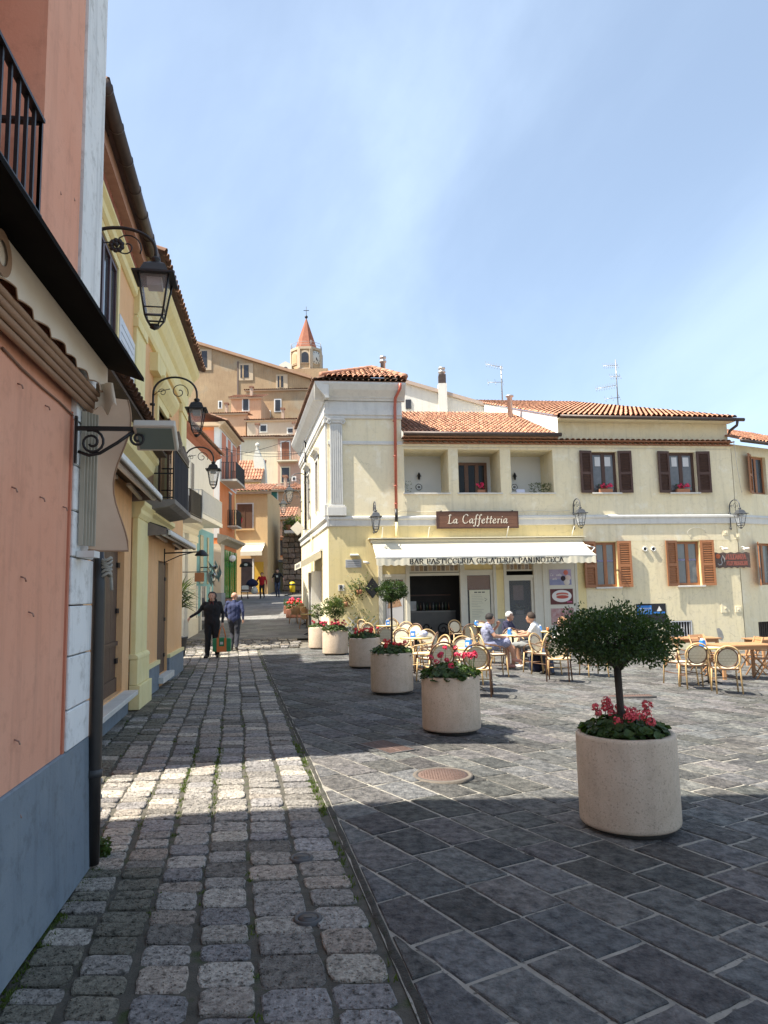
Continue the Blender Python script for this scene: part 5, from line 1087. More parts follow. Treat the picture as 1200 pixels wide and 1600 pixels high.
# plates on the loggia walls, little wall lamps there
for k, (a, px) in enumerate(((LOG[0], 660), (LOG[2], 811))):
    x = (a[0]+a[1])/2+(-.05 if k == 0 else -.25); w_ = ['left', 'right'][k]
    t = fthing(CF, 'wall_plate_ornament', 'round painted plate on the back wall of the %s loggia bay' % w_, 'plate', x, 1.24, 5.38); MB().lathe([(.13, 0), (.125, .015), (.09, .012), (.001, .01)], 20, caps=False).xf(Matrix.Rotation(PI/2, 4, 'X')).build('plate', mat('plate glaze', (.6, .6, .58), rough=.2), t)
    MB().lathe([(.115, 0), (.105, .002), (.095, .0)], 20, caps=False).xf(Matrix.Translation((0, -.014, 0)) @ Matrix.Rotation(PI/2, 4, 'X')).build('painted_ring', ink, t); MB().ball((0, -.012, 0), .05, 8, 5, (1, .2, .9)).build('painted_motif', mat('motif', (.15, .15, .16)), t)
    t = fthing(CF, 'loggia_lantern', 'small dark iron lantern on the back wall of the %s loggia bay' % w_, 'lantern', x, 1.25, 5.64)
    mb = MB().tube([(0, 0, .08), (0, -.1, .06)], .012, 6); mb.lathe([(.0, -.02), (.03, 0), (.055, .14), (.06, .15), (.03, .22), (.0, .26)], 6, (0, -.11, .0)); mb.box(-.08, .08, -.13, -.09, .11, .13); mb.build('lantern_body', mBlack, t)

# cables on the cream wall
mCab = mat('pale cable', (.55, .52, .45)); t = fthing(CF, 'wall_cable', 'pale cables strung along the cream wall above the string course', 'cable', 0, -.02, 0)
MB().tube([(2.3+i*.3, -.012, 4.36+.02*math.sin(i*1.3)) for i in range(21)], .008, 5).build('cable', mCab, t)
x0, z0 = CF.at(1143, 690); x1, z1 = CF.at(1158, 770); MB().tube([(x0, -.1, z0), (lerp(x0, x1, .5), -.03, lerp(z0, z1, .5)), (x1, -.012, z1)], .01, 5).build('cable', mCab, t)
MB().tube([(12.9+.35*math.cos(a), -.016, 3.55+.2*math.sin(a)) for a in [i*PI/9 for i in range(16)]], .006, 5).build('cable', mCab, t)
MB().tube([(2.5, -.014, 6.58), (5, -.014, 6.56), (9, -.014, 6.57), (14.3, -.014, 6.55)], .007, 5).build('cable', mCab, t)
# ------------------------------------------------------------------ houses along the lane
WH = Frame(-7.05, 22.8, R(92.5))
mWhiteW = mat('white house render', (.66, .66, .63), (.70, .70, .68), sc1=1.2, streak=.3, dirt=.15, bump=.2, bs=40)
mBlueShop = mat('turquoise paint', (.10, .30, .38), (.13, .36, .44), sc1=3, dirt=.15, rough=.6)
t = fthing(WH, 'white_house', 'white house with turquoise shop front beyond the orange houses', 'house')
mb = MB(); mb.box(.0, 7.7, 0, 6, -.5, 7.7); mb.build('wall', mWhiteW, t)
MB().box(4.38, 7.68, -.03, 0, 0, 4.36).build('shop_front', mBlueShop, t)
for i, (a, b, m_) in enumerate(((4.95, 5.5, mat('shop glass pale', (.32, .30, .18), (.4, .38, .24), sc1=3, rough=.1)), (6.3, 6.6, MATS['shop glass pale']))): MB().box(a, b, -.06, -.03, 2.2, 4.1).build('shop_window', m_, t)
for a in (4.38, 5.05, 5.9, 6.9): MB().box(a, a+.16, -.07, -.03, .2, 2.1).build('door_post', mTrimW, t)
MB().box(5.2, 5.9, -.05, -.03, .3, 2.1).build('shop_door', mGlass, t)
MB().box(4.38, 5.0, -.062, -.03, .2, .95).build('shop_base', mGreyBase, t)
mb = MB(); mb.box(2.7, 4.1, -.10, 0, 0, 3.9); mb.box(2.6, 4.2, -.16, 0, 0, .9); mb.box(2.62, 4.18, -.14, 0, 3.7, 3.95); mb.build('pilaster', mat('ivory stone', (.66, .63, .55), (.7, .68, .61), sc1=3, dirt=.25, bump=.3, bs=30), t, bevel=.01)
mb = MB(); moulding(mb, 0., 4.36, [(.04, 3.96), (.1, 4.05), (.12, 4.2), (.28, 4.3), (.3, 4.4)]); mb.build('cornice', MATS['ivory stone'], t)
mb = MB(); moulding(mb, -.1, 7.8, [(.02, 7.45), (.12, 7.6), (.3, 7.68), (.34, 7.76)]); mb.build('eave', mat('red brown eave', (.24, .075, .045), (.3, .11, .07), sc1=8), t)
mb = MB(); barrel(mb, (-.1, -.4, 7.8), (1, 0, 0), (0, .93, .36), 7.9, 3); mb.build('roof_tile', mTileOld, t, kind='stuff')
MB().box(3.3, 3.95, -.02, .02, 4.8, 6.8).build('balcony_door', mTrimW, t); MB().box(3.4, 3.85, -.03, -.021, 4.9, 6.7).build('pane', mGlass, t)
t = fthing(WH, 'balcony', 'black railed balcony on the white house just past the yellow house', 'balcony', 0, 0, 4.28); MB().box(-.3, 1.42, -.85, 0, -.08, .02).build('slab', mat('balcony slab', (.3, .29, .27), (.38, .36, .33), sc1=6), t); railing(t, [(-.28, -.0), (-.28, -.82), (1.4, -.82), (1.4, 0)], .02, .86, mBlack, gap=.12, r=.016)
t = fthing(WH, 'balcony', 'white railed balcony on the white house above the turquoise shop', 'balcony', 0, 0, 4.52); MB().box(1.5, 5.25, -.85, 0, -.14, .02).build('slab', mTrimW, t); railing(t, [(1.55, 0), (1.55, -.82), (5.2, -.82), (5.2, 0)], .02, .86, mTrimW, gap=.11, r=.014)
t = fthing(WH, 'fish_sign', 'crumpled silver metal fish sign hung on the turquoise shop', 'sign', 5.0, -.5, 2.62)
mb = MB(); rr = random.Random(4)
for i in range(16):
    c = Vector((rr.uniform(-.9, .9), rr.uniform(-.2, .1), rr.uniform(-.35, .35))); d = Vector((rr.uniform(-1, 1), rr.uniform(-.3, .3), rr.uniform(-1, 1))).normalized()*.3; e = d.orthogonal().normalized()*.12; mb.add([c-d, c+e, c+d, c-e, c+Vector((0, -.06, 0))], [(0, 1, 4), (1, 2, 4), (2, 3, 4), (3, 0, 4), (3, 2, 1, 0)])
mb.build('metal_fish', mat('crumpled silver', (.45, .46, .48), (.2, .2, .22), sc1=9, fac=1, rough=.3, metal=.8), t); MB().tube([(0, .5, .2), (0, -.1, .2)], .02, 6).build('arm', mBlack, t)
t = fthing(WH, 'hanging_sign', 'small brown square sign on an iron arm by the ivory pilaster', 'sign', 2.2, 0, 2.35); MB().tube([(0, 0, .2), (0, -.9, .2)], .015, 6).build('arm', mBlack, t); MB().box(-.015, .015, -.78, -.45, -.14, .17).build('board', mShutL, t)
# spiky plant in a pot
t = thing('potted_yucca', 'spiky green yucca in a dark pot at the corner of the orange house', 'plant', (-5.95, 20.6, 0)); rr = random.Random(6)
MB().lathe([(.17, 0), (.24, .5), (.26, .5), (.26, .55), (.22, .55)], 16).build('pot', mat('pot dark', (.04, .045, .05), (.06, .065, .07), sc1=9), t); MB().tube([(0, 0, .5), (.02, 0, 1.6)], [.05, .035], 8).build('trunk', mWoodD, t)
mb = MB()
for i in range(75):
    a = rr.uniform(0, 2*PI); el = rr.uniform(-.9, 1.3); d = Vector((math.cos(a)*math.cos(el), math.sin(a)*math.cos(el), math.sin(el))); o_ = Vector((.02, 0, rr.uniform(1.35, 1.9))); l = rr.uniform(.45, .75); e = d.orthogonal().normalized()*.018; mid = o_+d*l*.5+Vector((0, 0, .02)); mb.tone = g3(.6, 1.2, .08); mb.add([o_-e, o_+e, mid+e, mid-e, o_+d*l-Vector((0, 0, .08*l))], [(0, 1, 2, 3), (3, 2, 4)])
mb.build('leaves', leafmat('yucca leaf', (.035, .05, .018), (.06, .08, .03)), t)
# ---- orange-red house with balconies and green shop
OR = Frame(-9.5, 40.7, R(92.), 1.15)
mSalm = mat('salmon render', (.56, .19, .105), (.62, .24, .14), sc1=1.5, streak=.15, bump=.15); mOrg2 = mat('bright orange render', (.66, .20, .06), (.70, .26, .10), sc1=1.5, streak=.25, dirt=.2)
t = fthing(OR, 'red_orange_house', 'tall orange and salmon house with white pilasters and balconies', 'house')
MB().box(0, 5.4, 0, 7, -.5, 10.6).build('wall', mOrg2, t)
MB().box(.0, 5.4, -.02, 0, 7.2, 10.6).build('upper_wall', mWhiteW, t)
for a, b in ((.45, 1.7), (2.4, 3.3), (4.0, 5.2)): MB().box(a, b, -.035, -.02, 7.3, 10.2).build('wall_panel', mSalm, t)
MB().box(-.03, .0, .35, 1.8, 7.3, 10.2).build('wall_panel', mSalm, t); MB().box(-.03, 0, 1.9, 2.4, 7.2, 10.6).build('pilaster', mWhiteW, t); MB().box(-.03, 0, 2.5, 6, 4, 10.2).build('wall_panel', mSalm, t); MB().box(-.028, 0, 0., .34, 3.9, 10.6).build('pilaster', mWhiteW, t)
mb = MB(); moulding(mb, -.35, 5.5, [(.05, 10.3), (.1, 10.4), (.3, 10.55), (.36, 10.66)]); mb.box(-.36, 0, -.1, 7, 10.4, 10.62); mb.build('cornice', mat('ochre cornice', (.5, .36, .22), (.56, .42, .28), sc1=5), t)
mb = MB(); barrel(mb, (-.45, -.45, 10.7), (1, 0, 0), (0, .93, .36), 6.1, 3.6); mb.build('roof_tile', mTileOld, t, kind='stuff')
for a in (1.75, 3.35): MB().box(a, a+.55, -.05, -.021, 7.5, 9.6).build('balcony_door', mShut, t)
MB().box(2.9, 3.7, -.03, 0, 4.9, 6.9).build('balcony_door', mShut, t)
MB().box(2.8, 3.8, -.04, 0, 6.9, 7.0).build('door_trim', mTrimW, t); MB().box(4.9, 5.05, -.05, 0, 4.3, 7.1).build('strip', mYellow, t)
mb = MB(); moulding(mb, -.5, 5.6, [(.1, 3.55), (.3, 3.7), (.55, 3.8), (.6, 3.95), (.05, 4.1)]); mb.build('shop_cornice', mat('old stone cornice', (.4, .34, .25), (.5, .44, .34), sc1=4, dirt=.3), t)
MB().box(-.1, .95, -.12, .4, .75, 3.55).build('corner_pillar', mat('ivory plaster', (.62, .52, .38), (.66, .57, .44), sc1=3), t); MB().box(-.14, 1.0, -.17, .4, -.6, .74).build('pillar_base', mGreyBase, t)
mGreen = mat('glossy green paint', (.02, .16, .02), (.04, .24, .03), sc1=8, rough=.25)
for i in range(5): MB().box(1.1+i*.85, 1.7+i*.85, -.14+.03*(i % 2), -.02, .45, 3.3).build('green_shutter', mGreen, t, bevel=.03)
MB().box(1.0, 5.4, -.05, -.0, 3.3, 3.56).build('shop_lintel', mOrg2, t); MB().box(1.0, 5.38, -.03, 0, .4, 3.3).build('shop_dark', mDarkRoom, t)
MB().box(1.02, 5.4, -.5, 0, -.6, .18).build('step', mat('brick step', (.32, .17, .11), (.38, .24, .17), sc1=9), t); MB().box(1.02, 5.4, -.28, 0, .18, .4).build('step', MATS['brick step'], t)
t = fthing(OR, 'balcony', 'long balcony with dark railing high on the orange house', 'balcony', 0, 0, 7.35); MB().box(.2, 3.3, -.95, 0, -.12, .0).build('slab', mat('slab pale', (.5, .46, .4)), t); railing(t, [(.25, 0), (.25, -.9), (3.25, -.9), (3.25, 0)], 0, 1.0, mBlack, gap=.13, r=.018)
t = fthing(OR, 'balcony', 'small dark railed balcony low on the orange house', 'balcony', 0, 0, 4.85); MB().box(2.5, 4.1, -.6, 0, -.1, .0).build('slab', mat('slab pale', (.5, .46, .4)), t); railing(t, [(2.55, 0), (2.55, -.55), (4.05, -.55), (4.05, 0)], 0, .95, mBlack, gap=.12, r=.02)
t = fthing(OR, 'flower_pot', 'red pot with a small green plant on the balcony end of the orange house', 'flower pot', 4.2, -.45, 5.15); MB().lathe([(.14, 0), (.2, .35), (.17, .36)], 10).build('pot', mat('red pot', (.5, .03, .03)), t); mb = MB(); rr = random.Random(2)
for i in range(60): c = Vector((rr.gauss(0, .12), rr.gauss(0, .12), .45+rr.gauss(0, .1))); d = Vector((rr.uniform(-1, 1), rr.uniform(-1, 1), rr.uniform(-1, 1))).normalized(); e = d.orthogonal().normalized(); mb.add([c-d*.06, c+e*.04, c+d*.06, c-e*.04], [(0, 1, 2, 3)])
mb.build('foliage', leafmat('weed leaf', (.035, .06, .012), (.07, .11, .025)), t)
t = fthing(OR, 'globe_lamp', 'white globe lamp beside the green shop front', 'lamp', .9, -.6, 2.75); MB().ball((0, 0, 0), .2, 14, 9).build('globe', mat('opal', (.75, .75, .74), rough=.2), t); MB().tube([(0, .4, -.1), (0, 0, -.22)], .02, 6).build('arm', mBlack, t)
t = fthing(OR, 'arched_sign', 'small black arched shop sign on a bracket by the green shutters', 'sign', 5.2, -.7, 2.4)
MB().prism([(.42*math.cos(a), .36*math.sin(a)) for a in [i*PI/10 for i in range(11)]], -.04, .04, 'x' if False else 'x').build('board', mBlack, t); MB().prism([(.12*math.cos(a), .15+.09*math.sin(a)) for a in [i*PI/6 for i in range(12)]], -.06, .06, 'x').build('white_mark', mTrimW, t)
t = thing('lane_shade_block', 'unseen plain block added between the white and the orange house to shade the lane', 'house', (-10.2, 32.2, .4)); MB().box(-6, 0, 0, 7.3, 0, 9).build('wall', mWhiteW, t)  # added out of sight so only a thin strip of sun crosses the lane
# ---- generic far house
def far_house(name, label, Y, u0, u1, vtop, wallm, wins=(), depth=8, z0=None, roof=None, side=None, roofm=None, sidem=None, cat='house', slope=.35, rl=None, over=.35, x0=None, x1=None):
    """a house whose front stands at depth Y; u/v are photo coordinates of its edges"""
    fr = Frame(0, Y, 0); xa, zt = fr.at(u0, vtop); xb, _ = fr.at(u1, vtop)
    if x0 is not None: xa = x0
    if x1 is not None: xb = x1
    zb = hgt(0, Y)-1.5 if z0 is None else z0
    t = thing(name, label, cat, (xa, Y, zb)); w = xb-xa; h = zt-zb
    MB().box(0, w, 0, depth, 0, h).build('wall', wallm, t)
    for wi in wins:
        a, b, c, d, m_ = wi[:5]; p, zt_ = fr.at(a, c); q, zb_ = fr.at(b, d)
        f = .10*Y/60; MB().box(p-xa-f, q-xa+f, -.05, 0, zb_-zb-f, zt_-zb+f).build('window_frame', wi[5] if len(wi) > 5 else mTrimW, t); o = MB().box(p-xa, q-xa, -.08, -.0505, zb_-zb, zt_-zb).build('window', m_, t)
        MB().box((p+q)/2-xa-.03, (p+q)/2-xa+.03, -.10, -.0805, zb_-zb, zt_-zb).build('window_bar', m_, t)
    if roof:
        mb = MB()
        if roof == 'front': barrel(mb, (-over, -over, h), (1, 0, 0), (0, 1, slope), w+2*over, (rl or depth), tones=TR, cw=.3 if Y > 70 else .24, rl=.6, r=.13 if Y > 70 else .11, seg=3)
        if roof == 'gable': mb.prism([(-over, h-.2), (w/2, h+w*slope/2), (w+over, h-.2), (w+over, h-.45), (w/2, h+w*slope/2-.25), (-over, h-.45)], -over, depth, 'y')
        mb.build('roof_tile', roofm or mTile, t, kind='stuff'); MB().box(-over*.8, w+over*.8, -over*.8, 0, h-.2, h-.02).build('eave', mat('far eave', (.42, .30, .2), (.5, .37, .26), sc1=3), t)
    return t, xa, xb, zb, h
mTan = mat('tan render', (.58, .39, .19), (.63, .45, .24), sc1=.9, streak=.2, dirt=.2, bump=.2, bs=20); mPeach = mat('peach render', (.53, .31, .185), (.60, .39, .25), sc1=.7, detail=8, streak=.4, dirt=.4)
mPinkF = mat('faded pink render', (.48, .30, .22), (.56, .38, .29), sc1=.7, detail=8, streak=.4, dirt=.4); mCreamF = mat('far cream render', (.60, .55, .40), (.66, .61, .47), sc1=.6, detail=8, streak=.4, dirt=.35); mOld = mat('old ochre wall', (.30, .195, .11), (.47, .34, .20), sc1=.35, fac=.8, detail=9, streak=.6, dirt=.7, c3=(.36, .29, .2), sc3=.22, bump=.3, bs=6)
mDk = mat('far dark window', (.025, .025, .03), (.04, .04, .045), sc1=2, rough=.2)
t, xa, xb, zb, h = far_house('tan_house', 'tan two storey house facing down the lane with brown window', 50, 340, 418, 769, mTan, [(371, 394.5, 788, 826, mWoodM)], roof='front', depth=6, slope=.3, rl=3.2)
fr = Frame(0, 50, 0)
def fbox(t, xa, zb, fr, a, b, c, d, y0, y1, name, m_): p, zt_ = fr.at(a, c); q, zb_ = fr.at(b, d); return MB().box(p-xa, q-xa, y0, y1, zb_-zb, zt_-zb).build(name, m_, t)
fbox(t, xa, zb, fr, 377, 394, 873, 925, -.06, 0, 'shop_door', mDk); fbox(t, xa, zb, fr, 398, 412, 878, 925, -.08, 0, 'yellow_board', mat('yellow board', (.55, .32, .03), (.6, .38, .06), sc1=9)); fbox(t, xa, zb, fr, 394.5, 397, 873, 925, -.07, 0, 'door_post', mTrimW)
fbox(t, xa, zb, fr, 366, 398, 826.5, 828.5, -.15, 0, 'window_sill', mTan)
p, z1_ = fr.at(381, 851); q, _ = fr.at(414, 851); t2 = thing('lane_awning', 'cream awning over the shop of the tan house up the lane', 'awning', (p, 50, z1_)); MB().add([(0, -.05, 0), (q-p, -.05, 0), (q-p, -1.2, -.55), (0, -1.2, -.55), (0, -1.22, -.85), (q-p, -1.22, -.85)], [(0, 1, 2, 3), (3, 2, 5, 4)]).build('canopy_cloth', mAw, t2); MB().box(0, q-p, -.12, 0, .0, .1).build('housing', mTrimW, t2)
# pink house behind, gate wall, rubble wall
t, xa, xb, zb, h = far_house('small_pink_house', 'small orange pink house with tiled roof at the top of the lane', 60, 405, 456, 809, mPeach, [(423.5, 436, 813, 820.5, mWoodM), (432.5, 447, 844, 868, mDk, mOrg2), ], roof='front', depth=5, slope=.42, rl=2.8)
fr = Frame(0, 60, 0); fbox(t, xa, zb, fr, 422, 437, 822, 827.5, -.35, -.05, 'balcony_box', mWoodM); fbox(t, xa, zb, fr, 417.5, 428, 838.5, 851.5, -.08, 0, 'wall_panel', mTrimW); fbox(t, xa, zb, fr, 431, 449, 837.5, 839.5, -.3, 0, 'door_hood', mTile)
fr = Frame(0, 55, 0); xa, z1_ = fr.at(417, 876); xb, _ = fr.at(457, 876); t = thing('gate_wall', 'pale yellow wall with a white gate and two white posts up the lane', 'wall', (xa, 55, 1.7)); w = xb-xa
MB().box(0, w, 0, .3, 0, z1_-1.7).build('wall', mat('pale yellow wall', (.6, .52, .27), (.66, .58, .36), sc1=1), t)
for u in (430, 451): x, z2 = fr.at(u, 861); MB().box(x-xa-.22, x-xa+.22, -.1, .35, 0, z2-1.7).lathe([(.2, 0), (.12, .15), (.16, .3), (.05, .5)], 10, (x-xa, .1, z2-1.7)).build('post', mWhiteW, t)
fbox(t, xa, 1.7, fr, 418, 420, 878, 920, -.08, 0, 'gate_post', mTrimW); fbox(t, xa, 1.7, fr, 449, 451, 878, 920, -.08, 0, 'gate_post', mTrimW); fbox(t, xa, 1.7, fr, 418, 451, 875, 878, -.09, 0, 'gate_beam', mTrimW)
t = thing('rubble_wall', 'rough brown rubble retaining wall at the top right of the lane', 'wall', (-7.6, 52.5, 1.6)); rr = random.Random(9)
mRub = mat('rubble stone', (.20, .15, .11), (.32, .25, .19), sc1=5, tone='tone', bump=.8, bs=12); MB().box(.1, 3.4, .25, 3, 0, 5.6).build('core', mat('rubble mortar', (.16, .12, .09), (.22, .17, .13), sc1=6), t)
for j in range(14):
    x = 0.
    while x < 3.4: w = rr.uniform(.3, .6); mb = MB(); mb.tone = g3(.6, 1.3, .08); mb.obox((x+w/2, .22, .2+j*.4), (w*.47, 0, rr.uniform(-.03, .03)), (0, .16+rr.uniform(0, .08), 0), (rr.uniform(-.03, .03), 0, .18)); mb.build('stone', mRub, t, bevel=.04); x += w
t = thing('terrace_plants', 'pots of leafy plants with yellow flowers on the terrace above the rubble wall', 'plants', (-7.3, 51.8, 6.4)); rr = random.Random(12)
MB().box(0, 2.6, -.3, 1.2, -.2, 0).build('ledge', mStoneSill, t)
for i, (x, s_) in enumerate(((.3, .7), (.9, .9), (1.6, 1.1), (2.2, .8))):
    MB().lathe([(.18, 0), (.26, .42), (.22, .43)], 10, (x, .1, 0)).build('pot', mat('clay pot', (.34, .14, .07), (.4, .18, .1), sc1=6), t); mb = MB()
    for k in range(170): c = Vector((x+rr.gauss(0, .26*s_), .1+rr.gauss(0, .2), .6+rr.gauss(0, .3*s_)-(.5 if rr.random() < .25 else 0))); d = Vector((rr.uniform(-1, 1), rr.uniform(-1, 1), rr.uniform(-1, 1))).normalized(); e = d.orthogonal().normalized(); mb.tone = g3(.6, 1.4, .15); mb.add([c-d*.12, c+e*.05, c+d*.12, c-e*.05], [(0, 1, 2, 3)])
    mb.build('foliage', leafmat('terrace leaf', (.06, .10, .02), (.14, .18, .04)), t)
mb = MB(); mb.ball((1.75, -.2, 1.15), .17, 8, 5); mb.ball((1.9, -.2, 1.0), .13, 8, 5); mb.build('yellow_flowers', mat('flower yellow', (.7, .5, .02)), t)
t = thing('hanging_cloth', 'white cloth hanging by the terrace beside the cafe side wall', 'cloth', (-5.6, 49.5, 5.7)); mb = MB(); mb.sm = True; vs = []
for i in range(11): x = i*.09; y = .06*math.sin(i*1.4); vs += [(x-.1*(1-i/10), y, 0), (x*.9, y*.6, 2.6)]
mb.add(vs, [(2*i, 2*i+2, 2*i+3, 2*i+1) for i in range(10)]); mb.build('cloth', mat('cloth white', (.7, .7, .74)), t); MB().tube([(-.2, 0, 2.62), (1.1, 0, 2.62)], .02, 6).build('rail', mBlack, t)
# ---- hillside
mTeal = mat('teal shutter', (.03, .16, .14), (.05, .2, .18), sc1=6); mBrShut = mat('far brown shutter', (.20, .075, .04), (.25, .1, .055), sc1=6)
far_house('peach_house', 'peach house with teal shutters above the small pink house', 68, 412, 476, 766, mPeach, [(424, 433, 769, 792, mTeal)], roof='front', depth=6, slope=.25, rl=3)
far_house('yellow_annexe', 'small yellow wall with a red tiled roof below the white chapel gable', 62, 372, 404, 751, mat('annexe yellow', (.62, .5, .2), (.66, .55, .27), sc1=.8), roof='front', depth=6, slope=.85, rl=3.4)
far_house('gable_hut', 'tiny peach gable with a small square window on the hillside', 72, 447, 478, 762, mPeach, [(457.5, 461, 746, 750, mDk)], roof='gable', depth=5, slope=.5, roofm=mTile)
t, xa, xb, zb, h = far_house('cream_house', 'cream white house wall with brown shutters halfway up the hill', 82, 352, 434, 684, mCreamF, [(366, 375, 697, 724, mBrShut)], roof='front', depth=8, slope=.18, rl=3.2)
far_house('lilac_pink_house', 'pale pink house with brown shutters and balcony halfway up the hill', 81, 434, 480, 683, mPinkF, [(440, 452, 691, 720, mBrShut), (440, 452, 731, 753, mDk, mCreamF)], roof='front', depth=8, slope=.18, rl=3.2)
fr = Frame(0, 81, 0); x, z = fr.at(434, 721); x2, _ = fr.at(466, 721); t = thing('balcony', 'thin railed balcony on the pale pink hillside house', 'balcony', (x, 81, z)); MB().box(0, x2-x, -.9, 0, -.15, 0).build('slab', mCreamF, t); railing(t, [(0.05, -.85), (x2-x-.05, -.85)], 0, 1.0, mBlack, gap=.2, r=.015)
# white chapel gable with curved outline
fr = Frame(0, 63, 0); pts = [(395, 752), (395, 735), (397, 728), (396, 715), (399, 702), (401, 697), (403, 702), (405, 706), (407, 712), (411, 716), (413, 724), (414, 733), (415, 752)]
P_ = [fr.at(*p) for p in pts]; t = thing('chapel_gable', 'white curved chapel gable with a finial among the roofs', 'gable', (P_[0][0], 63, P_[0][1]-6)); MB().prism([(x-P_[0][0], z-P_[0][1]+6) for x, z in P_]+[(P_[-1][0]-P_[0][0], 0), (0, 0)], 0, .9, 'y').build('gable_wall', mat('gable white', (.6, .6, .52), (.68, .67, .6), sc1=2, dirt=.3), t); x, z = fr.at(401, 697); MB().ball((x-P_[0][0], .45, z-P_[0][1]+6.2), .2, 8, 6).build('finial', MATS['gable white'], t)
far_house('mid_house', 'peach house with a shallow tiled roof and one tall window on the hill', 98, 361, 408, 622, mPeach, [(380, 388, 624, 641, mDk)], roof='front', depth=9, slope=.35, rl=5)
far_house('peach_hillside_house', 'long low peach house with small dark windows on the hill', 92, 330, 384, 647, mPeach, [(342.5, 345.5, 628, 637, mDk)], roof='front', depth=8, slope=.16, rl=4)
far_house('grey_hillside_house', 'grey beige house with two dark windows below the ochre wall', 90, 386, 468, 657, mat('grey beige render', (.42, .34, .26), (.5, .42, .34), sc1=.5, streak=.3, dirt=.2), [(407, 416, 665, 674, mDk), (450, 459, 670, 676, mDk)], roof='front', depth=8, slope=.2, rl=4)
far_house('ochre_wall_house', 'broad ochre stained building with two windows below the church', 106, 385, 520, 610, mOld, [(430, 438, 625, 642, mDk), (417, 421, 643, 650, mDk)], roof='front', depth=10, slope=.1, rl=3)
# ---- church with bell tower
CH = 122.; fr = Frame(0, CH, 0); t = thing('church', 'large ochre church nave with deep square windows on the hilltop', 'church', (-40, CH, 18))
A0 = fr.at(240, 518); A1 = fr.at(484, 593); mb = MB(); mb.prism([(A0[0]+40, 0), (A1[0]+40, 0), (A1[0]+40, A1[1]-18), (A0[0]+40, A0[1]-18)], 0, 22, 'y'); mb.build('nave_wall', mOld, t)
mb = MB(); mb.prism([(A0[0]+40, A0[1]-18), (A1[0]+40.3, A1[1]-18), (A1[0]+40.3, A1[1]-17.5), (A0[0]+40, A0[1]-17.5)], -.7, 22, 'y'); mb.build('nave_eave', mat('church eave', (.34, .2, .12), (.42, .27, .18), sc1=1), t)
for (a, b, c, d) in ((310, 328, 549, 575), (376, 393, 571, 591), (434, 447, 588, 606)):
    p, z1_ = fr.at(a, c); q, z2 = fr.at(b, d); MB().box(p+40-.3, q+40+.3, -.12, 0, z2-18-.4, z1_-18+.3).build('window_surround', mat('church stone', (.44, .34, .23), (.52, .42, .30), sc1=.8), t); MB().box(p+40, q+40-.5, -.16, -.121, z2-18+.1, z1_-18).build('window', mDk, t); MB().box(p+40+.3, p+40+.6, -.2, -.161, z2-18, z1_-18).build('window_bar', mOld, t)
for u in (373,): p, z1_ = fr.at(u, 565); MB().box(p+40-.25, p+40, -.15, 0, 0, z1_-18).build('drain', mat('drain dark', (.15, .11, .09)), t)
TY = 126.; fr = Frame(0, TY, 0); xc, zt = fr.at(479, 552); rad = (fr.at(502.5, 552)[0]-fr.at(454.5, 552)[0])/2; zbase = fr.at(479, 582)[1]
T = thing('bell_tower', 'octagonal church bell tower with clock and pointed red spire', 'tower', (xc, TY, 14))
def octa(r, z0, z1, r2=None, off=PI/8, n=8): return MB().lathe([(r, z0), (r2 or r, z1)], n, smooth=False).xf(Matrix.Rotation(off, 4, 'Z'))
zz = zbase-14; zh = zt-14; mTow = mat('tower render', (.40, .27, .15), (.50, .37, .22), sc1=.6, streak=.4, dirt=.3)
MB().box(-rad*1.05, rad*1.45, -rad*1.0, rad, 0, zz-.2).build('tower_base', mOld, T); octa(rad, zz-.2, zh).build('belfry', mTow, T); octa(rad*1.06, zz-.5, zz-.0).build('belfry_foot', MATS['church stone'], T); octa(rad*1.07, zh-.1, zh+.35).build('belfry_cornice', MATS['church stone'], T)
for k in range(8): a = PI/8+k*PI/4; MB().box(-.28, .28, -.28, .28, zz, zh-.1).xf(Matrix.Translation((rad*math.cos(a)*.97, rad*math.sin(a)*.97, 0)) @ Matrix.Rotation(a, 4, 'Z')).build('corner_strip', MATS['church stone'], T)
def face(k, mb, name, m_): a = -PI/2+k*PI/4; return mb.xf(Matrix.Rotation(a+PI/2, 4, 'Z') @ Matrix.Translation((0, -rad*math.cos(PI/8), 0))).build(name, m_, T)
arch_ = lambda w, h0, h1: [(-w, h0), (w, h0)]+[(w*math.cos(i*PI/8), h1+w*math.sin(i*PI/8)) for i in range(9)]
hm = (zz+zh)/2
for k in (-1, 0, 1, 2, 3, 4, 5):
    if k == 1: continue
    face(k, MB().prism(arch_(.95, hm-1.0, hm+.5), -.14, 0, 'y'), 'arch_surround', MATS['church stone']); face(k, MB().prism(arch_(.62, hm-.8, hm+.5), -.2, -.141, 'y'), 'arch_opening', mDk if k % 2 == 0 else mTow)
a1 = 1
face(a1, MB().lathe([(1.25, 0), (1.2, .15), (.001, .15)], 24, caps=False).xf(Matrix.Translation((0, -.0, hm+.3)) @ Matrix.Rotation(PI/2, 4, 'X')), 'clock_face', mat('clock white', (.6, .57, .5)))
for i in range(12): a = i*PI/6; face(a1, MB().obox((1.02*math.sin(a), -.17, hm+.3+1.02*math.cos(a)), (.05*math.cos(a), 0, -.05*math.sin(a)), (0, .015, 0), (.13*math.sin(a), 0, .13*math.cos(a))), 'hour_mark', mBlack)
for a, l in ((R(150), .75), (R(172), .5)): face(a1, MB().obox((l/2*math.sin(a), -.19, hm+.3+l/2*math.cos(a)), (.06*math.cos(a), 0, -.06*math.sin(a)), (0, .015, 0), (l/2*math.sin(a), 0, l/2*math.cos(a))), 'clock_hand', mBlack)
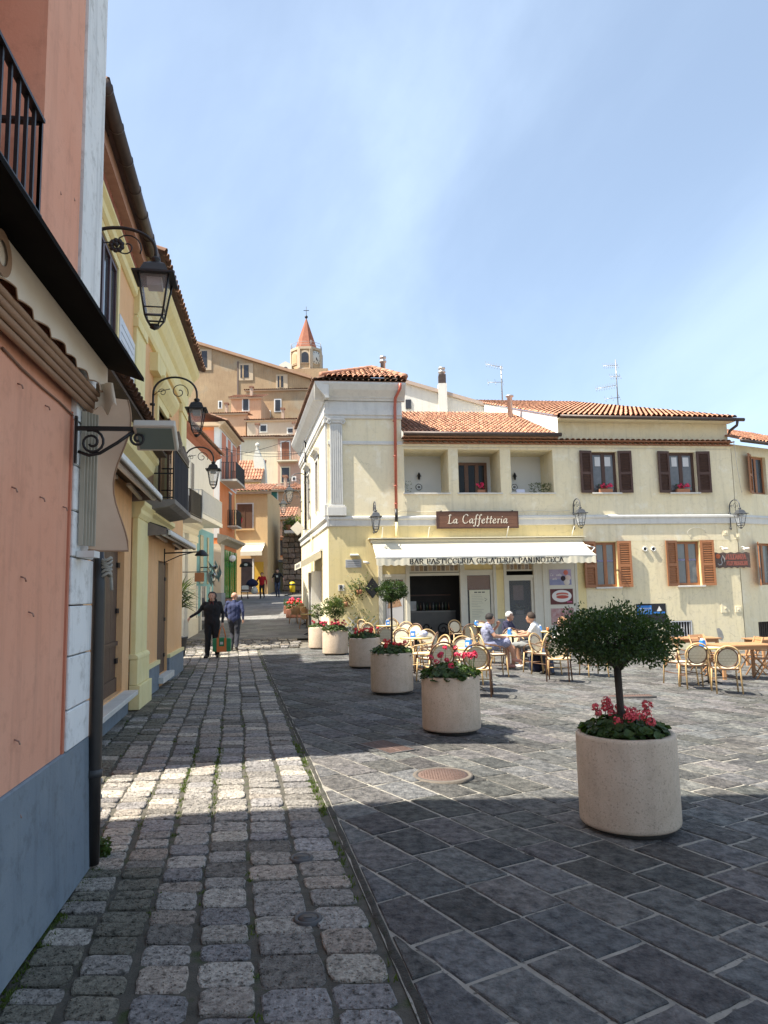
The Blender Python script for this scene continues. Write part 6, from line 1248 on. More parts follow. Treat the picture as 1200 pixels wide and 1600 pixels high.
ztip = fr.at(479, 497)[1]-14; rs = (fr.at(497, 545)[0]-fr.at(461.5, 545)[0])/2; octa(rs*1.06, zh+.35, ztip, .05).build('spire', mat('red spire', (.24, .075, .04), (.30, .115, .065), sc1=1.2, dirt=.6, rough=.85), T)
MB().ball((0, 0, ztip+.2), .3, 10, 8).tube([(0, 0, ztip), (0, 0, ztip+2.2)], .05, 6).box(-.5, .5, -.04, .04, ztip+1.4, ztip+1.5).build('cross', mBlack, T)
mb = MB()
for k in range(8):
    a, b = PI/8+k*PI/4, PI/8+(k+1)*PI/4
    for z in (zh+.8, zh+1.3): mb.tube([(rad*1.03*math.cos(a), rad*1.03*math.sin(a), z), (rad*1.03*math.cos(b), rad*1.03*math.sin(b), z)], .035, 5)
    mb.tube([(rad*1.03*math.cos(a), rad*1.03*math.sin(a), zh+.3), (rad*1.03*math.cos(a), rad*1.03*math.sin(a), zh+1.5)], .05, 5)
mb.build('parapet_railing', mat('rail grey', (.3, .3, .3)), T); 
p, z1_ = fr.at(479, 585); q, z2 = fr.at(497, 600); MB().prism(arch_(1.1, zz-7.0, zz-4.2), -rad-.15, -rad-.0, 'y').xf(Matrix.Translation((rad*.9, 0, 0))).build('base_arch', mDk, T)
fr = Frame(0, 124, 0); x, z = fr.at(446, 566); t = thing('small_belfry', 'small white bell gable on the church roof beside the tower', 'belfry', (x, 124, z-3)); MB().prism([(-1.1, 0), (1.1, 0), (1.1, 2.6), (.0, 3.2), (-1.1, 2.6)], 0, .9, 'y').build('gable', mat('gable white', (.6, .6, .52)), t); MB().prism(arch_(.45, .8, 1.7), -.05, -.0, 'y').build('bell_opening', mDk, t)
# ---- white house behind the cafe, chimneys, aerials
WB = 33.; fr = Frame(0, WB, 0); a = fr.at(600, 590); b = fr.at(772, 640); x0 = a[0]; t = thing('white_gable_house', 'white house with a sloping roof edge and chimney behind the cafe roof', 'house', (x0, WB, 4))
mb = MB(); mb.prism([(0, 0), (b[0]-x0, 0), (b[0]-x0, b[1]-4), (a[0]-x0, a[1]-4)], 0, 6, 'y'); mb.build('wall', mat('white render grey', (.6, .58, .53), (.66, .64, .6), sc1=.8, streak=.3, dirt=.2), t); mb = MB(); mb.prism([(0, a[1]-4), (b[0]-x0+.2, b[1]-4-.05), (b[0]-x0+.2, b[1]-4+.12), (0, a[1]-4+.17)], -.15, 6, 'y'); mb.build('roof_edge', mat('roof edge', (.4, .32, .27)), t)
x, z = fr.at(638, 631); MB().box(x-x0-.13, x-x0+.13, -.05, .0, z-4-.25, z-4+.2).build('window', mDk, t)
x, z = fr.at(692, 640); x2, z2 = fr.at(692, 601); MB().box(x-x0-.2, x-x0+.2, -.25, .25, z-4-.5, z2-4).build('chimney', mat('white render grey', (.6, .58, .53)), t); MB().box(x-x0-.17, x-x0+.17, -.22, .22, z2-4, z2-4+.45).build('chimney_stack', mGutter, t); MB().lathe([(.14, 0), (.14, .12), (.18, .13), (.18, .2), (.13, .22), (.13, .3), (.17, .31), (.17, .38), (0, .4)], 12, (x-x0, 0, z2-4+.45)).build('chimney_cap', MATS['galvanised'], t)
def aerial(Y, u, v0, v1, label, arms):
    fr = Frame(0, Y, 0); x, z0 = fr.at(u, v0); _, z1 = fr.at(u, v1); t = thing('tv_aerial', label, 'aerial', (x, Y, z0)); m_ = mat('aerial metal', (.28, .28, .28), rough=.4, metal=.5); MB().tube([(0, 0, 0), (0, 0, z1-z0)], .025, 6).build('mast', m_, t)
    for (du0, du1, v, tilt, els) in arms:
        _, z = fr.at(u, v); s_ = Y/FPX; a, b = du0*s_, du1*s_; MB().tube([(a, 0, z-z0-tilt*s_), (b, 0, z-z0)], .014, 5).build('boom', m_, t); mb = MB()
        for i in range(els): k = i/(els-1); xx = lerp(a, b, k); zc = z-z0-tilt*s_*(1-k); mb.tube([(xx, -.15, zc-.18), (xx, .15, zc+.18)], .008, 4)
        mb.build('elements', m_, t)
aerial(30., 785, 628, 572, 'television aerial on the roof between the two tiled roofs', [(-24, 2, 574, -6, 7), (-22, 2, 597, 0, 3)])
aerial(33., 966, 636, 562, 'tall television aerial on the right hand tiled roof', [(-20, 3, 571, 0, 8), (-10, 6, 588, 0, 5), (-34, -2, 602, 5, 9), (-20, 3, 621, 2, 3)])
fr = Frame(0, 27.5, 0); x, z = fr.at(797, 640); t = thing('roof_flue', 'short metal flue pipe at the edge of the right tiled roof', 'flue', (x, 27.5, z-.4)); MB().lathe([(.1, 0), (.1, .9), (.16, .92), (.16, .97), (.0, 1.0)], 12).build('pipe', MATS['galvanised'], t)
# ---- house at the right edge, turning away
RT = Frame(CF.w(14.47, 0, 0).x, CF.w(14.47, 0, 0).y, R(28), 0); t = fthing(RT, 'right_house', 'cream house with brown shutters at the right edge, angled away from the square', 'house')
mb = MB(); wall_holes(mb, 0, 7, -1.2, 6.75, [(1.0, 1.9, 5.0, 6.4, .2), (1.0, 1.9, 1.7, 3.2, .2), (.75, 1.9, -.35, .4, .2)]); body(mb, 0, 7, -1.2, 6.75, 8, y=.01); mb.build('wall', mCream, t)
window(t, 1.0, 1.9, 5.0, 6.4, .15, mShutL, mDk, fw=.08); window(t, 1.0, 1.9, 1.7, 3.2, .15, mShutL, MATS['office glass'], fw=.08); louvre(t, .5, .99, 4.98, 6.42, -.03, mShutL, hinge='r', ang=R(25)); louvre(t, .52, .99, 1.68, 3.22, -.03, mShutL, hinge='r', ang=R(35), gap=.07)
MB().box(.75, 1.9, .12, .2, -.35, .4).build('cellar_pane', mDarkRoom, t)
for i in range(9): MB().box(.8+i*.12, .82+i*.12, -.01, .02, -.33, .38).build('grille_bar', mGutter, t)
mb = MB(); moulding(mb, 0, 7, [(.02, 3.88), (.05, 3.9), (.05, 4.08), (.09, 4.12), (.03, 4.2)]); mb.build('string_course', mStuc, t)
mb = MB(); barrel(mb, (-.1, -.45, 6.82), (1, 0, 0), (0, .93, .37), 7.2, 5, tones=TR, cw=.19); mb.build('roof_tile', mTile, t, kind='stuff'); MB().tube([(-.1, -.5, 6.78), (7, -.5, 6.78)], .065, 8).build('gutter', mGutter, t)

# ---- chimneys, pipes and wires on the hillside
def bit(Y, name, label, cat, u0, u1, v0, v1, m_, y0=-.3, y1=.3, cap=None):
    fr = Frame(0, Y, 0); p, zt_ = fr.at(u0, v0); q, zb_ = fr.at(u1, v1); t = thing(name, label, cat, (p, Y, zb_)); MB().box(0, q-p, y0, y1, 0, zt_-zb_).build('shaft', m_, t)
    if cap: MB().box(-.12, q-p+.12, y0-.12, y1+.12, zt_-zb_, zt_-zb_+.18).build('cap', cap, t)
mOldC = mat('old chimney', (.42, .32, .24), (.5, .4, .3), sc1=2, dirt=.4)
for (Y, u0, u1, v0, v1, w) in ((99.5, 391, 395, 606, 622, 'above the peach house with the tall window'), (93.5, 352, 356, 632, 648, 'on the long low peach house'), (91.5, 440, 444, 640, 656, 'on the grey beige house'), (83.5, 400, 404.5, 664, 682, 'on the cream hillside house'), (82.5, 458, 462, 662, 680, 'on the pale pink hillside house'), (69.5, 444, 448, 746, 762, 'on the peach house with teal shutters')):
    bit(Y, 'chimney', 'small weathered chimney '+w, 'chimney', u0, u1, v0, v1, mOldC, cap=mTileOld)
t = thing('overhead_wires', 'thin overhead wires crossing the lane between the houses', 'wires', (-6, 30, 8.))
for k, (a, b, sg) in enumerate((((-1.5, -1, 0), (3.2, -.5, -.3), .25), ((-2.6, 8, 1.6), (2.4, 3, .4), .3), ((-2.2, 4, .4), (2.8, 1, .9), .2))):
    a, b = Vector(a), Vector(b); MB().tube([a.lerp(b, i/12)-Vector((0, 0, sg*4*(i/12)*(1-i/12))) for i in range(13)], .012, 4).build('wire', mBlack, t)
# ------------------------------------------------------------------ planters, trees, geraniums
mConc = mat('planter concrete', (.50, .395, .295), (.60, .49, .38), sc1=5, c3=(.36, .29, .22), sc3=70, dirt=.3, streak=.3, bump=.5, bs=90, pits=.8, rough=.85)
mSoil = mat('soil', (.035, .025, .018), (.06, .045, .03), sc1=20, bump=.8, bs=60)
mBark = mat('tree bark', (.035, .026, .02), (.065, .05, .04), sc1=14, aniso=(1, 1, .3), bump=.7, bs=60)
mLeafD = leafmat('privet leaf', (.014, .032, .010), (.045, .078, .02), 9.)
mLeafG = leafmat('geranium leaf', (.025, .05, .012), (.055, .095, .022), 14.)
mLeafL = leafmat('olive leaf', (.05, .075, .025), (.10, .13, .045), 14.)
def flowermat(n, c): return mat(n, c, tuple(min(.9, q*1.5+.02) for q in c), sc1=40, rough=.6, tone='tone')
mRed = flowermat('geranium red', (.55, .012, .02)); mPk = flowermat('geranium coral pink', (.62, .07, .085)); mMag = flowermat('geranium crimson', (.50, .012, .055))
SPOT = [(gnd(985, 1292), 'near'), (gnd(706, 1143), 'second'), (gnd(613, 1083), 'third'), (gnd(570, 1043), 'fourth'), (gnd(524, 1023), 'fifth'), (Vector((-2.06, 22.3, 0)), 'sixth')]
def make_planter():
    t = thing('planter', '', 'planter', (0, 0, 0), 0, 'round concrete planters in a row'); r = .355
    MB().lathe([(r-.06, .0), (r-.06, .05)], 48).build('foot', mat('planter foot', (.03, .028, .025), (.05, .045, .04), sc1=10), t)
    MB().lathe([(r-.07, .045), (r-.012, .045), (r-.003, .055), (r, .075), (r, .65), (r-.004, .667), (r-.014, .675), (r-.045, .675), (r-.055, .668), (r-.06, .55)], 64, caps=False).build('shell', mConc, t)
    MB().lathe([(.001, .585), (.2, .59), (r-.058, .575)], 24, caps=False).build('soil', mSoil, t)
    return t
pl = make_planter()
PLAB = ['nearest round concrete planter with a dark bushy tree and pink flowers', 'second planter from the camera, round concrete, tall crimson geraniums and no tree', 'third planter from the camera, with a clipped ball tree and red flowers', 'fourth planter from the camera, with bright red geraniums only', 'fifth planter from the camera, with a loose olive green bush', 'farthest round planter at the cafe corner, half hidden by the fifth']
for i, (p, w) in enumerate(SPOT):
    o = pl if i == 0 else copy_tree(pl); o.location = (p.x, p.y, p.z); o.rotation_euler = (0, 0, i*1.3); o['label'] = PLAB[i]
def crown(rnd, n, R3, c, s, shape=None, core=.35, toff=0.):
    """leaf-sized faces in clumps through the crown's volume; tone darkens nothing by place, only leaf to leaf"""
    mb = MB(); clumps = []
    for k in range(max(24, n//90)):
        while True:
            v = Vector((rnd.uniform(-1, 1), rnd.uniform(-1, 1), rnd.uniform(-1, 1)))
            if core < v.length < 1.: break
        clumps.append((v, rnd.uniform(.10, .24)))
    for i in range(n):
        v, r = rnd.choice(clumps); w = v+Vector((rnd.gauss(0, r), rnd.gauss(0, r), rnd.gauss(0, r*.8)))
        if w.length > 1.13: w *= 1.13/w.length
        p = Vector((c[0]+w.x*R3[0], c[1]+w.y*R3[1], c[2]+w.z*R3[2]))
        if shape: p = shape(p, w)
        d = (w.normalized()*.7+Vector((rnd.uniform(-1, 1), rnd.uniform(-1, 1), rnd.uniform(-.6, 1)))).normalized(); e = d.cross(Vector((rnd.uniform(-1, 1), rnd.uniform(-1, 1), rnd.uniform(-1, 1)))).normalized(); f = d.cross(e)
        k = s*rnd.uniform(.6, 1.25); mb.tone = g3(.45, 1.85, .14)
        mb.add([p, p+d*k*.5+e*k*.30, p+d*k, p+d*k*.5-e*k*.30+f*k*.12], [(0, 1, 2, 3)])
    return mb
def limbs(rnd, base, top, r, R3, c, n):
    mb = MB(); b = Vector(base); tp = Vector(top); mid = b.lerp(tp, .5)+Vector((rnd.uniform(-.01, .01), rnd.uniform(-.01, .01), 0))
    mb.tube([b-Vector((0, 0, .05)), b, mid, tp], [r*1.35, r*1.15, r*.95, r], 9); lb = MB()
    for i in range(n):
        a = 2*PI*i/n+rnd.uniform(-.3, .3); el = rnd.uniform(.1, 1.2); e = Vector((c[0]+R3[0]*.8*math.cos(a)*math.cos(el), c[1]+R3[1]*.8*math.sin(a)*math.cos(el), c[2]+R3[2]*.7*math.sin(el)-R3[2]*.15)); m = tp.lerp(e, .5)+Vector((0, 0, .03)); st = tp-Vector((0, 0, rnd.uniform(0, .05)))
        lb.tube([st, m, e], [r*.55, r*.35, r*.12], 6)
        for k in range(3): q = m.lerp(e, rnd.random()); lb.tube([q, q+Vector((rnd.uniform(-1, 1)*R3[0]*.35, rnd.uniform(-1, 1)*R3[1]*.35, rnd.uniform(-.2, .5)*R3[2]*.5))], [r*.2, r*.06], 5)
    return mb, lb
def tree(p, label, c, R3, r, n, s, leafm, seed, nl=9, shape=None, core=.35):
    rnd = random.Random(seed); t = thing('planter_tree', label, 'tree', (p.x, p.y, p.z+.58), 0, 'clipped trees in the planters'); c = (c[0], c[1], c[2]-.58)
    a, b = limbs(rnd, (0, 0, 0), (c[0]*.6, c[1]*.6, c[2]-R3[2]*.75), r, R3, c, nl); a.build('trunk', mBark, t); b.build('limbs', mBark, t); crown(rnd, n, R3, c, s, shape, core).build('crown', leafm, t); return t
def flat_bottom(p, w):
    if w.z < 0: p.z += -w.z*.09; k = 1+.10*(-w.z); p.x *= k; p.y *= k
    p.z += .03*math.sin(w.x*7)+.02*math.sin(w.y*9+1); return p
tree(SPOT[0][0], 'dark green bushy tree with a flat spreading crown in the nearest planter', (-.05, .0, 1.335), (.425, .41, .25), .028, 13500, .027, mLeafD, 21, 12, flat_bottom, .3)
tree(SPOT[2][0], 'small clipped ball tree on a thin stem in the third planter', (.02, 0, 1.69), (.245, .245, .175), .018, 4600, .030, mLeafD, 22, 8)
tree(SPOT[4][0], 'loose olive green bush on a short stem in the fifth planter', (.0, 0, 1.30), (.32, .31, .27), .020, 3200, .045, mLeafL, 23, 8)
tree(SPOT[5][0], 'thin leafy bush in the farthest planter at the cafe corner', (-.1, 0, 1.15), (.2, .2, .2), .016, 700, .05, mLeafL, 24, 5)
# twigs sticking out of the near crown
def geranium(p, label, seed, n, heads, fm, rr=.30, h=.16, tall=.0, fh=(.02, .12)):
    rnd = random.Random(seed); t = thing('geranium', label, 'flowers', (p.x, p.y, p.z+.59), 0, 'geraniums in the planters'); mb = MB()
    for i in range(n):
        a = rnd.uniform(0, 2*PI); q = rr*math.sqrt(rnd.random()); z = .03+h*(1-.5*(q/rr)**2)*rnd.random()**.6; c = Vector((q*math.cos(a), q*math.sin(a), z)); nrm = Vector((math.cos(a)*.5+rnd.uniform(-.5, .5), math.sin(a)*.5+rnd.uniform(-.5, .5), .8)).normalized(); e = nrm.orthogonal().normalized(); f = nrm.cross(e); s = rnd.uniform(.022, .042); mb.tone = g3(.6, 1.4, .1)
        ring = [c+(e*math.cos(b)+f*math.sin(b))*s*(1 if k % 2 else .82)+nrm*(.006 if k % 2 else 0) for k, b in enumerate([j*PI/4 for j in range(8)])]
        mb.add([c-nrm*.006]+ring, [(0, 1+k, 1+(k+1) % 8) for k in range(8)])
    mb.build('foliage', mLeafG, t); st = MB()
    for k in range(heads):
        a = rnd.uniform(0, 2*PI); q = rr*.92*math.sqrt(rnd.random()); z = h+rnd.uniform(*fh)+(tall*rnd.random() if tall else 0); c = Vector((q*math.cos(a), q*math.sin(a), z)); fb = MB(); R_ = rnd.uniform(.030, .050)
        st.tube([(c.x*.8, c.y*.8, .02), (c.x*.95, c.y*.95, z*.6), c], .0035, 5)
        for j in range(46):
            v = Vector((rnd.uniform(-1, 1), rnd.uniform(-1, 1), rnd.uniform(-.5, 1))).normalized(); o_ = c+v*R_*rnd.uniform(.65, 1); e = v.orthogonal().normalized(); f = v.cross(e); s = rnd.uniform(.008, .014); fb.tone = g3(.7, 1.25, .05); fb.add([o_+e*s, o_+f*s, o_-e*s, o_-f*s], [(0, 1, 2, 3)])
        fb.build('flower_head', fm, t)
    st.build('stems', mLeafG, t, kind='stuff'); return t
geranium(SPOT[0][0], 'coral pink geraniums around the stem of the nearest tree', 31, 560, 17, mPk, .31, .18, fh=(.0, .08))
geranium(SPOT[1][0], 'tall crimson geraniums spilling over the second planter', 32, 620, 17, mMag, .365, .20, tall=.13, fh=(.0, .10))
geranium(SPOT[2][0], 'red geraniums under the clipped ball tree of the third planter', 33, 520, 11, mRed, .36, .19, fh=(.0, .07))
geranium(SPOT[3][0], 'bright scarlet geraniums crowding the fourth planter', 34, 420, 20, mRed, .35, .19, fh=(.0, .10))
geranium(SPOT[4][0], 'crimson geraniums under the olive green bush of the fifth planter', 35, 420, 22, mMag, .38, .22, fh=(.0, .14))
geranium(SPOT[5][0], 'crimson geraniums in the farthest planter at the cafe corner', 36, 260, 12, mMag, .34, .18, fh=(.0, .10))
# ------------------------------------------------------------------ cafe chairs and tables
mRatD = mat('dark rattan', (.10, .048, .025), (.16, .08, .042), sc1=30, rough=.45, bump=.2, bs=120); mRatL = mat('honey rattan', (.50, .33, .15), (.58, .41, .21), sc1=30, rough=.45, bump=.2, bs=120)
def weavemat():
    m = bpy.data.materials.new('cream weave'); m.use_nodes = True; t = m.node_tree; b = t.nodes['Principled BSDF']; tc_ = t.nodes.new('ShaderNodeTexCoord'); ch = t.nodes.new('ShaderNodeTexChecker'); ch.inputs['Scale'].default_value = 62; ch.inputs['Color1'].default_value = (.78, .73, .58, 1); ch.inputs['Color2'].default_value = (.50, .43, .29, 1); mp = t.nodes.new('ShaderNodeMapping'); mp.inputs['Rotation'].default_value = (0, R(45), 0); t.links.new(tc_.outputs['Object'], mp.inputs[0]); t.links.new(mp.outputs[0], ch.inputs['Vector']); t.links.new(ch.outputs['Color'], b.inputs['Base Color']); b.inputs['Roughness'].default_value = .7; bp = t.nodes.new('ShaderNodeBump'); bp.inputs['Distance'].default_value = .004; t.links.new(ch.outputs['Fac'], bp.inputs['Height']); t.links.new(bp.outputs[0], b.inputs['Normal']); return m
mWeave = weavemat()
def make_chair(mf, mf2):
    """seat front towards local -y"""
    t = thing('bistro_chair', '', 'chair', (0, 0, 0), 0, 'rattan chairs on the cafe terrace')
    def bk(x, z): return (x, .20+.13*(z-.45)/.43, z)       # back plane leans
    ov = lambda a, b, cz: [bk(a*math.cos(i*2*PI/24), cz+b*math.sin(i*2*PI/24)) for i in range(24)]
    MB().tube(ov(.215, .215, .655), .016, 7, closed=True).build('back_frame', mf, t); MB().tube(ov(.17, .17, .655), .010, 6, closed=True).build('back_inner_rim', mf2, t)
    mb = MB(); rg = ov(.168, .168, .655); mb.add([bk(0, .655)]+rg, [(0, 1+i, 1+(i+1) % 24) for i in range(24)]); mb.build('back_panel', mWeave, t)
    for s in (-1, 1):
        MB().tube([bk(s*.185, .72), (s*.20, .215, .50), (s*.205, .21, .44), (s*.215, .245, .02)], [.014, .016, .016, .014], 7).build('leg', mf, t)
        MB().tube([(s*.205, -.19, .45), (s*.215, -.205, .22), (s*.225, -.22, .0)], [.016, .016, .014], 7).build('leg', mf, t)
        MB().tube([bk(s*.20, .68), (s*.245, .08, .645), (s*.25, -.10, .62), (s*.225, -.18, .56), (s*.205, -.19, .45)], .012, 6).build('arm', mf2, t)
        MB().tube([(s*.21, -.20, .24), (s*.21, .23, .26)], .009, 6).build('stretcher', mf2, t)
    MB().tube([(-.21, -.2, .25), (.21, -.2, .25)], .009, 6).build('stretcher', mf2, t)
    sq = [(lerp(-.22, .22, (i % 12)/11), 0) for i in range(12)]; ring = [(.225*math.copysign(abs(math.cos(a))**.5, math.cos(a)), .01+.215*math.copysign(abs(math.sin(a))**.5, math.sin(a)), .452) for a in [i*2*PI/24 for i in range(24)]]
    MB().tube(ring, .016, 6, closed=True).build('seat_frame', mf2, t); mb = MB(); mb.add([(0, .01, .462)]+[(x*.98, y*.98, .456) for x, y, z in ring]+[(x*.95, y*.95, .43) for x, y, z in ring], [(0, 1+i, 1+(i+1) % 24) for i in range(24)]+[(1+i, 25+i, 25+(i+1) % 24, 1+(i+1) % 24) for i in range(24)]); mb.build('seat', mWeave, t)
    return t
chD = make_chair(mRatD, mRatL); chL = make_chair(mRatL, mRatD); usedC = {'D': 0, 'L': 0}
def from_top(u, v, h):
    """ground point of a thing of height h whose top is seen at photo point (u,v)"""
    d = ray(u, v); g = 0.
    for _ in range(12): p = Vector((0, 0, EYE))+d*((g+h-EYE)/d.z); g = gz(p.x, p.y)
    return Vector((p.x, p.y, g))
def chair(kind, u, v, rz, label):
    p = from_top(u, v, .875); src = chD if kind == 'D' else chL
    o = src if not usedC[kind] else copy_tree(src); usedC[kind] += 1; o.location = p; o.rotation_euler = (0, 0, rz); o['label'] = label; return o
CH = [('D', 684, 1001, R(192), 'dark rattan chair with its back to us behind the second planter flowers'), ('D', 745, 1004, R(170), 'dark rattan chair with its back to us at the right of the front table'), ('L', 674, 993, R(300), 'honey rattan chair at the left side of the front table'), ('L', 729, 995, R(10), 'honey rattan chair facing us on the far side of the front table'),
 ('D', 659, 988, R(255), 'dark rattan chair seen sideways left of the front table'), ('L', 676, 984, R(20), 'honey rattan chair just behind the front table group'), ('L', 629, 982, R(5), 'pale honey rattan chair facing us behind the third planter'), ('D', 641, 975, R(330), 'dark rattan chair turned between the two left tables'),
 ('D', 600, 978, R(190), 'dark rattan chair with its back to us right of the fourth planter'), ('L', 583, 972, R(150), 'honey rattan chair nearest the trellis, front of the pair'), ('L', 575, 967, R(140), 'honey rattan chair nearest the trellis, rear of the pair'), ('L', 617, 966, R(20), 'honey rattan chair facing us below the poster of the left shop leaf'), ('L', 632, 972, R(350), 'honey rattan chair facing us in front of the cafe door post'),
 ('L', 715, 969, R(15), 'honey rattan chair facing us in front of the cafe door'), ('D', 735, 974, R(175), 'dark rattan chair with its back to us at the small rear table'), ('D', 748, 971, R(340), 'dark rattan chair beside the menu board'), ('L', 755, 980, R(90), 'honey rattan chair just left of the woman in the patterned dress'),
 ('L', 836, 988, R(235), 'honey rattan chair behind the man in the white shirt'), ('L', 852, 990, R(40), 'honey rattan chair right of the man in the white shirt'), ('D', 871, 995, R(160), 'dark rattan chair half hidden by the near tree at its left'), ('L', 925, 992, R(10), 'honey rattan chair mostly hidden behind the near tree'), ('L', 1060, 1000, R(20), 'honey rattan chair whose legs show right under the near tree'),
 ('L', 1081, 1003, R(175), 'honey rattan chair with its back to us right of the near tree'), ('L', 1131, 1007, R(165), 'rightmost rattan chair with its back to us on the terrace'), ('D', 801, 982, R(0), 'dark rattan chair of the grey haired man'), ('L', 772, 990, R(95), 'honey rattan chair under the woman in the patterned dress')]
for c in CH: chair(*c)
mTop = mat('table top cream', (.62, .54, .36), (.66, .58, .41), sc1=5, rough=.4); mEdge = mat('table brass edge', (.50, .36, .10), rough=.4)
def make_table():
    t = thing('cafe_table', '', 'table', (0, 0, 0), 0, 'round tables on the cafe terrace'); MB().lathe([(.001, .715), (.33, .715), (.33, .737), (.001, .74)], 32, caps=False).build('table_top', mTop, t); MB().lathe([(.331, .712), (.342, .718), (.342, .738), (.331, .742)], 32, caps=False).build('rim', mEdge, t)
    MB().lathe([(.03, .02), (.025, .1), (.022, .4), (.028, .68), (.10, .712)], 12, caps=False).build('pedestal', mBlack, t)
    for k in range(4): a = k*PI/2+PI/4; MB().tube([(0, 0, .07), (.14*math.cos(a), .14*math.sin(a), .05), (.26*math.cos(a), .26*math.sin(a), .015)], [.022, .018, .014], 6).build('foot', mBlack, t)
    return t
tb = make_table(); mNapB = mat('blue box', (.02, .16, .52), (.03, .2, .6), sc1=20, rough=.4); mNapW = mat('napkin white', (.75, .75, .75))
def make_napkin():
    t = thing('napkin_box', '', 'napkin holder', (0, 0, 0), 0, 'blue napkin holders on the tables'); MB().prism([(-.045, 0), (.045, 0), (.035, .13), (-.035, .13)], -.05, .05, 'x').build('holder', mNapB, t); MB().box(-.04, .04, -.02, .02, .131, .165).build('napkins', mNapW, t); MB().box(-.03, .03, -.0465, -.044, .04, .09).build('label', mNapW, t); return t
nb = make_napkin()
TB = [(738, 1012, 'front round table between the dark chairs behind the second planter', 'on the front round table'), (650, 996, 'round table between the left chairs behind the third planter', 'on the table behind the third planter'), (606, 977, 'leftmost round table below the shop leaf with the poster', 'on the leftmost table'), (748, 978, 'small round table in front of the menu board', 'on the table before the menu board'), (801, 992, 'round table between the woman in the dress and the man in the white shirt', 'on the table of the seated couple'), (848, 986, 'round table in front of the poster column', 'on the table before the poster column'), (1104, 1011, 'round table with honey chairs right of the near tree', 'on the table right of the near tree')]
for i, (u, v, lb, w) in enumerate(TB):
    p = from_top(u, v, .738); o = tb if i == 0 else copy_tree(tb); o.location = p; o['label'] = lb; o.rotation_euler = (0, 0, i*.4)
    q = nb if i == 0 else copy_tree(nb); q.location = p+Vector((-.06 if i != 2 else .0, .04, .741)); q.rotation_euler = (0, 0, .4*i-.6); q['label'] = 'blue napkin holder '+w
p = from_top(848, 986, .738); t = thing('drink_glass', 'amber drink in a glass on the table before the poster column', 'glass', p+Vector((.12, -.08, .741))); MB().lathe([(.03, 0), (.038, .10)], 12).build('drink', mat('amber drink', (.5, .14, .02), rough=.1), t)
p = from_top(650, 996, .738); t = thing('table_bag', 'crumpled white and blue bag on the table behind the third planter', 'bag', p+Vector((.16, -.02, .741))); MB().ball((0, 0, .07), .08, 10, 7, (1.2, .8, .9)).build('bag', mat('bag print', (.65, .65, .68), (.15, .2, .45), sc1=30, fac=1), t)
# ---- wooden terrace furniture on the right
mTeak = mat('teak wood', (.38, .19, .085), (.46, .25, .12), sc1=10, aniso=(1, 1, 4), rough=.5, bump=.15)
def make_wchair():
    t = thing('wooden_chair', '', 'chair', (0, 0, 0), 0, 'folding wooden chairs at the right')
    for s in (-1, 1):
        MB().tube([(s*.22, -.22, .0), (s*.22, .05, .42), (s*.22, .22, .86)], .016, 6).build('leg', mTeak, t); MB().tube([(s*.20, .26, 0), (s*.20, -.16, .46)], .016, 6).build('leg', mTeak, t); MB().box(s*.235-.02, s*.235+.02, -.2, .16, .63, .655).build('arm', mTeak, t); MB().tube([(s*.235, -.17, .44), (s*.235, -.17, .63)], .013, 6).build('arm_post', mTeak, t)
    for i in range(6): MB().box(-.2, .2, -.2+i*.068, -.145+i*.068, .44, .456).build('seat_slat', mTeak, t)
    for i in range(4): MB().obox((0, .135+i*.034, .56+i*.088), (.21, 0, 0), (0, .008, 0), (0, .012, .032)).build('back_slat', mTeak, t)
    return t
wc = make_wchair()
for i, (u, v, rz, lb) in enumerate(((1170, 995, R(265), 'wooden folding chair turned sideways beside the right plank table'), (1192, 999, R(250), 'wooden folding chair at the right edge of the photo'), (1112, 995, R(80), 'wooden folding chair behind the right honey chairs'), (1098, 992, R(20), 'wooden folding chair by the cellar grille'))):
    o = wc if i == 0 else copy_tree(wc); o.location = from_top(u, v, .86); o.rotation_euler = (0, 0, rz); o['label'] = lb
def make_wtable():
    t = thing('wooden_table', '', 'table', (0, 0, 0), 0, 'plank tables at the right')
    for i in range(6): MB().box(-.6, .6, -.4+i*.134, -.272+i*.134, .72, .745).build('top_plank', mTeak, t)
    for sx in (-1, 1):
        for sy in (-1, 1): MB().box(sx*.52-.03, sx*.52+.03, sy*.32-.03, sy*.32+.03, 0, .72).build('leg', mTeak, t)
    MB().box(-.5, .5, -.34, -.3, .64, .72).build('apron', mTeak, t); MB().box(-.5, .5, .3, .34, .64, .72).build('apron', mTeak, t); return t
wt = make_wtable()
for i, (u, v, rz, lb) in enumerate(((1152, 1006, R(4), 'dark edged plank table against the cream wall at right'), (1206, 997, R(10), 'plank table cut by the right edge of the photo'), (1078, 996, R(5), 'plank table behind the near tree crown'))):
    o = wt if i == 0 else copy_tree(wt); o.location = from_top(u, v, .745); o.rotation_euler = (0, 0, rz); o['label'] = lb
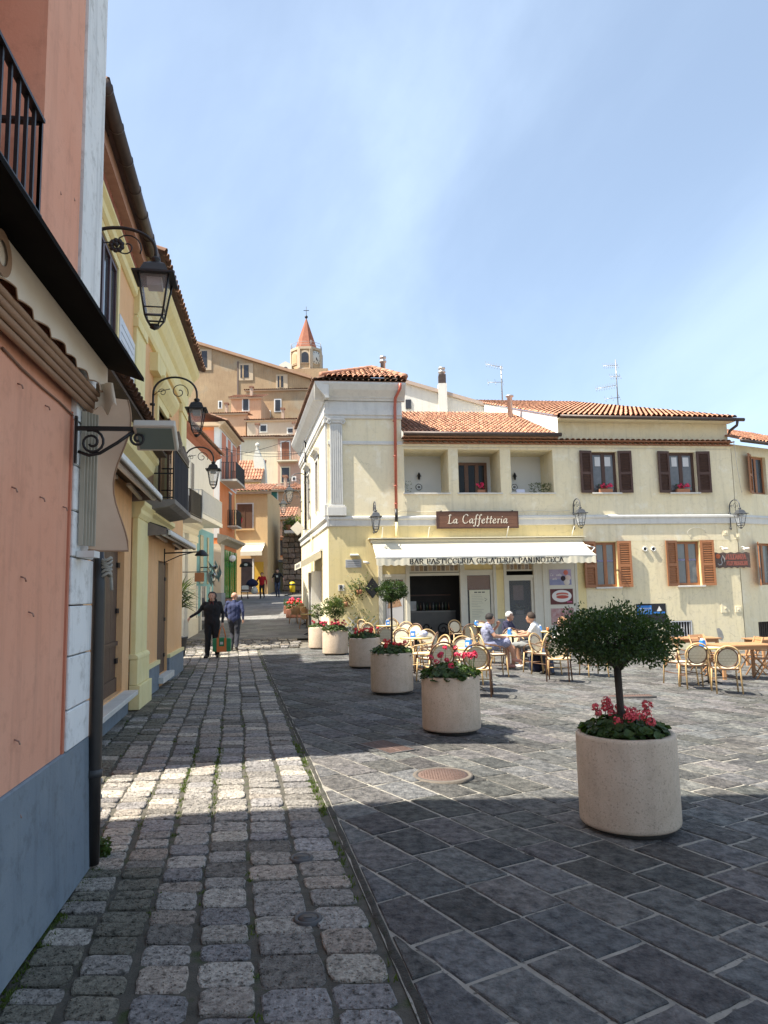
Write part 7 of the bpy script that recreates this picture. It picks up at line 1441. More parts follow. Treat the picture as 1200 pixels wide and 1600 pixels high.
# ---- wicker chairs and tables in the lane
mWick = mat('wicker tan', (.36, .20, .10), (.45, .28, .15), sc1=40, aniso=(1, 1, 4), bump=.8, bs=70, rough=.6)
def make_tub():
    t = thing('wicker_chair', '', 'chair', (0, 0, 0), 0, 'wicker tub chairs in the lane'); mb = MB(); mb.sm = True; n = 16; vs = []
    for i in range(n+1):
        a = lerp(-.35, PI+.35, i/n); x, y = .29*math.cos(a), .27*math.sin(a); hb = .60+.22*max(0, math.sin(a))**1.2; vs += [(x*.85, y*.85, .36), (x, y, .5), (x*1.08, y*1.08, hb), (x*1.02, y*1.02, hb+.015), (x*.93, y*.93, hb-.02), (x*.84, y*.84, .44)]
    mb.add(vs, [(6*i+j, 6*i+6+j, 6*i+7+j, 6*i+1+j) for i in range(n) for j in range(5)]); mb.build('tub_back', mWick, t); MB().lathe([(.25, .36), (.26, .43), (.001, .45)], 18).build('seat', mWick, t)
    for sx in (-1, 1):
        for sy in (-1, 1): MB().tube([(sx*.2, sy*.18, .38), (sx*.24, sy*.22, 0)], .018, 6).build('leg', mWick, t)
    return t
tu = make_tub()
for i, (x, y, rz, lb) in enumerate(((-3.72, 29.9, R(240), 'tan wicker tub chair farther up the lane by the flower boxes'), (-3.05, 27.9, R(60), 'tan wicker tub chair seen from behind nearer the cafe side door'))):
    o = tu if i == 0 else copy_tree(tu); o.location = (x, y, rampz(0, y)); o.rotation_euler = (0, 0, rz); o['label'] = lb
for i, (x, y, lb) in enumerate(((-3.25, 29.2, 'small round table between the wicker tub chairs'), (-2.75, 25.9, 'small round table on a black pedestal nearest the lane corner'))):
    o = copy_tree(tb); o.location = (x, y, rampz(0, y)); o['label'] = lb
# litter bin, flower boxes
t = thing('litter_bin', 'yellow litter bin with a black band up the lane', 'litter bin', (-6.55, 50.2, rampz(0, 50.2))); MB().lathe([(.19, .1), (.2, .55), (.2, .56)], 18).build('bin_body', mat('bin yellow', (.72, .52, .02), rough=.4), t); MB().lathe([(.205, .56), (.205, .68)], 18).build('band', mBlack, t); MB().lathe([(.2, .68), (.19, .76), (.1, .82), (.001, .83)], 18, caps=False).build('lid', MATS['bin yellow'], t); MB().tube([(0, .15, 0), (0, .15, .6)], .03, 8).build('post', mBlack, t)
for i, (x, y, lb, fm) in enumerate(((-4.05, 32.4, 'terracotta flower box with red flowers beside the side wall, nearer one', mRed), (-4.45, 34.5, 'terracotta flower box with red flowers beside the side wall, farther one', mMag))):
    t = thing('flower_box', lb, 'flower box', (x, y, rampz(0, y)), 0, 'flower boxes in the lane'); MB().box(-.45, .45, -.2, .2, 0, .38).build('box', mat('terracotta box', (.26, .10, .06), (.32, .14, .09), sc1=6), t, bevel=.02); rnd = random.Random(40+i); mb = MB()
    for k in range(220): c = Vector((rnd.uniform(-.45, .45), rnd.uniform(-.2, .2), .4+.3*rnd.random())); d = Vector((rnd.uniform(-1, 1), rnd.uniform(-1, 1), rnd.uniform(-.3, 1))).normalized(); e = d.orthogonal().normalized(); mb.tone = g3(.6, 1.3, .1); mb.add([c-d*.05, c+e*.035, c+d*.05, c-e*.035], [(0, 1, 2, 3)])
    mb.build('foliage', mLeafG, t); 
    for k in range(8): fb = MB(); fb.ball((rnd.uniform(-.4, .4), rnd.uniform(-.2, .2), .62+.12*rnd.random()), rnd.uniform(.05, .08), 7, 5); fb.build('flower_head', fm, t)
# folding chair and sign boards by the green shop
t = thing('folding_chair', 'small pale folding chair outside the green shuttered shop', 'chair', (-9.0, 45.6, rampz(0, 45.6)), R(200))
for s in (-1, 1): MB().tube([(s*.2, -.2, 0), (s*.2, .2, .85)], .02, 6).build('leg', mBlack, t); MB().tube([(s*.2, .25, 0), (s*.2, -.2, .46)], .02, 6).build('leg', mBlack, t)
MB().box(-.22, .22, -.22, .2, .45, .48).build('seat', mTrimW, t); MB().box(-.22, .22, .16, .2, .6, .85).build('backrest', mTrimW, t)
# ---- climbing plants, trellis and wall pots at the corner
t = fthing(CF, 'trellis', 'white diamond lattice trellis at the foot of the corner wall', 'trellis', .45, -.06, -.02)
for i in range(9):
    for s in (-1, 1):
        x0 = -.5+i*.2; a = Vector((x0, 0, 0)); b = Vector((x0+s*.95, 0, .95)); 
        lo, hi = 0., 1.
        if s > 0: lo = max(0, (0-x0)/.95); hi = min(1, (1.12-x0)/.95)
        else: lo = max(0, (x0-1.12)/.95); hi = min(1, x0/.95)
        if hi-lo > .1: p_, q_ = a.lerp(b, lo), a.lerp(b, hi); mb = MB(); d = (q_-p_); mb.obox((p_+q_)/2, d/2, Vector((-d.z, 0, d.x)).normalized()*.012, (0, .004 if s > 0 else .003, 0)); mb.xf(Matrix.Translation((0, -.008*s, 0))); mb.build('lattice_slat', mTrimW, t)
def vine(fr, label, x, z, spread, n, seed, leafm, y=-.1, s=.045, pot=True, name='wall_plant'):
    rnd = random.Random(seed); t = fthing(fr, name, label, 'plant', x, 0, z); mb = MB()
    for k in range(n): c = Vector((rnd.gauss(0, spread[0]), y+rnd.gauss(0, .06), rnd.gauss(0, spread[1])+.08)); c.y = min(c.y, -.015); d = Vector((rnd.uniform(-1, 1), rnd.uniform(-1, .3), rnd.uniform(-1, 1))).normalized(); e = d.orthogonal().normalized(); mb.tone = g3(.6, 1.4, .15); kk = s*rnd.uniform(.6, 1.2); mb.add([c-d*kk, c+e*kk*.5, c+d*kk, c-e*kk*.5], [(0, 1, 2, 3)])
    mb.build('foliage', leafm, t); st = MB()
    for k in range(7): st.tube([(0, y, 0), (rnd.gauss(0, spread[0]), y-.02, rnd.gauss(0, spread[1])+.1)], .006, 5)
    st.build('stems', mBark, t, kind='stuff')
    if pot: MB().lathe([(.06, -.16), (.10, .0), (.09, .0)], 12, (0, y, 0)).build('pot', MATS['clay pot'], t)
mDry = leafmat('dry yellow leaf', (.10, .09, .03), (.18, .15, .05)); vine(CF, 'sparse yellowish plant in a lower wall pot by the house number', .52, 1.42, (.20, .12), 170, 51, mDry); vine(CF, 'fuller plant in the upper wall pot by the black fan ornament', .98, 1.80, (.20, .16), 230, 52, mLeafL); vine(CF, 'leafy climber spreading over the lattice trellis', 1.05, .45, (.22, .30), 230, 53, mLeafL, pot=False); vine(CF, 'low green shrub at the foot of the trellis', .62, .2, (.28, .14), 200, 54, mLeafL, pot=False)
t = fthing(CF, 'fan_ornament', 'black fan shaped iron ornament on the corner wall', 'ornament', 1.42, -.04, 1.85); MB().prism([(0, -.34), (-.26, -.02), (-.12, .18), (0, .34), (.12, .18), (.26, -.02)], -.02, 0, 'y').build('fan', mBlack, t)
# plants in the loggia and window boxes
vine(CF, 'bushy potted plants on the right loggia sill', 7.35, 5.02, (.22, .15), 260, 55, mLeafL, y=.15, pot=False, name='loggia_plant') if False else None
def sill_plant(x, y, z, label, w, h, n, seed, leafm, fm=None, name='sill_plant', box=True):
    rnd = random.Random(seed); t = fthing(CF, name, label, 'plant', x, y, z); mb = MB()
    if box: MB().box(-w, w, -.07, .07, 0, .13).build('flower_box', MATS['clay pot'], t, bevel=.008)
    for k in range(n): c = Vector((rnd.uniform(-w, w)*1.05, rnd.gauss(0, .06), (.13 if box else 0)+h*rnd.random()**.8)); d = Vector((rnd.uniform(-1, 1), rnd.uniform(-1, 1), rnd.uniform(-.3, 1))).normalized(); e = d.orthogonal().normalized(); mb.tone = g3(.6, 1.3, .1); kk = .035*rnd.uniform(.6, 1.2); mb.add([c-d*kk, c+e*kk*.6, c+d*kk, c-e*kk*.6], [(0, 1, 2, 3)])
    mb.build('foliage', leafm, t)
    if fm:
        for k in range(9): fb = MB(); c = Vector((rnd.uniform(-w, w), rnd.uniform(-.08, .02), .15+h*rnd.uniform(.4, 1)))
        for k in range(9):
            fb = MB(); c = Vector((rnd.uniform(-w, w), rnd.uniform(-.09, .02), .13+h*rnd.uniform(.4, 1)))
            for j in range(22): v = Vector((rnd.uniform(-1, 1), rnd.uniform(-1, 1), rnd.uniform(-1, 1))).normalized(); o_ = c+v*.05; e = v.orthogonal().normalized(); f = v.cross(e); fb.tone = g3(.75, 1.2, .04); fb.add([o_+e*.022, o_+f*.022, o_-e*.022, o_-f*.022], [(0, 1, 2, 3)])
            fb.build('flower_head', fm, t)
mHot = flowermat('hot pink', (.60, .015, .09))
for (a, b), w_ in zip(UW, ('left', 'right')): sill_plant(a+.45, -.0, 4.996, 'hot pink geraniums in a clay box on the upper %s window sill' % w_, .24, .17, 60, 60, mLeafG, mHot)
sill_plant(5.25, .2, 4.999, 'pink flowers on the middle loggia sill', .13, .2, 50, 61, mLeafG, mHot); sill_plant(7.35, .2, 4.999, 'bushy green plants on the right loggia sill', .36, .36, 300, 62, mLeafL, box=False); sill_plant(2.72, .25, 4.999, 'thin bare twigs with few leaves on the left loggia sill', .14, .45, 34, 63, mLeafL, box=False)
t = fthing(CF, 'folded_card', 'small white card standing on the right loggia sill', 'card', 6.63, .1, 4.999); MB().add([(-.15, 0, 0), (.15, 0, 0), (.15, .06, .14), (-.15, .06, .14), (-.15, .12, 0), (.15, .12, 0)], [(0, 1, 2, 3), (3, 2, 5, 4)]).build('card', mat('card white', (.6, .6, .68)), t)
# ------------------------------------------------------------------ people: tapered limbs fused into one skin, clothes by region
import numpy as np
def skinmat(n, c): return mat(n, c, tuple(q*.85 for q in c), sc1=30, rough=.55, spec=.4)
mSkin = skinmat('skin light', (.52, .29, .20)); mSkin2 = skinmat('skin tan', (.42, .23, .15))
def cloth(n, c, c2=None, s=25): return mat(n, c, c2 or tuple(q*.75 for q in c), sc1=s, rough=.9, bump=.3, bs=60)
def capsule(mb, a, b, ra, rb, n=12):
    a, b = Vector(a), Vector(b); d = b-a; L = d.length
    if L < 1e-5: mb.ball(a, ra, n, 8); return
    d.normalize(); e = d.orthogonal().normalized(); f = d.cross(e); pr = []
    for i in range(5): t_ = PI/2*(i/4); pr.append((-ra*math.cos(t_), ra*math.sin(t_)))
    pr2 = [(L+rb*math.sin(PI/2*i/4), rb*math.cos(PI/2*i/4)) for i in range(5)]; P = pr+pr2; vs = []
    for h, r in P:
        for j in range(n): an = 2*PI*j/n; vs.append(a+d*h+(e*math.cos(an)+f*math.sin(an))*max(r, 1e-4))
    k = len(P); fs = [(i*n+j, i*n+(j+1) % n, (i+1)*n+(j+1) % n, (i+1)*n+j) for i in range(k-1) for j in range(n)]+[tuple(range(n-1, -1, -1)), tuple(range((k-1)*n, k*n))]
    mb.add(vs, fs)
def person(label, loc, rz, J, mats, scale=1., voxel=.012, hair=None, hairm=None, extra=None, group=None, face=True):
    """J: joints; mats: region -> material; body is one continuous remeshed surface"""
    B_ = []
    def bone(a, b, ra, rb, reg): B_.append((Vector(a), Vector(b), ra, rb, reg))
    hip, ch, nk, hd = Vector(J['hip']), Vector(J['chest']), Vector(J['neck']), Vector(J['head']); look = Vector(J.get('look', (0, -1, 0))).normalized(); fat = J.get('fat', 1.)
    side = Vector((1, 0, 0)) if 'side' not in J else Vector(J['side']).normalized()
    bone(hip, hip.lerp(ch, .5), .125*fat, .122*fat, 'top' if J.get('longtop') else 'waist'); bone(hip.lerp(ch, .5), ch, .122*fat, .13*fat, 'top')
    for s in (-1, 1): bone(hip+side*s*.06*fat, hip.lerp(ch, .5)+side*s*.06*fat, .115*fat, .11*fat, 'top' if J.get('longtop') else 'waist'); bone(hip.lerp(ch, .5)+side*s*.075*fat, ch+side*s*.085*fat, .11*fat, .115*fat, 'top')
    bone(ch+Vector((0, 0, .02)), nk, .10*fat, .062, 'top'); bone(nk, hd-Vector((0, 0, .06)), .055, .055, 'skin')
    # head: skull, jaw, nose, ears
    bone(hd+Vector((0, 0, .035))-look*.012, hd+Vector((0, 0, .03))-look*.012, .092, .092, 'skin'); bone(hd+look*.03+Vector((0, 0, .01)), hd+look*.045-Vector((0, 0, .065)), .068, .048, 'skin'); bone(hd+look*.085+Vector((0, 0, .015)), hd+look*.108-Vector((0, 0, .018)), .013, .017, 'skin')
    ls = look.cross(Vector((0, 0, 1))).normalized()
    for s in (-1, 1): bone(hd+ls*s*.088+Vector((0, 0, .015)), hd+ls*s*.088-Vector((0, 0, .015)), .017, .014, 'skin')
    for s, k in ((-1, 'R'), (1, 'L')):
        sh, el, wr = Vector(J['sh'+k]), Vector(J['el'+k]), Vector(J['wr'+k]); slv = J.get('sleeve', 2)
        bone(ch+Vector((0, 0, .05)), sh, .085, .068, 'top'); bone(sh, sh.lerp(el, .55), .066, .058, 'top'); bone(sh.lerp(el, .55), el, .052 if slv < 1 else .056, .046, 'top' if slv >= 1 else 'skin'); bone(el, wr, .044, .033 if slv >= 2 else .028, 'top' if slv >= 2 else 'skin')
        hdir = Vector(J.get('hand'+k, (wr-el))).normalized(); pal = wr+hdir*.075; bone(wr, pal, .027, .034, 'skin')
        ax = Vector(J.get('palm'+k, (0, 1, 0))); ax = (ax-hdir*ax.dot(hdir)).normalized(); cu = hdir.cross(ax).normalized(); cs = J.get('curl'+k, .5); cu = cu*(1 if (cu.dot(Vector((0, 0, -1))-Vector((s*.4, 0, 0))) > 0) else -1)
        for q, (o_, l1, l2) in enumerate(((-.030, .040, .038), (-.010, .045, .042), (.010, .043, .040), (.029, .034, .030))):
            a = pal+ax*o_; b = a+(hdir+cu*cs*.5).normalized()*l1; c = b+(hdir*(1-cs*.6)+cu*cs*1.2).normalized()*l2; bone(a, b, .0115, .0105, 'skin'); bone(b, c, .0105, .009, 'skin')
        a = wr+hdir*.03-ax*.026; b = a+(hdir*.7-ax*.8+cu*.2).normalized()*.04; bone(a, b, .013, .012, 'skin'); bone(b, b+(hdir+cu*cs*.6).normalized()*.032, .012, .010, 'skin')
        hp, kn, an, to = Vector(J['hp'+k]), Vector(J['kn'+k]), Vector(J['an'+k]), Vector(J['to'+k]); lg = J.get('leg', 2); lw = J.get('legw', 1.)
        bone(hp, hp.lerp(kn, .6), .098*lw, .078*lw, 'leg' if lg else 'skirt'); bone(hp.lerp(kn, .6), kn, .076*lw, .062*lw, 'leg' if lg >= 1 else ('skirt' if J.get('skirt') else 'skin')); bone(kn, kn.lerp(an, .4), .06*lw, .062*lw, 'leg' if lg >= 2 else 'skin'); bone(kn.lerp(an, .4), an, .062*lw, .046*(lw if lg >= 2 else .9), 'leg' if lg >= 2 else 'skin')
        bone(an-Vector((0, 0, .02)), an+(an-to).normalized()*.03-Vector((0, 0, .045)), .045, .042, 'shoe'); bone(an-Vector((0, 0, .045)), to, .043, .036, 'shoe')
    if J.get('skirt'):
        for s, k in ((-1, 'R'), (1, 'L')): hp, kn = Vector(J['hp'+k]), Vector(J['kn'+k]); bone(hp, kn.lerp(hp, .12), .125, .105, 'skirt')
        bone(Vector(J['hpR']).lerp(Vector(J['hpL']), .5), Vector(J['knR']).lerp(Vector(J['knL']), .5)*.88+Vector(J['hpR'])*.12, .125, .10, 'skirt')
    if J.get('hood'): bone(nk+Vector((-.07, .05, .03)), nk+Vector((.07, .05, .03)), .055, .055, 'top')
    mb = MB()
    for a, b, ra, rb, reg in B_: capsule(mb, a, b, ra, rb)
    me = mb.mesh('tmp', [mSkin]); o = bpy.data.objects.new('tmp', me); COL.objects.link(o); md = o.modifiers.new('r', 'REMESH'); md.mode = 'VOXEL'; md.voxel_size = voxel; sm = o.modifiers.new('s', 'SMOOTH'); sm.iterations = 3; sm.factor = .5
    dg = bpy.context.evaluated_depsgraph_get(); me2 = bpy.data.meshes.new_from_object(o.evaluated_get(dg)); bpy.data.objects.remove(o); me2.name = 'body'
    nP = len(me2.polygons); cen = np.empty(nP*3); me2.polygons.foreach_get('center', cen); cen = cen.reshape(-1, 3); best = np.full(nP, 1e9); idx = np.zeros(nP, int); regs = sorted({q[4] for q in B_})
    for a, b, ra, rb, reg in B_:
        a_, d_ = np.array(a), np.array(b-a); L2 = max(1e-9, float(d_ @ d_)); t_ = np.clip(((cen-a_) @ d_)/L2, 0, 1); ds = np.linalg.norm(cen-(a_+t_[:, None]*d_), axis=1)-(ra+(rb-ra)*t_); w = ds < best; best[w] = ds[w]; idx[w] = regs.index(reg)
    me2.materials.clear()
    for r_ in regs: me2.materials.append(mats.get(r_) or mats.get({'waist': 'top', 'skirt': 'top'}.get(r_, 'skin')) or mSkin)
    nV = len(me2.vertices); vsk = np.zeros(nV, bool); sk = regs.index('skin'); lt = np.empty(nP, np.int32); me2.polygons.foreach_get('loop_total', lt); lv = np.empty(len(me2.loops), np.int32); me2.loops.foreach_get('vertex_index', lv); vsk[lv[np.repeat(idx == sk, lt)]] = True
    co = np.empty(nV*3); me2.vertices.foreach_get('co', co); co = co.reshape(-1, 3); no = np.empty(nV*3, np.float32); me2.vertex_normals.foreach_get('vector', no); no = no.reshape(-1, 3); ph = len(label)
    dd = .005*np.sin(co[:, 0]*31+co[:, 2]*17+ph)*np.sin(co[:, 2]*23+co[:, 1]*29)+.003*np.sin(co[:, 0]*70+co[:, 2]*40)*np.sin(co[:, 2]*61-co[:, 1]*50)      # folds in the cloth
    dd[vsk] = 0; me2.vertices.foreach_set('co', (co+no*dd[:, None]).ravel())
    me2.polygons.foreach_set('material_index', idx.astype(np.int32)); me2.polygons.foreach_set('use_smooth', np.ones(nP, bool)); me2.update()
    t = thing('person', label, 'person', loc, rz, group); t.scale = (scale,)*3; bo = bpy.data.objects.new('body', me2); COL.objects.link(bo); bo.parent = t
    up_ = Vector((0, 0, 1))
    if hair:
        hm = MB(); rh = random.Random(len(label))
        if hair in ('short', 'long', 'grey', 'fringe'):
            n, m = 20, 12; vs = []; fs = []; c = hd+Vector((0, 0, .035))-look*.014
            for i in range(m+1):
                th = PI*.62*i/m
                for j in range(n):
                    ph = 2*PI*j/n; v = look*math.cos(ph)*math.sin(th)+ls*math.sin(ph)*math.sin(th)+up_*math.cos(th)
                    fr_ = max(0, v.dot(look)); lim = .55 if fr_ > .45 else -.35
                    zz = max(v.dot(up_), lim-.1) if fr_ > .45 else v.dot(up_); v2 = (look*v.dot(look)+ls*v.dot(ls)+up_*zz)
                    vs.append(c+v2*(.103+.006*rh.random()))
            fs = [(i*n+j, i*n+(j+1) % n, (i+1)*n+(j+1) % n, (i+1)*n+j) for i in range(m) for j in range(n)]; hm.sm = True; hm.add(vs, fs)
            if hair == 'long':
                for s in (-1, 0, 1): capsule(hm, c-look*.05+ls*s*.05, nk-look*.07+ls*s*.05-Vector((0, 0, .03)), .06, .03)
        if hair == 'hood':
            n, m = 20, 12; c = hd+Vector((0, 0, .03))-look*.02; vs = []
            for i in range(m+1):
                th = PI*.75*i/m
                for j in range(n): ph = 2*PI*j/n; v = (-look*.25+up_).normalized(); w1 = look; vs.append(c+(look*math.cos(ph)*math.sin(th)*(.7 if math.cos(ph) > 0 and th > .9 else 1)+ls*math.sin(ph)*math.sin(th)+up_*math.cos(th))*.118)
            fsx = [(i*n+j, i*n+(j+1) % n, (i+1)*n+(j+1) % n, (i+1)*n+j) for i in range(m) for j in range(n) if not (i > 4 and (j < 4 or j > 16))]; hm.sm = True; hm.add(vs, fsx)
        hm.build('hair' if hair != 'hood' else 'cap', hairm or mBlack, t)
    if face:
        eb = MB()
        for s in (-1, 1): eb.ball(hd+look*.090+ls*s*.032+Vector((0, 0, .022)), .010, 8, 5)
        eb.build('eyes', mat('eye dark', (.02, .015, .012), rough=.2), t); lb_ = MB(); lb_.ball(hd+look*.093-Vector((0, 0, .045)), .017, 8, 5, (1., .5, .35)); lb_.build('mouth', mat('lips', (.30, .11, .09)), t)
    if extra: extra(t, J)
    return t
def stand(**k):
    J = dict(hip=(0, 0, .95), chest=(0, 0, 1.30), neck=(0, .01, 1.47), head=(0, -.01, 1.60), shR=(-.19, 0, 1.42), shL=(.19, 0, 1.42), elR=(-.25, .02, 1.15), elL=(.25, .02, 1.15), wrR=(-.27, -.06, .92), wrL=(.27, -.06, .92), hpR=(-.09, 0, .92), hpL=(.09, 0, .92), knR=(-.10, -.02, .50), knL=(.10, -.02, .50), anR=(-.11, .02, .09), anL=(.11, .02, .09), toR=(-.13, -.12, .04), toL=(.13, -.12, .04)); J.update(k); return J
def seat(**k):
    J = dict(hip=(0, .10, .55), chest=(0, .13, .86), neck=(0, .10, 1.01), head=(0, .05, 1.13), shR=(-.18, .12, .96), shL=(.18, .12, .96), elR=(-.24, .0, .76), elL=(.24, .0, .76), wrR=(-.15, -.20, .74), wrL=(.15, -.20, .74), hpR=(-.09, .08, .54), hpL=(.09, .08, .54), knR=(-.11, -.34, .54), knL=(.11, -.34, .54), anR=(-.12, -.30, .09), anL=(.12, -.30, .09), toR=(-.13, -.44, .04), toL=(.13, -.44, .04)); J.update(k); return J
cBlk = cloth('black cloth', (.010, .010, .012), (.016, .016, .018)); cShoe = mat('dark shoe', (.02, .018, .016), rough=.5); cNavy = cloth('blue suit cloth', (.030, .042, .11), (.022, .03, .08)); cTrou = cloth('dark trousers', (.022, .024, .035)); cRed = cloth('red hoodie', (.42, .012, .02)); cJean = cloth('blue jeans', (.05, .07, .12)); cWht = cloth('white shirt', (.66, .65, .63), (.6, .59, .57)); cShort = cloth('grey shorts', (.22, .23, .23)); cDress = mat('patterned dress', (.40, .42, .52), (.06, .07, .18), sc1=38, fac=1, rough=.9); cPolo = cloth('dark blue polo', (.03, .03, .07)); cWShoe = mat('white trainer', (.6, .58, .55), rough=.6)
def jacket_collar(t, J): MB().tube([(-.05, -.10, 1.36), (-.03, -.085, 1.46), (.03, -.085, 1.46), (.05, -.10, 1.36)], .012, 6).build('collar', mat('red collar', (.12, .01, .012)), t)
p = gnd(331, 1028)
person('man in black jacket and cap holding a green bag, one arm held out', (p.x, p.y, 0), R(4), stand(fat=1.18, legw=1.3, hood=True, longtop=True, elR=(-.36, -.02, 1.20), wrR=(-.55, -.10, 1.08), handR=(-.5, -.2, -.7), curlR=.7, elL=(.28, .03, 1.16), wrL=(.29, -.10, .93), handL=(0, -.1, -1), curlL=1., anL=(.13, .06, .09), toL=(.16, -.08, .04), anR=(-.12, -.02, .09), toR=(-.16, -.15, .04), look=(-.05, -1, .05)), dict(top=cBlk, leg=cBlk, shoe=cShoe, skin=mSkin), 1.04, hair='hood', hairm=mat('dark cap', (.03, .03, .035), (.05, .05, .055), sc1=20), extra=jacket_collar)
# his bag
t = thing('shopping_bag', 'green shopping bag with orange straps held by the man in black', 'bag', (p.x+.30, p.y-.10, .17), R(4)); mGB = mat('green bag', (.012, .16, .06), (.02, .22, .09), sc1=8, rough=.5); mOB = mat('orange strap', (.55, .16, .04), (.6, .2, .06), sc1=8, rough=.6)
MB().prism([(-.24, 0), (.24, 0), (.25, .36), (.02, .39), (-.25, .36)], -.07, .07, 'y').build('bag_body', mGB, t, bevel=.02)
for s in (-1, 1): MB().box(s*.10-.03, s*.10+.03, -.078, .078, -.004, .375).build('strap', mOB, t)
MB().box(-.07, .07, -.0775, .0775, -.003, .15).build('lower_panel', mOB, t); MB().tube([(-.10, 0, .375), (-.06, 0, .58), (0, .0, .73), (.06, 0, .58), (.10, 0, .375)], .016, 8).build('handle', mOB, t); MB().box(-.04, .04, -.085, -.0785, .2, .27).build('print', mat('pale print', (.5, .55, .5)), t)
p = gnd(366, 1013, .08)
person('bald man in a blue suit jacket walking away up the street', (p.x, p.y, rampz(0, p.y)), R(182), stand(fat=1.1, legw=1.2, longtop=True, elR=(-.27, .10, 1.16), wrR=(-.27, .06, .93), elL=(.28, -.02, 1.15), wrL=(.24, -.16, .98), knL=(.09, -.16, .52), anL=(.08, .0, .10), toL=(.09, -.15, .04), knR=(-.09, .02, .5), anR=(-.1, .22, .14), toR=(-.11, .10, .04)), dict(top=cNavy, leg=cTrou, shoe=cShoe, skin=mSkin), 1.03)
p = Vector((-7.9, 45.6, 0)); person('person in a red sweatshirt coming down the lane with bags', (p.x, p.y, rampz(0, p.y)), R(-6), stand(elR=(-.33, 0, 1.18), wrR=(-.38, -.05, .95), elL=(.31, 0, 1.16), wrL=(.34, -.06, .93), knR=(-.08, -.12, .5), anR=(-.08, -.02, .09), toR=(-.09, -.16, .04), anL=(.1, .2, .13), toL=(.11, .08, .05)), dict(top=cRed, leg=cBlk, shoe=cShoe, skin=mSkin), .96, .016, hair='short', hairm=mat('dark hair', (.02, .014, .01)))
t = thing('blue_bag', 'big dark blue bag carried by the person in red', 'bag', (p.x-.62, p.y, rampz(0, p.y)+.75)); MB().lathe([(.05, 0), (.28, .08), (.34, .22), (.22, .42), (.05, .52)], 14).xf(Matrix.Diagonal((1.2, .6, 1, 1))).build('bag_body', cloth('navy nylon', (.015, .02, .07)), t)
t = thing('white_bag', 'white plastic bag carried low by the person in red', 'bag', (p.x-.45, p.y-.05, rampz(0, p.y)+.3)); MB().lathe([(.1, 0), (.2, .1), (.17, .3), (.03, .55)], 12).xf(Matrix.Diagonal((1.1, .6, 1, 1))).build('bag_body', mat('thin plastic', (.6, .62, .62), rough=.4), t)
p = Vector((-7.05, 46.6, 0)); person('man in a black printed shirt and jeans walking down the lane', (p.x, p.y, rampz(0, p.y)), R(-4), stand(sleeve=1, elR=(-.33, .04, 1.2), wrR=(-.30, -.12, 1.0), elL=(.34, .04, 1.2), wrL=(.40, -.04, .98), knL=(.09, -.12, .5), anL=(.09, -.02, .09), toL=(.1, -.16, .04), anR=(-.1, .18, .13), toR=(-.11, .06, .05)), dict(top=cBlk, leg=cJean, shoe=cShoe, skin=mSkin), 1.06, .016, hair='short', hairm=mat('dark hair', (.02, .014, .01)), extra=lambda t, J: MB().box(-.06, .06, -.128, -.118, 1.22, 1.34).build('shirt_print', mat('pale print', (.5, .55, .5)), t))
p = Vector((-6.55, 53.6, 0)); person('person in dark clothes sitting by the gate wall at the top of the lane', (p.x, p.y, rampz(0, p.y)), R(-30), seat(), dict(top=cBlk, leg=cTrou, shoe=cShoe, skin=mSkin2), 1., .018, hair='short', hairm=mat('dark hair', (.02, .014, .01)))
t = thing('low_bench', 'dark low bench under the seated person up the lane', 'bench', (-6.5, 53.75, rampz(0, 53.7))); MB().box(-.5, .5, -.2, .25, .38, .45).build('seat', mWoodD, t); MB().box(-.45, -.38, -.15, .2, 0, .38).build('leg', mWoodD, t); MB().box(.38, .45, -.15, .2, 0, .38).build('leg', mWoodD, t)
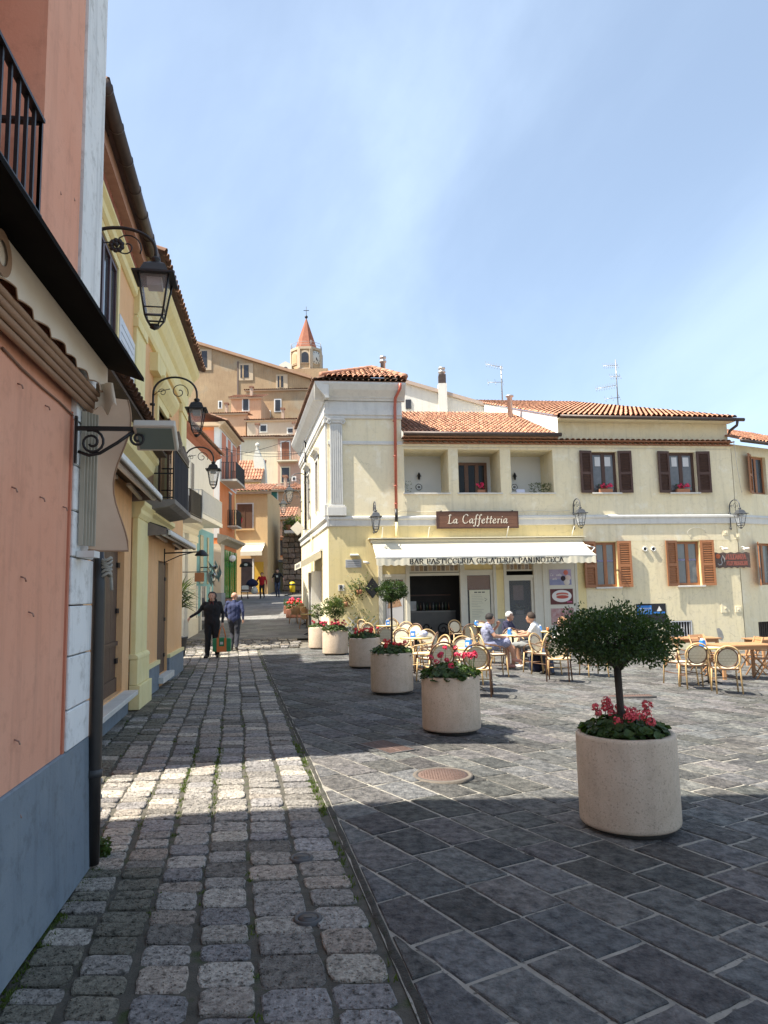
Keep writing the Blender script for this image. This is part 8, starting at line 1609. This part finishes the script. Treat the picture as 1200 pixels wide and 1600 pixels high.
# the terrace guests
def guest(u, v, rz, dz=0.): q = from_top(u, v, 1.235); return (q.x, q.y, q.z+dz), rz
l, rz = guest(768, 960, R(95)); person('woman in a blue and white patterned dress sitting with hand at her chin', l, rz, seat(leg=0, skirt=True, sleeve=0, elL=(.22, -.02, .80), wrL=(.08, -.16, .98), handL=(-.3, .1, .6), curlL=.9, wrR=(-.02, -.28, .72), knR=(-.03, -.36, .60), anR=(-.01, -.50, .24), toR=(-.02, -.62, .17), knL=(.10, -.34, .55), anL=(.12, -.38, .09), toL=(.12, -.52, .04), head=(0, .03, 1.13)), dict(top=cDress, skirt=cDress, waist=cDress, shoe=mat('pink sandal', (.5, .25, .2)), skin=mSkin), 1., .012, hair='short', hairm=mat('black hair', (.012, .01, .01)))
l, rz = guest(826, 961, R(250)); person('man in a white shirt and grey shorts seated with his back half turned', l, rz, seat(leg=1, sleeve=0, elR=(-.27, -.06, .80), wrR=(-.12, -.24, .76), head=(0, .04, 1.13), look=(-.25, -1, 0), anR=(-.14, -.24, .09), toR=(-.15, -.38, .04), anL=(.16, -.36, .09), toL=(.18, -.50, .04)), dict(top=cWht, leg=cShort, shoe=cWShoe, skin=mSkin2), 1.03, .012, hair='short', hairm=mat('brown hair', (.03, .018, .012)))
l, rz = guest(799, 957, R(60)); person('grey haired man in a dark blue shirt seated behind the table', l, rz, seat(sleeve=1), dict(top=cPolo, leg=cTrou, shoe=cShoe, skin=mSkin), 1., .014, hair='grey', hairm=mat('grey hair', (.42, .41, .40), (.5, .5, .49), sc1=60))
def shades(t, J):
    hd = Vector(J['head']); lk = Vector(J.get('look', (0, -1, 0))).normalized(); ls = lk.cross(Vector((0, 0, 1))); mb = MB()
    for s in (-1, 1): mb.ball(hd+lk*.097+ls*s*.033+Vector((0, 0, .022)), .024, 10, 6, (1, .6, .8))
    mb.build('sunglasses', mat('sunglass black', (.01, .01, .01), rough=.1), t)
l, rz = guest(874, 964, R(-75)); person('woman in a white shirt and sunglasses seated left of the near tree', l, rz, seat(sleeve=2), dict(top=cWht, leg=cJean, shoe=cShoe, skin=mSkin), .98, .013, hair='long', hairm=mat('light brown hair', (.20, .10, .045), (.28, .15, .07), sc1=40), extra=shades)
q = from_top(838, 1021, .4); t = thing('backpack', 'dark blue backpack on the ground behind the man in the white shirt', 'backpack', (q.x, q.y, q.z)); MB().lathe([(.13, 0), (.17, .05), (.17, .28), (.12, .40), (.02, .44)], 14).xf(Matrix.Diagonal((1, .7, 1, 1))).build('pack', cloth('dark nylon', (.012, .016, .05)), t); MB().tube([(.05, -.1, .36), (.08, -.16, .2), (.06, -.13, .06)], .014, 6).build('strap', mBlack, t)
